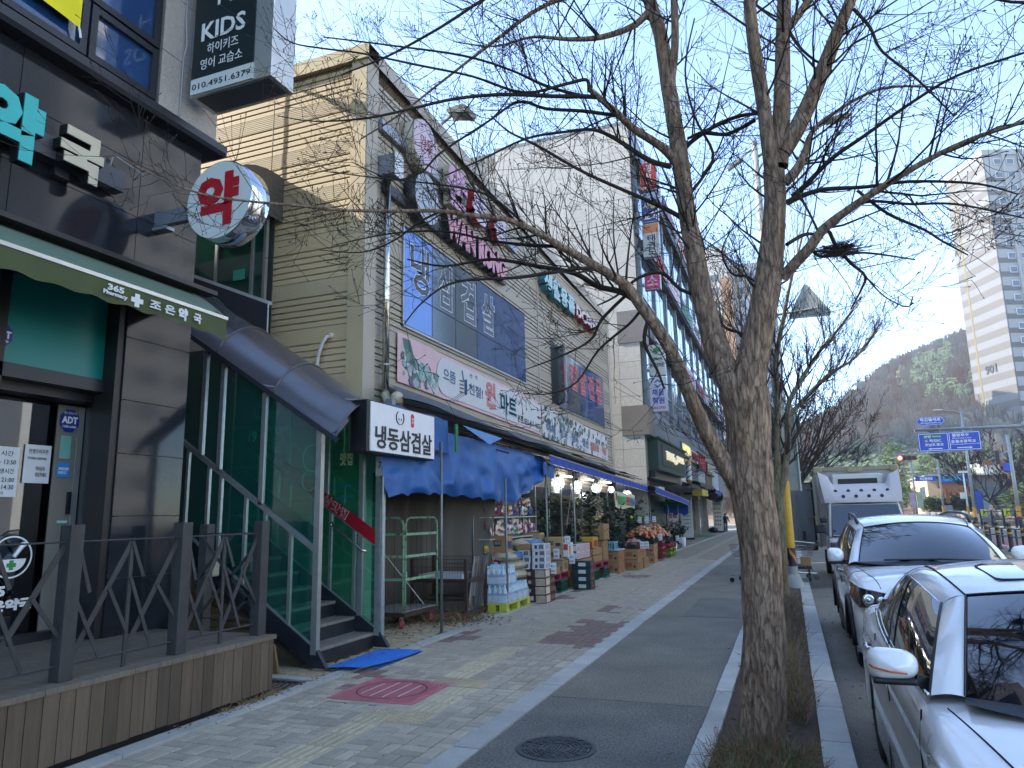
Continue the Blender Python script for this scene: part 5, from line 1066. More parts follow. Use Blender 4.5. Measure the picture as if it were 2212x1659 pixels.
# price cards
def card(x, y, z, lab, rz=0.2, h=.2): 
    t = thing('price_card', lab, 'price card',(x, y, z), 'handwritten price cards clipped to the goods'); part('card', MB().add([(x-.05, y-.01, z),(x+.07, y+.01, z),(x+.06, y+.04, z+h),(x-.06, y+.02, z+h)],[(0,1,2,3)]), mPRC, t); txt(t, '4500',(x-.04, y-.012, z+.03),.09,.04, M('txt_red'), XR, Vector((-.05,.18,1)).normalized(), depth=.001, bold=.02); txt(t, '특가',(x-.04, y+.008, z+.11),.08,.05, M('price_green', '#2c6a4a',.6, var=0), XR, Vector((-.05,.18,1)).normalized(), depth=.001, bold=.02)
for a in ((-4.38,13.5,.52, 'price card hung on the corner of the pear cartons'),(-4.70,14.05,.72, 'price card standing left above the drink tray'),(-4.62,14.5,.74, 'price card standing right above the drink tray'),(-4.52,15.0,.98, 'price card on the top tan carton'),(-4.45,15.05,.60, 'large price card before the white snack box'),(-4.06,20.9,.62, 'left price card on the onion crate'),(-4.02,21.4,.60, 'right price card on the onion crate'),(-4.10,24.3,.72, 'price card before the netted onions'),(-4.7,24.0,1.30, 'left price stick standing above the netted onions'),(-4.62,24.8,1.30, 'middle price stick above the netted onions'),(-4.5,25.6,1.30, 'right price stick above the netted onions'),(-4.08,28.0,.55, 'price card on the farthest crate'),(-4.05,28.6,.45, 'second price card on the farthest crate')): card(*a)
# dark green apple cartons
mkg = lambda: carton('green_carton', '', 'box',.42,.36,.152, mGBx,[('f',.35,.75,.25,.75, mWBx),('r',.3,.7,.3,.8, mRDx)])
for k in range(4): put('apple', mkg,(-4.42,15.83,.155*k), rnd.uniform(-.02,.02),['lowest', 'second lowest', 'second highest', 'top'][k]+' dark green fruit carton in the stack on the pavement', 'dark green fruit cartons')
mkr = lambda: carton('red_gift_box', '', 'box',.42,.38,.16, mWBx,[('f',.0,1,.86,1, mRDx),('f',0,1,0,.12, mRDx),('r',.05,.95,.1,.9, M('print_redwhite', '#a66a66',.6, var=.4, scale=20, col2='#b9b2b2'))])
for k in range(2):
    for j in range(3): put('rgift', mkr,(-4.85,16.3+.40*j,.62+.165*k),0,['lower', 'upper'][k]+' white and red gift box, '+['nearest', 'middle', 'farthest'][j]+' of the row behind the green cartons', 'white and red gift boxes')
sup = carton('support_carton', 'plain brown carton bearing the red and white gift boxes', 'box',.5,1.2,.6, mCB); sup.location = (-4.86,16.7,0)
ybx = carton('yellow_fruit_box', 'yellow fruit box with red fruit print before the brown carton', 'box',.55,.5,.26, M('yellow_box', '#b28f2e',.6, var=.15, scale=6),[('f',.55,.95,.05,.6, mRDx),('r',.1,.9,.1,.7, M('print_apple', '#8f2f26',.6, var=.4, scale=25)),('f',.1,.5,.4,.8, M('print_darkb'))]); ybx.location = (-4.95,18.0,.80)
for k in range(2): put('rgift2', lambda: carton('flat_tan_box', '', 'box',.5,.9,.17, mCB),(-4.93,18.2,.43+.18*k),0,['lower', 'upper'][k]+' flat tan carton on the second red pallet', 'flat tan cartons')
bigc = carton('carrot_carton', 'big brown carton with printed carrot standing at the back of the goods', 'box',.75,.6,.42, mCB,[('f',.15,.85,.15,.3, M('print_darkb')),('f',.2,.8,.7,.88, M('print_darkb'))]); bigc.location = (-5.05,19.2,.95); txt(bigc, '당근',(-.15,-.302,.18),.3,.12, M('print_darkb'), XR, ZU, depth=.001, bold=.03)
sup = carton('support_carton', 'brown carton beneath the carrot carton', 'box',.7,.6,.93, mCB); sup.location = (-5.08,19.25,0)
bc = crate('blue_crate',.42,.5,.24, M('crate_paleblue', '#6a9fb0',.5, var=.1), 'pale blue plastic crate behind the cartons', None,3); bc.location = (-4.85,20.1,.62)
# brown cartons on the pavement
mko = lambda: carton('produce_carton', '', 'box',.42,.72,.30, M('produce_board', '#94734b',.85, var=.1, scale=4, rv=.08),[('r',.1,.9,.55,.65, mRDx),('f',.15,.6,.3,.7, M('print_redbr', '#8a4a34',.6, var=.3, scale=20)),('f',.7,.85,.25,.45, mBKc),('r',.3,.6,.2,.5, M('print_redbr'))])
PG = 'brown produce cartons standing on the pavement'
for (x, y, z, lab) in ((-4.75,20.3,0, 'lower brown produce carton under the white board'),(-4.75,20.3,.305, 'upper brown produce carton under the white board'),(-4.45,21.45,0, 'lower left produce carton under the black onion crate'),(-4.45,21.45,.305, 'upper left produce carton under the black onion crate'),(-4.42,22.3,0, 'lower produce carton at the far end below the onion crate'),(-4.5,22.3,.305, 'upper produce carton at the far end below the onion crate'),(-4.48,24.3,0, 'lower produce carton under the netted onions'),(-4.48,24.3,.305, 'upper produce carton under the netted onions')): put('prod', mko,(x, y, z), rnd.uniform(-.03,.03), lab, PG)
solo('white_board', MB().box(-5.05,-4.52,19.9,20.75,.62,.64), mWBx, 'white board lying over two brown produce cartons', 'board')
oc = crate('black_crate',.55,1.2,.17, mBKc, 'black plastic crate filled with small netted onions', None,4); oc.location = (-4.45,21.7,.62)
def heap(cx_, cy_, z, wx, wy, h, n_, r_, ms, nm, lab, cat):
    t = thing(nm, lab, cat,(cx_, cy_, z)); 
    mb = MB().ball((0,0,0), r_,8,5); me = [mb.mesh('onion', m_) for m_ in ms]
    for m_ in me: m_.polygons.foreach_set('use_smooth',[True]*len(m_.polygons))
    for k in range(n_):
        u, v = rnd.uniform(-1,1), rnd.uniform(-1,1); zz_ = z+h*max(0,1-.7*(u*u+v*v))*rnd.uniform(.7,1)
        piece('onion', me[k % len(me)],(cx_+u*wx/2, cy_+v*wy/2, zz_), t)
mON = M('onion_orange', '#a65a35',.4, var=.25, scale=30, rv=.2); mON2 = M('onion_pale', '#b98a66',.4, var=.2, scale=30, rv=.2); mGA = M('garlic', '#9a7f74',.5, var=.25, scale=30, rv=.2); mRON = M('onion_pinkred', '#94626a',.4, var=.35, scale=20, rv=.2)
heap(-4.45,21.7,.66,.5,1.1,.20,110,.045,[mRON, mGA], 'red_onion_heap', 'heap of pink and white netted onions in the black crate', 'onions')
for j,(x, y) in enumerate(((-4.95,24.3),(-4.50,24.4),(-4.62,25.6),(-4.52,26.1))): put('dcr', lambda: crate('dark_crate',.45,.9,.24, M('crate_dkgreen', '#13261f',.5, var=.1), '', None,2),(x, y,.61),0,['inner near', 'outer near', 'inner far', 'outer far'][j]+' dark crate holding orange netted onions', 'dark crates of netted onions')
heap(-4.72,24.4,.82,.9,.95,.36,210,.055,[mON, mON2], 'onion_heap', 'large heap of orange netted onions in dark crates, the nearer one', 'onions'); heap(-4.55,25.9,.84,.7,1.1,.38,160,.055,[mON, mON2], 'onion_heap', 'farther heap of orange netted onions beyond the nearer heap', 'onions')
for k in range(3): put('redcr', lambda: crate('red_crate',.40,.55,.19, mCRR, '', None,1),(-4.42,25.6,.05+.19*k),0,['bottom', 'middle', 'top'][k]+' red fruit crate before the farther onion heap', 'red and lime crates')
for k in range(2):
    for j in range(2): put('limecr', lambda: crate('lime_crate',.40,.5,.16, mCRL, '', None,1),(-4.40,27.2+.8*j,.165*k),0,['lower', 'upper'][k]+' lime crate, '+['near', 'far'][j]+' column below the garlic', 'red and lime crates')
for j in range(2): put('redcr', None,(-4.38,27.2+.8*j,.33),0,['near', 'far'][j]+' red crate set on the lime crates', 'red and lime crates')
put('dcr', None,(-4.45,27.5,.53),0, 'dark crate of garlic at the far end of the goods', 'dark crates of netted onions'); heap(-4.45,27.5,.72,.4,.85,.14,60,.05,[mGA], 'garlic_heap', 'heap of pale garlic bulbs in the farthest dark crate', 'garlic')
lastc = carton('tan_carton', 'tan carton standing beside the farthest crate of garlic', 'box',.45,.5,.35, mCB); lastc.location = (-4.75,29.0,.55)
sup = carton('support_carton', 'brown carton under the tan carton beside the garlic', 'box',.5,.5,.54, mCB); sup.location = (-4.75,29.0,0)
bs = solo('clear_basin', MB().lathe([(.22,0),(.34,.17),(.36,.17)],(-4.6,28.6,.92),24), glass('clear_plastic', '#c5d0d2',.1,3), 'wide clear plastic basin above the tan carton', 'basin', smooth=True)
gr = MB()
for k in range(260): gr.merge(lf, Matrix.Translation((-5.0+rnd.gauss(0,.13),25.2+rnd.gauss(0,.35),1.35+abs(rnd.gauss(0,.10)))) @ Matrix.Rotation(rnd.uniform(0,6),4, 'Z') @ Matrix.Rotation(rnd.uniform(-1.2,1.2),4, 'Y') @ Matrix.Scale(1.5,4))
solo('leafy_greens', gr, M('greens', '#466a2a',.5, var=.3, scale=8), 'bright green leafy vegetables heaped behind the netted onions', 'vegetables')
sup = carton('support_carton', 'carton under the bright leafy vegetables', 'box',.5,.8,1.3, mIND); sup.location = (-5.1,25.3,0)
# potted plants and a stack of green striped boxes
def pot(x, y, h, n_, spread, lab, c='#1f331f', pr=.12, ph=.3, pm=None):
    t = thing('potted_plant', lab, 'plant',(x, y,0)); part('pot', MB().lathe([(pr*.75,0),(pr, ph),(pr*.9, ph),(0, ph-.03)],(x, y,0),14), pm or mWF, t, smooth=True)
    mb = MB(); m_ = M('plant_leaf', c,.5, var=.4, scale=9)
    for k in range(n_):
        a = rnd.uniform(0,6.28); L_ = rnd.uniform(.5,1)*h; r_ = rnd.uniform(.3,1)*spread; P0 = Vector((x, y, ph)); tip = P0+Vector((math.cos(a)*r_, math.sin(a)*r_, L_))
        mb.tube([P0, P0.lerp(tip,.5)+Vector((0,0,.1*h)), tip],[.006,.004,.002],3, cap=False)
        for q in range(6):
            p = P0.lerp(tip,.4+.1*q)+Vector((0,0,.08*h*(1-q/6))); mb.merge(lf, Matrix.Translation(p) @ Matrix.Rotation(rnd.uniform(0,6.3),4, 'Z') @ Matrix.Rotation(rnd.uniform(-.5,.9),4, 'Y') @ Matrix.Scale(2.2,4))
    part('foliage', mb, m_, t)
pot(-4.8,32.0,1.1,40,.55, 'large leafy plant arching at the end of the goods'); pot(-4.9,35.5,.75,16,.3, 'small plant in a white pot before the salon board', pr=.14, ph=.42)
# ================================================================ ROLL CAGE AND RACK ON THE FORECOURT
rc_ = thing('roll_cage', 'rusty pale green roll cage cart with grey base board', 'roll cage',(-5.8,10.1,0))
mCG = M('cage_green', '#7fa684',.5, var=.3, scale=14, col2='#4d3322', thresh=(.52,.66)); mRU = M('rust_dark', '#3b2820',.8, var=.3, scale=12)
A, B_, C_ = Vector((-6.28,9.72,0)), Vector((-5.55,9.80,0)), Vector((-5.48,10.75,0)); D_ = Vector((-6.22,10.70,0))
part('base_board', MB().prism([(p.x, p.y) for p in (A, B_, C_, D_)], 'z',.235,.25), M('base_grey', '#80807c',.7, var=.1), rc_)
for p, q in ((A, B_),(B_, C_),(C_, D_),(D_, A)): part('base_rail', MB().beam(p+Vector((0,0,.20)), q+Vector((0,0,.20)),.03,.06), mRU, rc_)
def cagepanel(p, q, zt=1.64, n_=5):
    d = (q-p).normalized(); L_ = (q-p).length; p = p+Vector((0,0,.22)); q = q+Vector((0,0,.22)); h = zt-.22; r_ = .12; U = Vector((0,0,1))
    pts = [p, p+U*(h-r_)]+[p+U*(h-r_)+d*r_*(1-math.cos(R(a)))+U*r_*math.sin(R(a)) for a in (30,60,90)]+[q+U*(h-r_)-d*r_*(1-math.cos(R(a)))+U*r_*math.sin(R(a)) for a in (90,60,30)]+[q+U*(h-r_), q]
    part('tube_frame', MB().tube(pts,.017,8), mCG, rc_, smooth=True)
    for z_ in (.55,.93,1.30): part('cross_bar', MB().beam(p+U*z_*.9+d*.01, q+U*z_*.9-d*.01,.012,.04), mCG, rc_)
    for k in range(1, n_): part('wire', MB().tube([p.lerp(q, k/n_)+U*.0, p.lerp(q, k/n_)+U*(h-.01)],.004,4), mRU, rc_)
cagepanel(A, B_-Vector((.02,0,0))); cagepanel(B_+Vector((0,.03,0)), C_, n_=6)
part('hinge_plate', MB().box(-5.56,-5.50,9.76,9.80,.75,.83), mCG, rc_); part('hinge_plate', MB().box(-5.56,-5.50,9.76,9.80,1.38,1.46), mCG, rc_)
for p in (A+Vector((.1,.08,0)), B_+Vector((-.05,.02,0)), C_+Vector((-.05,-.1,0)), D_+Vector((.1,-.1,0))):
    w_ = part('caster', MB().tube([p+Vector((0,0,.15)), p+Vector((0,0,.19))],.03,8), mAL, rc_); part('wheel', MB().lathe([(0,-.018),(.05,-.02),(.068,-.01),(.068,.01),(.05,.02),(0,.018)],(p.x, p.y,.07),16, 'x'), M('wheel_red', '#7c3436',.6, var=.1), w_); part('fork', MB().box(p.x-.03, p.x-.024, p.y-.02, p.y+.02,.06,.16), mAL, w_)
sp = thing('slotted_upright', 'white slotted shelf upright leaning across the roll cage', 'metal bar',(-6,10,.5)); part('bar', MB().beam((-6.15,9.9,1.30),(-5.62,10.55,.28),.012,.07, up=(.3,-.9,.3)), mWF, sp)
mb = MB()
for k in range(22):
    p = Vector((-6.15,9.893,1.30)).lerp(Vector((-5.62,10.543,.28)),(k+.5)/22); mb.box(p.x-.006, p.x+.006, p.y-.004, p.y-.002, p.z-.014, p.z+.014)
part('slots', mb, mBLK, sp, kind='stuff')
for k in range(3): solo('concrete_block', MB().box(-6.4,-6.0,10.95+.3*k,11.2+.3*k,0,.19), M('block_tan', '#8f8468',.9, var=.15, scale=6, bump=.3),['near', 'middle', 'far'][k]+' tan concrete block lying behind the roll cage', 'concrete block', bevel=.01)
rk = thing('wire_rack', 'rusty low wire display rack with a white board before the brown curtain', 'display rack',(-5.5,11.4,0))
x0, x1, y0, y1 = -6.05,-5.05,10.95,11.75
for x in (x0, x1):
    for y in (y0, y1): part('leg', MB().box(x-.025, x+.025, y-.025, y+.025,.05,1.0 if y == y1 else .95), mRU, rk)
for z_ in (.08,.60): 
    for y in (y0, y1): part('rail', MB().box(x0, x1, y-.02, y+.02, z_-.03, z_+.03), mRU, rk)
    for x in (x0, x1): part('rail', MB().box(x-.02, x+.02, y0, y1, z_-.03, z_+.03), mRU, rk)
for z_ in (.82,.95): part('wire', MB().tube([(x0, y0, z_),(x1, y0, z_),(x1, y1, z_),(x0, y1, z_)],.004,4), mRU, rk)
mb = MB()
for k in range(20): x = x0+(x1-x0)*k/20; mb.tube([(x, y0,.6),(x, y0,.95)],.0025,3, cap=False)
for k in range(14): y = y0+(y1-y0)*k/14; mb.tube([(x1, y,.6),(x1, y,.95)],.0025,3, cap=False)
part('wire_mesh', mb, mRU, rk, kind='stuff'); part('white_board', MB().box(-5.95,-5.15,11.0,11.65,.62,.70), mWBx, rk)
for i,(x, y) in enumerate(((x0, y0),(x1, y0),(x1, y1))): part('wheel', MB().lathe([(0,-.015),(.05,-.015),(.05,.015),(0,.015)],(x, y,.05),12, 'x'), M('wheel_red'), rk)
for k in range(4): solo('slat_bundle', MB().box(-5.95,-5.12,11.0+.13*k,11.1+.13*k,.12+.028*(k % 2),.26+.02*k), mRU if k % 2 else M('old_wood', '#4e463a',.9, var=.2),['first', 'second', 'third', 'last'][k]+' dark old board stored on the bottom of the wire rack', 'board', 'old boards in the wire rack')
# leaves, dry weeds, litter
lv = MB(); l1 = MB().add([(-.02,0,0),(0,-.012,.006),(.022,0,.002),(0,.012,.008)],[(0,1,2),(0,2,3)])
def leaves(mb, n_, cx_, cy_, sx, sy, z=.006, sc=1.0, zz_=.02):
    for k in range(n_): mb.merge(l1, Matrix.Translation((cx_+rnd.gauss(0, sx), cy_+rnd.gauss(0, sy), z+abs(rnd.gauss(0, zz_)))) @ Matrix.Rotation(rnd.uniform(0,6.3),4, 'Z') @ Matrix.Rotation(rnd.gauss(0,.5),4, 'X') @ Matrix.Scale(sc*rnd.uniform(.6,1.4),4), rnd.randrange(3))
leaves(lv,1600,-5.35,10.75,.45,.32, zz_=.03); leaves(lv,260,-4.72,5.6,.05,.5, zz_=.012, sc=.6); leaves(lv,200,-5.7,9.6,.5,.5); leaves(lv,120,-4.8,7.6,.1,.5, sc=.6); leaves(lv,700,-.3,7.5,.16,3.0, z=.03); leaves(lv,90,.5,8,.12,4, z=-.14, sc=.8); leaves(lv,40,-3,9,1,4, sc=.5, zz_=.002); leaves(lv,24,-4.72,7.5,.2,.3, z=.03, sc=.7)
mL3 = [M('leaf_brown', '#6b4c33',.8, var=.25, scale=20), M('leaf_tan', '#8d7350',.8, var=.25, scale=20), M('leaf_dark', '#4a3627',.8, var=.25, scale=20)]
solo('fallen_leaves', lv, mL3, 'dry brown leaves drifted under the rack and along the strips', 'leaves', kind='stuff')
wd = MB()
def weed(mb, x, y, z, h, n_, sp_, mi=0, r_=.0022):
    for k in range(n_):
        a = rnd.uniform(0,6.28); L_ = h*rnd.uniform(.4,1); q = Vector((x, y, z)); d = Vector((math.cos(a)*sp_, math.sin(a)*sp_,1)).normalized(); pts = [q]
        for s__ in range(4): q = q+d*L_/4; pts.append(q); d = (d+Vector((rnd.gauss(0,.25), rnd.gauss(0,.25),-.1))).normalized()
        mb.tube(pts,[r_, r_*.9, r_*.7, r_*.5, r_*.3],3, mi, cap=False)
for k in range(34): weed(wd,-5.6+rnd.uniform(-.3,.6),10.75+rnd.uniform(-.35,.3),0,.32,7,.8)
for k in range(26): weed(wd,-4.76+rnd.gauss(0,.03),5.3+rnd.uniform(-.05,.75),0,.11,8,1.4)
for k in range(8): weed(wd,-4.74,6.2+rnd.uniform(-.1,.3),0,.06,6,1.2)
solo('dry_weeds', wd, M('straw', '#8a7250',.8, var=.2, scale=10), 'straw coloured dry weeds at the deck foot and under the rack', 'weeds', kind='stuff')
# ================================================================ GRANITE BLOCK BEYOND THE MART
GB = thing('granite_shop_block', 'tall pale granite shop block with window bands beyond the beige mart', 'building',(-4.9,40,0))
mGP = M('block_granite', '#a09c93',.6, var=.06, scale=6, spk=.16, spks=30, rv=.05); mGJ = M('block_joint', '#75726a',.8, var=.1)
GX = -4.72; GY = 26.0
part('core', MB().box(-24, GX-.12, GY+.04,62,2.95,16.9), mGJ, GB); part('core', MB().box(-24,-5.7, GY+.04,34.6,0,2.95), mGJ, GB); part('core', MB().box(-24,-6.95,34.6,62,0,2.95), mGJ, GB)
pm = MB().box(0,.805,0,.06,0,.645).mesh('stone_panel', mGP)
for r_ in range(0,26):
    for c_ in range(7):
        x = GX-.02-.815*(c_+1); z = .02+.655*r_
        if z < 16.5 and (r_ > 4 or c_ < 3): piece('stone_panel', pm,(x+.005, GY-.02, z+.005), GB)
part('stone_face', MB().box(-24, GX-.02-.815*7, GY, GY+.05,0,15.9), mGP, GB); part('roof_cap', MB().box(-10.5, GX+.03, GY-.03,62,16.9,17.02), M('cap_metal', '#6d6c68',.5, metal=.3, var=.1), GB)
part('metal_box', MB().box(-5.55,-4.55, GY-.06, GY+1.2,4.45,5.55), M('metal_taupe', '#6d675f',.5, metal=.3, var=.08), GB); part('metal_box', MB().box(-5.55,-4.55, GY-.06, GY+.9,7.95,9.2), M('metal_taupe'), GB)
mMG = M('metal_grey_band', '#737b80',.4, metal=.4, var=.08, scale=2)
for k in range(9): part('metal_panel', MB().box(GX-.1, GX+.02,26.3+4*k+.02,30.3+4*k-.02,4.42,5.62), mMG, GB)
mWSK = M('sky_glass', '#4d6880',.05, metal=.25, var=.12, scale=.6, spec=1.0, coat=.6)
mBND = M('dark_band_metal', '#2f3336',.5, metal=.3, var=.15)
for fl,(z0, z1) in enumerate(((5.66,8.3),(9.0,11.9),(12.6,15.4))):
    part('ledge', MB().box(GX-.05, GX+.22,27,62, z1+.05, z1+.45), mBND, GB)
    for k in range(22):
        y = 26.9+k*1.6
        wf = part('window', MB().box(GX-.11, GX-.05, y, y+1.56, z0, z1), mBND, GB)
        zm = z0+(z1-z0)*.38
        for (a, b_, c_, d_) in ((y+.05, y+.76, z0+.05, zm-.03),(y+.8, y+1.51, z0+.05, zm-.03),(y+.05, y+.76, zm+.03, z1-.05),(y+.8, y+1.51, zm+.03, z1-.05)): part('pane', MB().box(GX-.05, GX-.035, a, b_, c_, d_), mWSK, wf)
        part('sill', MB().box(GX-.05, GX-.0, y, y+1.56, zm-.03, zm+.02), mAL, wf)
    for k in range(12): part('pier', MB().box(GX-.1, GX+.05,26.72+3.2*k,26.95+3.2*k, z0-.05, z1+.05), mMG, GB)
part('parapet', MB().box(GX-.11, GX+.02,26.1,62,15.85,16.9), mMG, GB)
# rows of sign letters on the bands (tiny from here)
sgm = [mGN, M('txt_red'), mLB, mWHT, M('sign_pinkd', '#a05a7c',.5, var=.1)]
for fl, z in enumerate((8.45,12.1,15.9)):
    for k in range(7):
        y = 28+k*4.6; part('sign_strip', MB().box(GX+.22, GX+.30, y, y+3.9, z-.05, z+.75), M('strip%d' % ((k+fl) % 4),['#b9b9b9', '#8a4a5c', '#a9a4b9', '#4b5a78'][(k+fl) % 4],.5, var=.12, scale=4), GB)
        txt(GB,['피부과의원', '수학학원', '요가', '미술교습', '치과'][(k+fl) % 5],(GX+.31, y+.2, z+.05),3.2,.55, sgm[(k*2+fl) % 5], depth=.01, bold=.03)
# blade signs
def blade(nm, lab, x0, x1, z0, z1, col, lines, y=27.0, th=.25, fc=None):
    t = thing(nm, lab, 'shop sign',(x1, y, z0), 'blade signs on the corner of the granite block')
    part('box', MB().box(x0, x1, y, y+th, z0, z1), mAL, t); f_ = part('face', MB().box(x0+.02, x1-.02, y-.01, y, z0+.02, z1-.02), M('blade_'+lab[:9], col,.5, var=.06, scale=3), t)
    if fc: part('face_top', MB().box(x0+.02, x1-.02, y-.012, y-.002, fc[0], fc[1]), M('blade_top_'+lab[:6], fc[2],.5, var=.05), t)
    for b_, xx, zz_, w_, h_, m_ in lines: txt(f_, b_,(xx, y-.013, zz_), w_, h_, m_, XR, ZU, depth=.006, bold=.02)
    part('bracket', MB().box(GX-.1, x0+.0, y+.05, y+.2, z0+.2, z0+.3), mAL, t)
blade('blade_sign', 'orange red blade sign, topmost of the column of signs on the corner',-4.55,-3.87,14.4,15.6, '#b0341f',[('원',-4.35,15.2,.28,.3, mWHT),('자',-4.35,14.88,.28,.28, mWHT),('치',-4.35,14.6,.28,.24, mWHT),('070-7',-4.5,14.46,.5,.1, mWHT)])
blade('blade_sign', 'dark blue church blade sign under the orange one',-4.56,-3.90,13.05,14.3, '#1a2a6e',[('사랑',-4.48,13.6,.5,.28, M('txt_yellow', '#b9a95a',.5, var=0)),('교회',-4.48,13.12,.52,.36, mWHT)], fc=(13.98,14.28, '#8d97a8'))
blade('blade_sign', 'white taekwondo blade sign with black syllables and orange top',-4.58,-3.92,11.6,12.98, '#a9a9a5',[('태',-4.38,12.25,.3,.26, mTX),('권',-4.38,11.95,.3,.26, mTX),('도',-4.38,11.68,.3,.24, mTX)], fc=(12.58,12.96, '#b06a3c'))
blade('blade_sign', 'bright pink square blade sign halfway down the corner',-4.60,-3.98,10.25,10.97, '#a82c55',[('소',-4.5,10.4,.42,.42, M('txt_lpink', '#c79aa9',.5, var=0))])
bl = '영어전문학원'
blade('blade_sign', 'cream English academy blade sign with a green tree emblem',-4.62,-3.99,6.80,8.02, '#b5b6ab',[('Sublime',-4.54,7.40,.46,.12, mTX),(bl,-4.57,7.12,.52,.17, mTX),('2F',-4.38,6.93,.16,.1, M('txt_sand', '#a89878',.5, var=0))])
blade('blade_sign', 'white academy blade sign with blue syllables and a red phone number',-4.64,-4.0,5.40,6.74, '#b9b7c2',[('채움',-4.55,6.02,.46,.26, M('txt_navy', '#2a2f86',.5, var=0)),('학원',-4.55,5.70,.46,.26, M('txt_navy')),('402.3733',-4.55,5.50,.48,.10, M('txt_crimson', '#a02a33',.5, var=0))])
em = MB(); 
for k in range(14): em.ball((-4.31+.12*math.cos(k*2.4)*(k/14)**.5,26.985,7.80+.10*math.sin(k*2.4)*(k/14)**.5),.03,6,4)
em.box(-4.33,-4.29,26.97,26.99,7.62,7.78)
solo('tree_emblem', em, mGN, 'small green tree emblem on the cream academy sign', 'emblem', kind='stuff')
em = MB(); em.prism([(-4.47,6.52),(-4.31,6.66),(-4.15,6.52),(-4.22,6.52),(-4.31,6.58),(-4.40,6.52)], 'y',26.975,26.987); em.prism([(-4.47,6.46),(-4.31,6.32),(-4.15,6.46),(-4.22,6.46),(-4.31,6.40),(-4.40,6.46)], 'y',26.975,26.987)
solo('arrow_emblem', em, mLB, 'blue double chevron emblem on the white academy sign', 'emblem', kind='stuff')
# bakery
bk = thing('bakery_front', 'dark green bakery shopfront with glowing cream lettering', 'shopfront',(-4.8,30,3))
mBG = M('bakery_green', '#243b30',.5, var=.06)
part('fascia', MB().box(-5.4,-4.45,27.0,34.6,3.22,4.38), mBG, bk); part('cornice', MB().box(-5.4,-4.36,26.9,34.7,4.38,4.46), mBG, bk); part('panel_frame', MB().box(-4.45,-4.43,27.9,34.2,3.42,4.25), M('bakery_green2', '#1d3228',.5, var=.05), bk)
part('side_panel', MB().box(-5.6,-4.9,26.2,27.0,0,4.4), mBG, bk); part('door_surround', MB().box(-5.5,-5.3,27.8,29.5,0,3.2), M('bakery_wood', '#8f5331',.5, var=.12, scale=6), bk); part('door', MB().box(-5.29,-5.27,28.1,29.2,0,3.0), M('bakery_door', '#74472f',.5, var=.1), bk); part('dark_front', MB().box(-5.7,-5.5,27,34.6,0,3.3), mBG, bk)
mCRM = M('sign_cream_lit',(.85,.75,.5),.5, var=0, emis=.12)
txt(bk, 'TOUS',(-4.42,28.6,3.68),2.0,.36, mCRM, depth=.06, bold=.0); txt(bk, 'les',(-4.42,30.8,3.62),.5,.3, mCRM, depth=.06, bold=.0); txt(bk, 'JOURS',(-4.42,31.4,3.68),2.2,.36, mCRM, depth=.06, bold=.0)
part('speaker', MB().box(-4.85,-4.6,26.95,27.3,2.95,3.2), mBLK, bk); part('air_unit', MB().box(-5.2,-4.8,28.8,30.2,2.35,2.65), mWF, bk)
# ground floor further on
rowb = part('ground_floor', MB().box(-7.4,-6.7,34.6,62,0,2.94), mMG, GB)
sh_cols = ['#b4b0a8', '#4b545c', '#8c9698', '#5e4a3c', '#9aa5ae', '#6a6e70']
for k,(y0, y1) in enumerate(((34.8,38.3),(38.5,42),(42.2,46),(46.2,50),(50.2,55),(55.2,61))):
    part('shop_window', MB().box(-6.72,-6.6, y0, y1,.3,2.5), M('shopwin%d' % (k % 2),['#39434a', '#565f62'][k % 2],.08, var=.2, scale=2, spec=.9), GB); part('poster_panel', MB().box(-5.0,-4.75, y0+.1, y1-.1,2.95,4.3), M('postp%d' % k, sh_cols[k],.6, var=.15, scale=3), GB)
    part('pilaster', MB().box(-6.9,-6.3, y1, y1+.2,0,2.86), mGP, GB); part('ceiling_panel', MB().box(-6.9,-4.76, y0, y1+.2,2.86,2.94), mMG, GB)
def shopsign(nm, lab, y, z, w_, h_, body, mface, mtext, d=.12, x=-4.72):
    t = thing(nm, lab, 'shop sign',(x, y, z), 'small shop signs along the far ground floors'); part('box', MB().box(x, x+d, y, y+w_, z, z+h_), mface, t); txt(t, body,(x+d+.003, y+.1, z+.06), w_-.2, h_-.12, mtext, depth=.03, bold=.04); return t
mLITY = M('sign_lit_yellow',(.9,.75,.3),.5, var=0, emis=.15)
shopsign('shop_sign', 'yellow lit shop sign beyond the bakery',35.0,4.35,3.1,.65, '남성컷트', M('sign_steelb', '#5f6f74',.5, var=.05), mLITY); shopsign('shop_sign', 'white shop sign with red letters beyond the yellow one',38.4,4.25,3.0,.6, '공인중개', mWF, M('txt_crimson')); shopsign('shop_sign', 'black shop sign with a red strip',41.6,4.0,3.5,1.0, '부동산', mBLK, M('txt_crimson')); shopsign('shop_sign', 'brown shop sign with pale blocky letters farther along',46.0,3.9,4.5,.8, '커피집', M('sign_brown', '#4e3a2c',.5, var=.1), mLT if False else M('txt_pale', '#b5b0a4',.5, var=0))
bp = thing('barber_pole', 'barber pole with diagonal stripes mounted beyond the bakery sign', 'barber pole',(-4.4,33.9,3.1))
part('pole', MB().lathe([(.13,0),(.13,.75)],(-4.35,34.9,3.12),20), M('barber_white', '#b5b8b8',.3, var=.03), bp, smooth=True)
mb = MB()
for q in range(2): mb.tube([(-4.35+.132*math.cos(a*.35+q*3.14),34.9+.132*math.sin(a*.35+q*3.14),3.14+a*.028) for a in range(26)],.028,4)
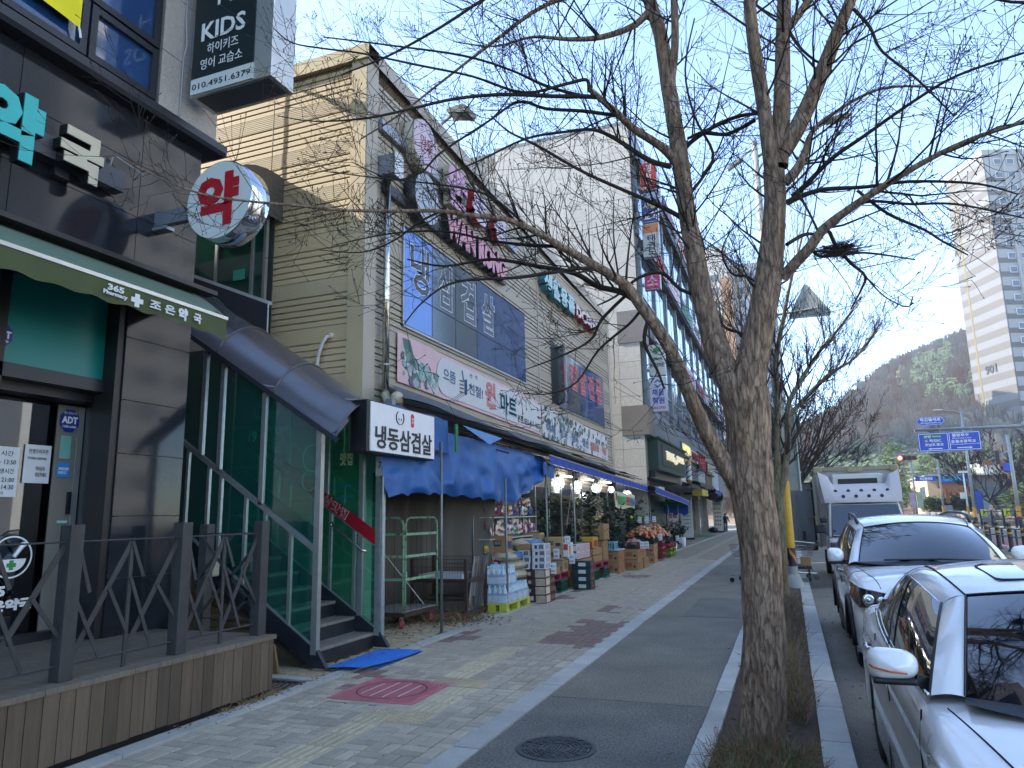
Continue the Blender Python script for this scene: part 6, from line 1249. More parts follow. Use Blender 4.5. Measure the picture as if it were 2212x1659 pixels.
part('stripe', mb, mBLK, bp); part('cap', MB().lathe([(0,.2),(.1,.15),(.17,.04),(.17,0)],(-4.35,34.9,3.87),16), M('brass', '#a8843c',.3, metal=.6, var=.05), bp, smooth=True); part('cap', MB().lathe([(.17,0),(.17,-.04),(.1,-.12),(0,-.15)],(-4.35,34.9,3.12),16), M('brass'), bp, smooth=True); part('bracket', MB().box(-4.75,-4.35,34.88,34.92,3.5,3.54), mBLK, bp)
for (y0, y1, z, c_, lab) in ((35.2,38.4,2.95, mBLK, 'black canopy beyond the barber pole'),(39,46,3.15, mBLK, 'long black slatted canopy over the far shops'),(47,51,2.9, mBA, 'small blue canopy over the far shops'),(52,58,2.6, M('canopy_brown', '#4b352b',.7, var=.1), 'brown canopy at the end of the row')):
    t = thing('shop_canopy', lab, 'canopy',(-4.7, y0, z)); part('cloth', MB().add([(-5.5, y0, z+.35),(-4.3, y0, z),(-4.3, y1, z-.1),(-5.5, y1, z+.3)],[(0,1,2,3)]), c_, t); part('edge', MB().box(-4.32,-4.28, y0, y1, z-.2, z), c_, t)
for (y, z, c_, b_, lab) in ((49.0,2.75, '#3c1416', '칼국수', 'round dark red hanging sign in the far row'),(53.0,2.65, '#173a22', '수선', 'oval dark green hanging sign in the far row')):
    t = thing('round_hanging_sign', lab, 'shop sign',(-4.7, y, z)); part('disc', MB().lathe([(0,-.06),(.42,-.06),(.42,.06),(0,.06)],(-4.75, y, z),24, 'y'), M('disc'+c_, c_,.5, var=.05), t); txt(t, b_,(-5.0, y-.07, z-.12),.5,.24, M('txt_pale'), XR, ZU, depth=.01, bold=.02)
t = thing('yellow_box_sign', 'yellow box sign standing out over the far pavement', 'shop sign',(-4.6,41,2.6)); part('box', MB().box(-5.0,-4.45,41.0,44,2.5,2.85), M('sign_lemon', '#b5a54c',.5, var=.05), t); part('bracket', MB().box(-5.6,-5.0,42,42.1,2.6,2.7), mBLK, t)
# standing boards
def board(nm, lab, x0, x1, y, h, mface, lines, base=True, lean=0, z0=.12):
    t = thing(nm, lab, 'sign board',((x0+x1)/2, y,0)); part('panel', MB().box(x0, x1, y, y+.08, z0, z0+h), mface, t)
    if base: part('foot', MB().box(x0-.05, x1+.05, y-.15, y+.2,0,.1), mBLK, t)
    for b_, xx, zz_, w_, h_, m_ in lines: txt(t, b_,(xx, y-.004, zz_), w_, h_, m_, XR, ZU, depth=.004, bold=.03)
    return t
mMAG = M('txt_magenta', '#8c1f4c',.5, var=0)
sb = board('salon_board', 'black framed salon board with magenta syllables on the pavement',-6.05,-5.35,38.0,2.15, mBLK,[]); part('face', MB().box(-5.98,-5.42,37.985,38.0,.45,2.2), mWF, sb)
for b_, z in (('컷트',1.30),('염색',.88),('퍼머',.50)): txt(sb, b_,(-5.92,37.98, z),.44,.26, mMAG, XR, ZU, depth=.004, bold=.04)
txt(sb, '남성커트',(-5.93,37.98,1.95),.46,.15, mTX, XR, ZU, depth=.004, bold=.03); txt(sb, '전문점',(-5.93,37.98,1.72),.46,.15, mTX, XR, ZU, depth=.004, bold=.03)
t2 = board('tall_banner_stand', 'tall white banner stand with small grey lines beyond the salon board',-6.1,-5.45,44.0,2.6, mWF,[('메뉴안내',-6.02,2.3,.5,.14, mTX)]+[('안내문구',-6.0,2.0-.22*k,.45,.09, mPRT) for k in range(7)])
t3 = board('menu_board', 'white menu board with rows of small food pictures at the far end',-5.6,-4.9,58.0,2.4, mWF,[('맛있는집',-5.5,2.1,.5,.16, mTX)]); mb = MB()
for i in range(3):
    for j in range(5): mb.lathe([(.07,0),(0,0)],(-5.43+.18*i,57.985,1.8-.3*j),10, 'y')
part('food_picture', mb, M('foodpic', '#8a6a4c',.6, var=.3, scale=30), t3, kind='stuff')
solo('green_mat', MB().box(-5.9,-4.9,47.5,52,.002,.012), M('mat_green', '#2e7a4a',.8, var=.1), 'green mat lying before the far shops', 'mat')
gbch = thing('green_bench', 'dark green slatted bench behind the walking person', 'bench',(-5.4,61.5,0))
for k in range(4): part('slat', MB().box(-5.9,-4.9,61.6,61.63,.5+.12*k,.58+.12*k), mPCR, gbch)
part('seat', MB().box(-5.9,-4.9,61.2,61.6,.42,.46), mPCR, gbch)
for x in (-5.85,-4.95): part('leg', MB().box(x-.03, x+.03,61.2,61.6,0,.42), mPCR, gbch)
bag = solo('black_bags', MB().ball((-5.6,57.5,.2),.32,10,6, sq=(1.2,1,.7)), M('bag_black', '#141516',.4, var=.1), 'black stuffed bag lying on the pavement near the bench', 'bag', smooth=True)
solo('black_bags', MB().ball((-5.2,59.5,.25),.35,10,6, sq=(1.2,1,.7)), M('bag_black'), 'second black bag piled before the green bench', 'bag', smooth=True)
# ================================================================ PERSON WALKING
def person(nm, lab, loc, h, coat, legs, skin='#8f6a55', hat='#1a1a1c', heading=0, stride=.18, arm=.25, puff=True):
    t = thing(nm, lab, 'person', loc); ORG[t] = Vector(); s_ = h/1.7
    V = {'pel': (0,0,.92), 'sp': (0,.0,1.15), 'ch': (0,-.01,1.36), 'nk': (0,-.01,1.47), 'hd': (0,-.02,1.58), 'ht': (0,-.02,1.67),
         'shl': (-.17,0,1.38), 'ell': (-.27,-.06-arm*.2,1.14), 'wrl': (-.34,-.1-arm*.4,.95), 'hal': (-.36,-.12-arm*.5,.87), 'shr': (.17,0,1.38), 'elr': (.27,.06+arm*.2,1.14), 'wrr': (.34,.0+arm*.3,.95), 'har': (.36,-.02+arm*.3,.87),
         'hil': (-.09,0,.86), 'knl': (-.10,-.08-stride*.3,.48), 'anl': (-.10,-.02-stride*.6,.09), 'tol': (-.11,-.17-stride*.6,.03), 'hir': (.09,0,.86), 'knr': (.10,-.04+stride*.2,.48), 'anr': (.10,.08+stride*.9,.10), 'tor': (.11,-.05+stride*.9,.03)}
    E_ = [('pel', 'sp'),('sp', 'ch'),('ch', 'nk'),('nk', 'hd'),('hd', 'ht'),('ch', 'shl'),('shl', 'ell'),('ell', 'wrl'),('wrl', 'hal'),('ch', 'shr'),('shr', 'elr'),('elr', 'wrr'),('wrr', 'har'),('pel', 'hil'),('hil', 'knl'),('knl', 'anl'),('anl', 'tol'),('pel', 'hir'),('hir', 'knr'),('knr', 'anr'),('anr', 'tor')]
    rad = {'pel': .15, 'sp': .155, 'ch': .16, 'nk': .06, 'hd': .10, 'ht': .075, 'shl': .08, 'shr': .08, 'ell': .06, 'elr': .06, 'wrl': .045, 'wrr': .045, 'hal': .04, 'har': .04, 'hil': .1, 'hir': .1, 'knl': .07, 'knr': .07, 'anl': .05, 'anr': .05, 'tol': .04, 'tor': .04}
    ks = list(V); me = bpy.data.meshes.new('body'); me.from_pydata([tuple(c*s_ for c in V[k]) for k in ks],[(ks.index(a), ks.index(b)) for a, b in E_],[])
    m_ = bpy.data.materials.new(nm+'_cloth'); m_.use_nodes = True; nt_ = m_.node_tree; b_ = nt_.nodes['Principled BSDF']; b_.inputs['Roughness'].default_value = .7
    tc = nt_.nodes.new('ShaderNodeTexCoord'); sx = nt_.nodes.new('ShaderNodeSeparateXYZ'); mr = nt_.nodes.new('ShaderNodeMapRange'); cr = nt_.nodes.new('ShaderNodeValToRGB'); cr.color_ramp.interpolation = 'CONSTANT'
    mr.inputs[2].default_value = h; nt_.links.new(tc.outputs['Object'], sx.inputs[0]); nt_.links.new(sx.outputs[2], mr.inputs[0]); nt_.links.new(mr.outputs[0], cr.inputs[0]); nt_.links.new(cr.outputs[0], b_.inputs['Base Color'])
    e = cr.color_ramp.elements; e[0].position = 0; e[0].color = (*hexc('#17171a'),1); e[1].position = .06; e[1].color = (*hexc(legs),1)
    for p_, c_ in ((.47, coat),(.885, skin),(.955, hat)): q = e.new(p_); q.color = (*hexc(c_),1)
    me.materials.append(m_); o = bpy.data.objects.new('body', me); COL.objects.link(o); o.parent = t; ORG[o] = Vector()
    md = o.modifiers.new('skin', 'SKIN'); md.use_smooth_shade = True; 
    for i, k in enumerate(ks): me.skin_vertices[0].data[i].radius = (rad[k]*s_*(.8 if k in ('sp', 'ch') else 1), rad[k]*s_); me.skin_vertices[0].data[i].use_root = (k == 'pel')
    md2 = o.modifiers.new('sub', 'SUBSURF'); md2.levels = 1; md2.render_levels = 2
    mb = MB().ball((0,.01*s_,1.60*s_),.118*s_,12,8, sq=(1,1,1.05)); part('hat', mb, M('hat_'+nm+hat, hat,.8, var=.1), t, smooth=True) if hat else None
    fc_ = MB().ball((0,-.10*s_,1.56*s_),.07*s_,8,6, sq=(.9,.6,1.1)); part('face', fc_, M('skin', skin,.6, var=.05), t, smooth=True)
    if puff:
        mb = MB()
        for k in range(5): mb.lathe([(.165*s_,0),(.215*s_,.05*s_),(.17*s_,.10*s_)],(0,0,(.84+.105*k)*s_),14)
        part('padded_coat', mb, M('coat_'+nm+coat, coat,.45, var=.15), t, smooth=True)
    t.rotation_euler.z = heading; return t
person('person', 'person in a black padded coat and cap walking on the far pavement',(-4.75,58.5,0),1.42, '#121317', '#4e4c4a', heading=.15)
# ================================================================ FAR BUILDINGS
ft = thing('far_apartment_tower', 'pale high apartment tower with an orange stripe far beyond the street trees', 'building',(-6,150,0))
mFT = M('far_tower_wall', '#a9a79f',.7, var=.05, scale=.3); part('wall', MB().box(-14,-8.2,150,170,0,57), mFT, ft); part('wall', MB().box(-8.2,1,152,170,0,53), M('far_tower_wall2', '#9a9ca0',.7, var=.05, scale=.3), ft); part('orange_stripe', MB().box(-9.6,-7.4,149.8,150.1,0,50), M('tower_orange', '#97775a',.7, var=.08, scale=.3), ft)
wme = MB().box(0,1.3,0,.15,0,1.4).mesh('window', M('far_window', '#4a5660',.15, var=.1))
for r_ in range(17):
    for x in (-13,-11.4,-6.4,-4.2,-2.0): piece('window', wme,(x,149.88 if x < -8 else 151.88,3+2.9*r_), ft)
lt = thing('striped_apartment_tower', 'brown and white striped apartment tower glimpsed behind the pharmacy signs', 'building',(-70,66,0))
mTB = M('tower_tan', '#8a6a50',.7, var=.06, scale=.3); part('wall', MB().box(-78,-62.6,60,74,0,80), mTB, lt)
for k in range(25): part('white_belt', MB().box(-78.1,-62.5,59.9,74.1,3*k+2.4,3*k+3.0), mWHT, lt)
# tower 901
T9 = thing('striped_tower_block', 'tall light apartment block with grey tan stripes and the number 901', 'building',(45.2,169.6,0))
Cn = Vector((45.2,169.6,0)); dL = Vector((-.36,.933,0)); dR = Vector((.933,.36,0)); H9 = 76
def slab9(o, d1, l1, d2, l2, z0, z1): 
    mb = MB(); P = [o, o+d1*l1, o+d1*l1+d2*l2, o+d2*l2]; mb.add([(p.x, p.y, z0) for p in P]+[(p.x, p.y, z1) for p in P],[(3,2,1,0),(4,5,6,7),(0,1,5,4),(1,2,6,5),(2,3,7,6),(3,0,4,7)]); return mb
m9a = M('stripe_light', '#5f6164',.7, var=.03, scale=.2); m9b = M('stripe_tan', '#504d49',.7, var=.03, scale=.2); m9c = M('tower_white', '#8f8f8c',.7, var=.03, scale=.2); m9y = M('tower_yellow', '#62592f',.7, var=.05)
part('core', slab9(Cn+dL*.1+dR*.1, dR,39, dL,13,0, H9), m9c, T9)
fh = H9/25
for k in range(25):
    part('stripe', slab9(Cn+dR*-.02, dR,.3, dL,13.3, fh*k, fh*k+fh*.5), m9b, T9); part('stripe', slab9(Cn, dR,.3, dL,13.3, fh*k+fh*.5, fh*(k+1)), m9a, T9)
    if k < 24:
        part('stripe', slab9(Cn-dL*.02+dR*0, dR,4.4, dL,.2, fh*k, fh*k+fh*.35), m9b, T9)
part('yellow_line', slab9(Cn+dL*10.4-dR*.06, dL,.5, dR,.1,0, H9), m9y, T9)
w9 = slab9(Vector((0,0,0)), dR,1.6,-dL,.12,0,1.35).mesh('window_frame_mesh', mWHT); w9g = slab9(Vector((0,0,0))+dR*.12-dL*.1, dR,1.36,-dL,.06,.12,1.23).mesh('pane_mesh', M('far_window'))
for k in range(1,25):
    for u in (2.2,4.9,8.6,10.8,14.6):
        o = piece('window', w9, Cn+dR*u-dL*.02+Vector((0,0, fh*k+.8)), T9); g_ = bpy.data.objects.new('pane', w9g); COL.objects.link(g_); g_.parent = o
for u in (3.95,7.4,13.2): part('pilaster', slab9(Cn+dR*u-dL*.5, dR,.5, dL,.6,0, H9), m9c, T9)
part('roof_parapet', slab9(Cn-dL*.3-dR*.3, dR,20, dL,14, H9, H9+1.2), m9c, T9); part('podium', slab9(Cn-dL*1.5+dR*.5, dR,30, dL,3,0,9), M('podium_grey', '#5e6266',.7, var=.06), T9)
nR = (-dL.normalized())
txt(T9, '901', Cn+dL*8.6-dR*.1+Vector((0,0,29.3)),3.6,1.9, mTX,-dL.normalized(), Vector((0,0,1)), depth=.06, bold=.02)
# apartments across the street, seen only as reflections and as the light they throw back
for (x, y, rz, lab) in ((34,-6,0, 'pale apartment slab across the road, the nearer one'),(36,34,0, 'pale apartment slab across the road, the farther one')):
    t = thing('opposite_apartments', lab, 'building',(x, y,0)); part('wall', MB().box(x, x+12, y, y+30,0,42), M('opposite_wall', '#b0b2b2',.8, var=.04), t); 
    wm = MB().box(-.05,.05,0,2.2,0,1.5).mesh('window', M('far_window'))
    for r_ in range(14):
        for k in range(8): piece('window', wm,(x, y+1+k*3.6,1.2+2.9*r_), t)
# convenience store and its neighbours
gs = thing('convenience_store', 'low cream and orange brick convenience store with a blue sign', 'building',(19,108,0))
mCRW = M('cream_wall', '#a8967a',.7, var=.05, scale=1); mOBR = M('orange_brick', '#8f5d38',.8, var=.12, scale=3)
part('wall', MB().box(16.9,18.2,106,120,.0,5.3), mCRW, gs); part('brick_wall', MB().box(18.2,21.6,105.6,120,.0,5.2), mOBR, gs); part('grey_wing', MB().box(21.6,26,106.4,120,0,5.4), M('wing_grey', '#6c6a66',.7, var=.06), gs); part('wing_window', MB().box(21.8,25.6,106.2,106.4,2.6,3.9), M('far_window'), gs)
s_ = part('sign', MB().box(18.3,21.5,105.3,105.6,4.6,5.7), M('store_blue', '#1d57a0',.4, var=.04), gs); txt(s_, 'GS25',(18.6,105.28,4.8),2.0,.7, M('store_aqua', '#3aa0b8',.4, var=0), XR, ZU, depth=.03, bold=.05); part('roof', MB().box(16.6,26.3,105.2,120,5.4,5.6), m9c, gs)
part('window', MB().box(16.88,16.9,108,112,1.2,4.2), M('far_window'), gs)
nb = thing('brick_annex', 'orange and white low annex half hidden by pines', 'building',(28,110,0)); part('wall', MB().box(26.5,34,112,124,0,7.6), mOBR, nb); part('white_gable', MB().box(24.6,26.5,112,124,0,7.4), m9c, nb); part('roof', MB().box(24.4,34.2,111.8,124,7.6,7.8), mMG, nb); part('window', MB().box(28,31,111.9,112,3.5,5), M('far_window'), nb)
bh = thing('blue_shed', 'blue and white shed sign high behind the box truck', 'building',(9.5,115,0)); part('wall', MB().box(8.6,10.2,118,122,0,6.6), M('shed_wall', '#4e6680',.6, var=.1), bh); part('roof', MB().box(8.4,10.4,117.8,122.2,6.6,6.8), mMG, bh); part('orange_roof', MB().box(10.6,13.2,117,122,5.9,6.5), mOBR, bh); part('wall', MB().box(10.8,13.0,117.2,121,0,5.9), mCRW, bh)
# terrain and wooded hill
def hz(x, y):
    P = [(-160,4),(-60,8),(-20,18),(5,24),(16,30),(27,40),(36,46),(46,50),(58,55),(90,60),(200,52),(400,30)]
    r_ = P[0][1]
    for (a, ha),(b_, hb) in zip(P[:-1], P[1:]):
        if a <= x <= b_: r_ = ha+(hb-ha)*(x-a)/(b_-a)
    if x > 400: r_ = 30
    t = min(max((y-118)/150,0),1); t = t*t*(3-2*t); base = min(max((y-84)/30,0),1)*.5
    return base-.12+(r_-1)*t*.94-(max(0, y-275)*.25)+1.5*noise.noise(Vector((x*.04, y*.04,0)))*t
struct('hill', MB().grid(lambda u, v: (-160+560*u,84+300*v, hz(-160+560*u,84+300*v)),90,60), M('hill_floor', '#776755',.95, var=.3, scale=.15), smooth=True)
wood = MB(); hr = random.Random(11)
def clump(mb, x, y, z, h, w_, n_, mi, kind):
    if kind == 'bare':
        for k in range(n_):
            a = hr.uniform(0,6.28); t_ = hr.uniform(.15,1); r_ = w_*hr.uniform(.2,1)*(1-.3*t_); z0 = z+h*t_*.5; x1 = x+r_*math.cos(a); y1 = y+r_*math.sin(a); s__ = hr.uniform(.07,.16)
            z1 = z+h*(.35+.65*t_)
            mb.add([(x+.3*r_*math.cos(a), y+.3*r_*math.sin(a), z0),(x1-s__, y1, z1),(x1+s__, y1+s__, z1+.1)],[(0,1,2)], mi)
        mb.add([(x-.12, y, z),(x+.12, y, z),(x+.05, y, z+h*.8),(x-.05, y, z+h*.8)],[(0,1,2,3)],4)
    else:
        for k in range(n_):
            a = hr.uniform(0,6.28); t_ = hr.random(); r_ = w_*(1-.75*t_)*hr.uniform(.3,1); x1 = x+r_*math.cos(a); y1 = y+r_*math.sin(a); z1 = z+h*(.25+.75*t_); s__ = w_*hr.uniform(.06,.13)
            mb.add([(x1-s__, y1, z1-s__*.3),(x1+s__, y1-s__*.5, z1),(x1, y1+s__*.4, z1+s__*.7)],[(0,1,2)], mi)
for k in range(5200):
    y = 120+hr.random()**.8*160; x = -35+hr.random()*(170); h = hr.uniform(5,9); z = hz(x, y)-.5
    g = noise.noise(Vector((x*.035, y*.03,4)))
    if g > .18 and hr.random() < .75: clump(wood, x, y, z, h*1.1,2.6,95,3 if hr.random() < .93 else 5, 'ever')
    else: clump(wood, x, y, z, h,2.4,58, hr.choice((0,1,1,0,1,2)), 'bare')
solo('hillside_woods', wood,[M('twig_brown', '#8a7c6c',.9, var=.25, scale=.3), M('twig_grey', '#918777',.9, var=.2, scale=.3), M('twig_rust', '#8b7159',.9, var=.2, scale=.3), M('pine_dark', '#4b5941',.8, var=.3, scale=.4), M('trunk_far', '#7a6e60',.9, var=.1), M('leaf_ochre', '#7a7648',.8, var=.2, scale=.4)], 'brown leafless woods with dark evergreens covering the hill', 'woodland', kind='stuff')
# ================================================================ STREET FURNITURE
mGV = M('galvanised'); mPG = M('post_grey', '#8b8f8e',.45, metal=.3, var=.1, scale=3); mHY = M('hazard_yellow', '#b8861f',.6, var=.15, scale=8); mSGN = M('sign_back', '#8c908a',.5, metal=.2, var=.08, scale=3); mCON = M('concrete', '#8c8d88',.9, var=.12, scale=8, bump=.3)
lp = thing('street_lamp', 'grey street lamp post with a yellow wrapped foot and hazard stripes beside the carts', 'street lamp',(-.06,16.8,0))
px, py = -.06,16.8
part('post', MB().tube([(px, py,.1),(px, py,5),(px, py,10.35)],[.095,.085,.07],20), mPG, lp, smooth=True)
part('footing', MB().lathe([(.24,0),(.22,.05),(.14,.28),(0,.30)],(px, py,0),24), mCON, lp, smooth=True); part('collar', MB().lathe([(.115,.28),(.115,.45),(0,.46)],(px, py,0),20), mCON, lp)
part('yellow_sleeve', MB().lathe([(.10,.82),(.10,2.25),(.092,2.26)],(px, py,0),20), M('sleeve_yellow', '#b98f1c',.5, var=.14, scale=5, rvar=.1), lp, smooth=True)
part('hazard_sleeve', MB().lathe([(.104,.45),(.104,.83)],(px, py,0),20), mBLK, lp, smooth=True)
for q in range(3):
    mb = MB(); n_ = 14
    for k in range(n_):
        a0, a1 = q*2.1+k*.13, q*2.1+(k+1)*.13; z0 = .46+.36*k/n_*0.75; z1 = .46+.36*(k+1)/n_*0.75
        mb.add([(px+.1055*math.cos(-a0), py+.1055*math.sin(-a0), z0),(px+.1055*math.cos(-a1), py+.1055*math.sin(-a1), z1),(px+.1055*math.cos(-a1), py+.1055*math.sin(-a1), z1+.10),(px+.1055*math.cos(-a0), py+.1055*math.sin(-a0), z0+.10)],[(0,1,2,3)])
    part('orange_stripe', mb, M('stripe_orange', '#b8702a',.5, var=.1), lp)
part('arm', MB().tube([(px, py,9.9),(px+.7, py,10.3),(1.55, py,10.45)],.035,8), mPG, lp, smooth=True); part('arm', MB().tube([(px, py,10.2),(-.45, py,9.95)],.03,8), mPG, lp)
part('lamp_head', MB().grid(lambda u, v: (1.45+.65*u, py-.16*math.sin(math.pi*(.12+.88*u))**.6*math.cos(2*math.pi*v),10.47+.08*u+.075*math.sin(math.pi*(.1+.8*u))*math.sin(2*math.pi*v)),10,14), M('lamp_grey', '#9da19f',.4, var=.05), lp, smooth=True)
part('lamp_head', MB().prism([(-.35,10.02),(-.72,9.78),(-.70,9.72),(-.33,9.94)], 'y', py-.09, py+.09), M('lamp_grey'), lp)
tri_ = thing('triangular_sign', 'back of a grey triangular warning sign held out on a thin arm', 'traffic sign',(.8,16.8,6.1))
part('plate', MB().prism([(.80+.47*math.cos(a)*1.05 if False else xx, zz_) for xx, zz_, a in ((.38,5.90,0),(.34,5.96,0),(.73,6.66,0),(.79,6.66,0),(1.24,5.96,0),(1.20,5.88,0))], 'y', py+.05, py+.07), mSGN, tri_, bevel=.004)
part('arm', MB().tube([(px, py,6.0),(1.0, py,6.08)],.028,8), mPG, tri_); 
for x in (.6,.95): part('clamp', MB().box(x-.02, x+.02, py-.02, py+.05,5.98,6.2), mPG, tri_)
bsg = thing('back_sign_panel', 'tall grey back of a road sign panel fixed to the lamp post', 'traffic sign',(.1,16.9,2.8)); part('plate', MB().box(-.22,.27,16.95,16.97,2.05,3.75), mSGN, bsg, bevel=.004); part('rim', MB().box(.255,.285,16.9,16.99,2.04,3.76), mAL, bsg)
for z in (2.4,3.1): part('rib', MB().box(-.2,.25,16.92,16.95, z, z+.05), mPG, bsg)
# shopping carts
def cart(lab, x, y, rz):
    t = thing('shopping_cart', lab, 'shopping cart',(0,0,0), 'wire shopping carts by the planting strip'); ORG[t] = Vector(); ch = M('chrome_wire', '#a9acad',.25, metal=.8, var=.05)
    bot = [(-.20,-.35,.45),(.20,-.35,.45),(.16,.35,.55),(-.16,.35,.55)]; top = [(-.27,-.45,.95),(.27,-.45,.95),(.20,.42,.85),(-.20,.42,.85)]
    for L_ in (bot, top): part('rim', MB().tube([*L_, L_[0]],.008,6), ch, t)
    mb = MB()
    for k in range(4):
        for j in range(12):
            a = Vector(bot[k]).lerp(Vector(bot[(k+1) % 4]), j/12); b_ = Vector(top[k]).lerp(Vector(top[(k+1) % 4]), j/12); mb.tube([a, b_],.003,3, cap=False)
        for z_ in (.25,.5,.75): mb.tube([Vector(bot[k]).lerp(Vector(top[k]), z_), Vector(bot[(k+1) % 4]).lerp(Vector(top[(k+1) % 4]), z_)],.003,3, cap=False)
    for j in range(10): mb.tube([Vector(bot[0]).lerp(Vector(bot[3]), j/10), Vector(bot[1]).lerp(Vector(bot[2]), j/10)],.003,3, cap=False)
    part('wire_basket', mb, ch, t, kind='stuff'); part('handle', MB().tube([(-.28,-.52,1.0),(.28,-.52,1.0)],.018,8), M('handle_red', '#a3161f',.5, var=.05), t); part('red_corner', MB().box(-.28,.28,-.47,-.43,.92,.99), M('handle_red'), t)
    for s_ in (-1,1): part('frame', MB().tube([(s_*.27,-.5,1.0),(s_*.22,-.40,.45),(s_*.22,-.3,.22),(s_*.25,.38,.16)],.012,6), ch, t)
    for (wx, wy) in ((-.25,-.3),(.25,-.3),(-.24,.38),(.24,.38)): part('wheel', MB().lathe([(0,-.012),(.055,-.012),(.055,.012),(0,.012)],(wx, wy,.056),12, 'x'), mBLK, t)
    t.location = (x, y,0); t.rotation_euler.z = rz; return t
cart('shopping cart with a red handle just left of the big tree trunk',-.95,17.9,1.2)
cart('shopping cart behind the yellow lamp post foot',.02,18.7,-1.2)
tb_ = thing('flat_trolley', 'black flat trolley with a small carton on it beside the kerb', 'trolley',(.2,18.2,.3)); part('board', MB().box(-.05,.36,17.9,18.7,.30,.36), mBLK, tb_)
for (x, y) in ((0,18),(.3,18),(0,18.6),(.3,18.6)): part('wheel', MB().lathe([(0,-.02),(.09,-.02),(.09,.02),(0,.02)],(x, y,.12),12, 'x').box(x-.02, x+.02, y-.02, y+.02,.12,.3), mBLK, tb_)
cc = carton('small_carton', 'small brown carton on the black trolley', 'box',.22,.3,.2, mCB); cc.location = (.24,18.25,.362)
# median railing of striped posts
ms = M('bollard_black', '#1c1e21',.45, var=.1); mbo = M('bollard_amber', '#b98c22',.5, var=.08)
def bollard(x, y, lab, big):
    t = thing('striped_post', lab, 'bollard',(0,0,-.14), 'black railing posts with amber bands along the far lane'); ORG[t] = Vector(); r_ = .085 if big else .055; h = 1.08 if big else 1.02
    part('post', MB().lathe([(0, h),(r_*.9, h),(r_, h-.03),(r_,.12),(r_*1.8,.02),(r_*1.9,0)],(0,0,0),16), ms, t, smooth=True)
    for z in (h-.22, h-.42): part('amber_band', MB().lathe([(r_+.004, z),(r_+.004, z+.09)],(0,0,0),16), mbo, t)
    t.location = (x, y,-.14); return t
yb_ = [27.7,29.6,31.4,33.3,35.2,37.1,39.2,41.5,44]
t0 = bollard(7.85, yb_[0], 'nearest amber banded post of the railing at the right edge', True)
for k, y in enumerate(yb_[1:]): dup(t0,(7.85+.03*k, y,-.14),0,['second', 'third', 'fourth', 'fifth', 'sixth', 'seventh', 'eighth', 'farthest'][k]+' amber banded post of the railing, counted from the right edge')
rlm = thing('median_railing', 'black double tube railing linking the amber banded posts', 'railing',(7.9,35,.5))
for a, b_ in zip(yb_[:-1], yb_[1:]):
    for z in (.86,.56): part('rail', MB().tube([(7.86, a, z-.1),(7.86,(a+b_)/2, z-.14),(7.88, b_, z-.1)],.03,6), ms, rlm)
    part('upright', MB().box(7.84,7.9,(a+b_)/2-.03,(a+b_)/2+.03,.1,.74), ms, rlm)
# park fence with yellow crossing badges
pf = thing('park_fence', 'black ornamental fence with yellow crossing badges across the far corner', 'fence',(15,62,0))
F0, F1 = Vector((13.9,66,-.14)), Vector((18.6,57,-.14)); nF = 9
for k in range(nF+1):
    p = F0.lerp(F1, k/nF); part('post', MB().box(p.x-.06, p.x+.06, p.y-.06, p.y+.06, p.z, p.z+1.4), ms, pf)
    if k < nF:
        q = F0.lerp(F1,(k+1)/nF)
        for z in (.25,.75,1.3): part('rail', MB().beam(p+Vector((0,0, z)), q+Vector((0,0, z)),.05,.06), ms, pf)
        mb = MB()
        for j in range(1,9): a = p.lerp(q, j/9); mb.box(a.x-.012, a.x+.012, a.y-.012, a.y+.012, a.z+.25, a.z+.75)
        arc = [p.lerp(q, j/8)+Vector((0,0,.8+.4*(1-math.sin(math.pi*j/8)))) for j in range(9)]; mb.tube(arc,.02,4); part('infill', mb, ms, pf, kind='stuff')
for k, lab in ((0, 'left'),(2, 'right')):
    p = F0.lerp(F1,(k+.3)/nF); bd = thing('crossing_badge', lab+' yellow pedestrian badge hung on the black fence', 'sign',(p.x, p.y,1.2)); part('plate', MB().box(p.x-.2, p.x+.2, p.y-.14, p.y-.12,.85,1.35), M('badge_yellow', '#b8c01e',.5, var=.03), bd)
    part('walking_figure', MB().box(p.x-.03, p.x+.04, p.y-.15, p.y-.141,1.0,1.2).ball((p.x, p.y-.147,1.26),.045,6,4).beam((p.x, p.y-.147,1.03),(p.x-.09, p.y-.147,.9),.01,.035).beam((p.x, p.y-.147,1.03),(p.x+.09, p.y-.147,.9),.01,.035).beam((p.x, p.y-.147,1.17),(p.x+.1, p.y-.147,1.08),.01,.03), mBLK, bd)
# gantry with blue direction signs
gt = thing('sign_gantry', 'grey mast arm reaching in from the right above the road', 'gantry',(12,45,5.8))
part('arm', MB().tube([(6.9,45,5.84),(12.1,45,5.78),(14.4,45,5.75)],[.075,.10,.12],14), mPG, gt, smooth=True); part('flange', MB().tube([(11.95,45,5.78),(12.15,45,5.78)],.19,14), mPG, gt); part('post', MB().tube([(14.4,45,-.14),(14.4,45,6.6)],.16,14), mPG, gt, smooth=True); part('brace', MB().tube([(11.6,45,5.7),(14.4,45,4.0)],.06,8), mPG, gt); part('end_cap', MB().tube([(6.88,45,5.84),(6.9,45,5.84)],.08,14), mAL, gt)
mBLU = M('road_sign_blue', '#1743b0',.4, var=.03); mSW = M('road_sign_white', '#d0d6dc',.4, var=0)
ds = thing('direction_sign', 'large blue two part direction sign hung below the mast arm', 'road sign',(8.4,44.9,5.1)); Yf = 44.85
def framepoly(x0, x1, z0, z1, y, t=.03): return MB().box(x0, x1, y, y+.006, z1-t, z1).box(x0, x1, y, y+.006, z0, z0+t).box(x0, x0+t, y, y+.006, z0+t, z1-t).box(x1-t, x1, y, y+.006, z0+t, z1-t)
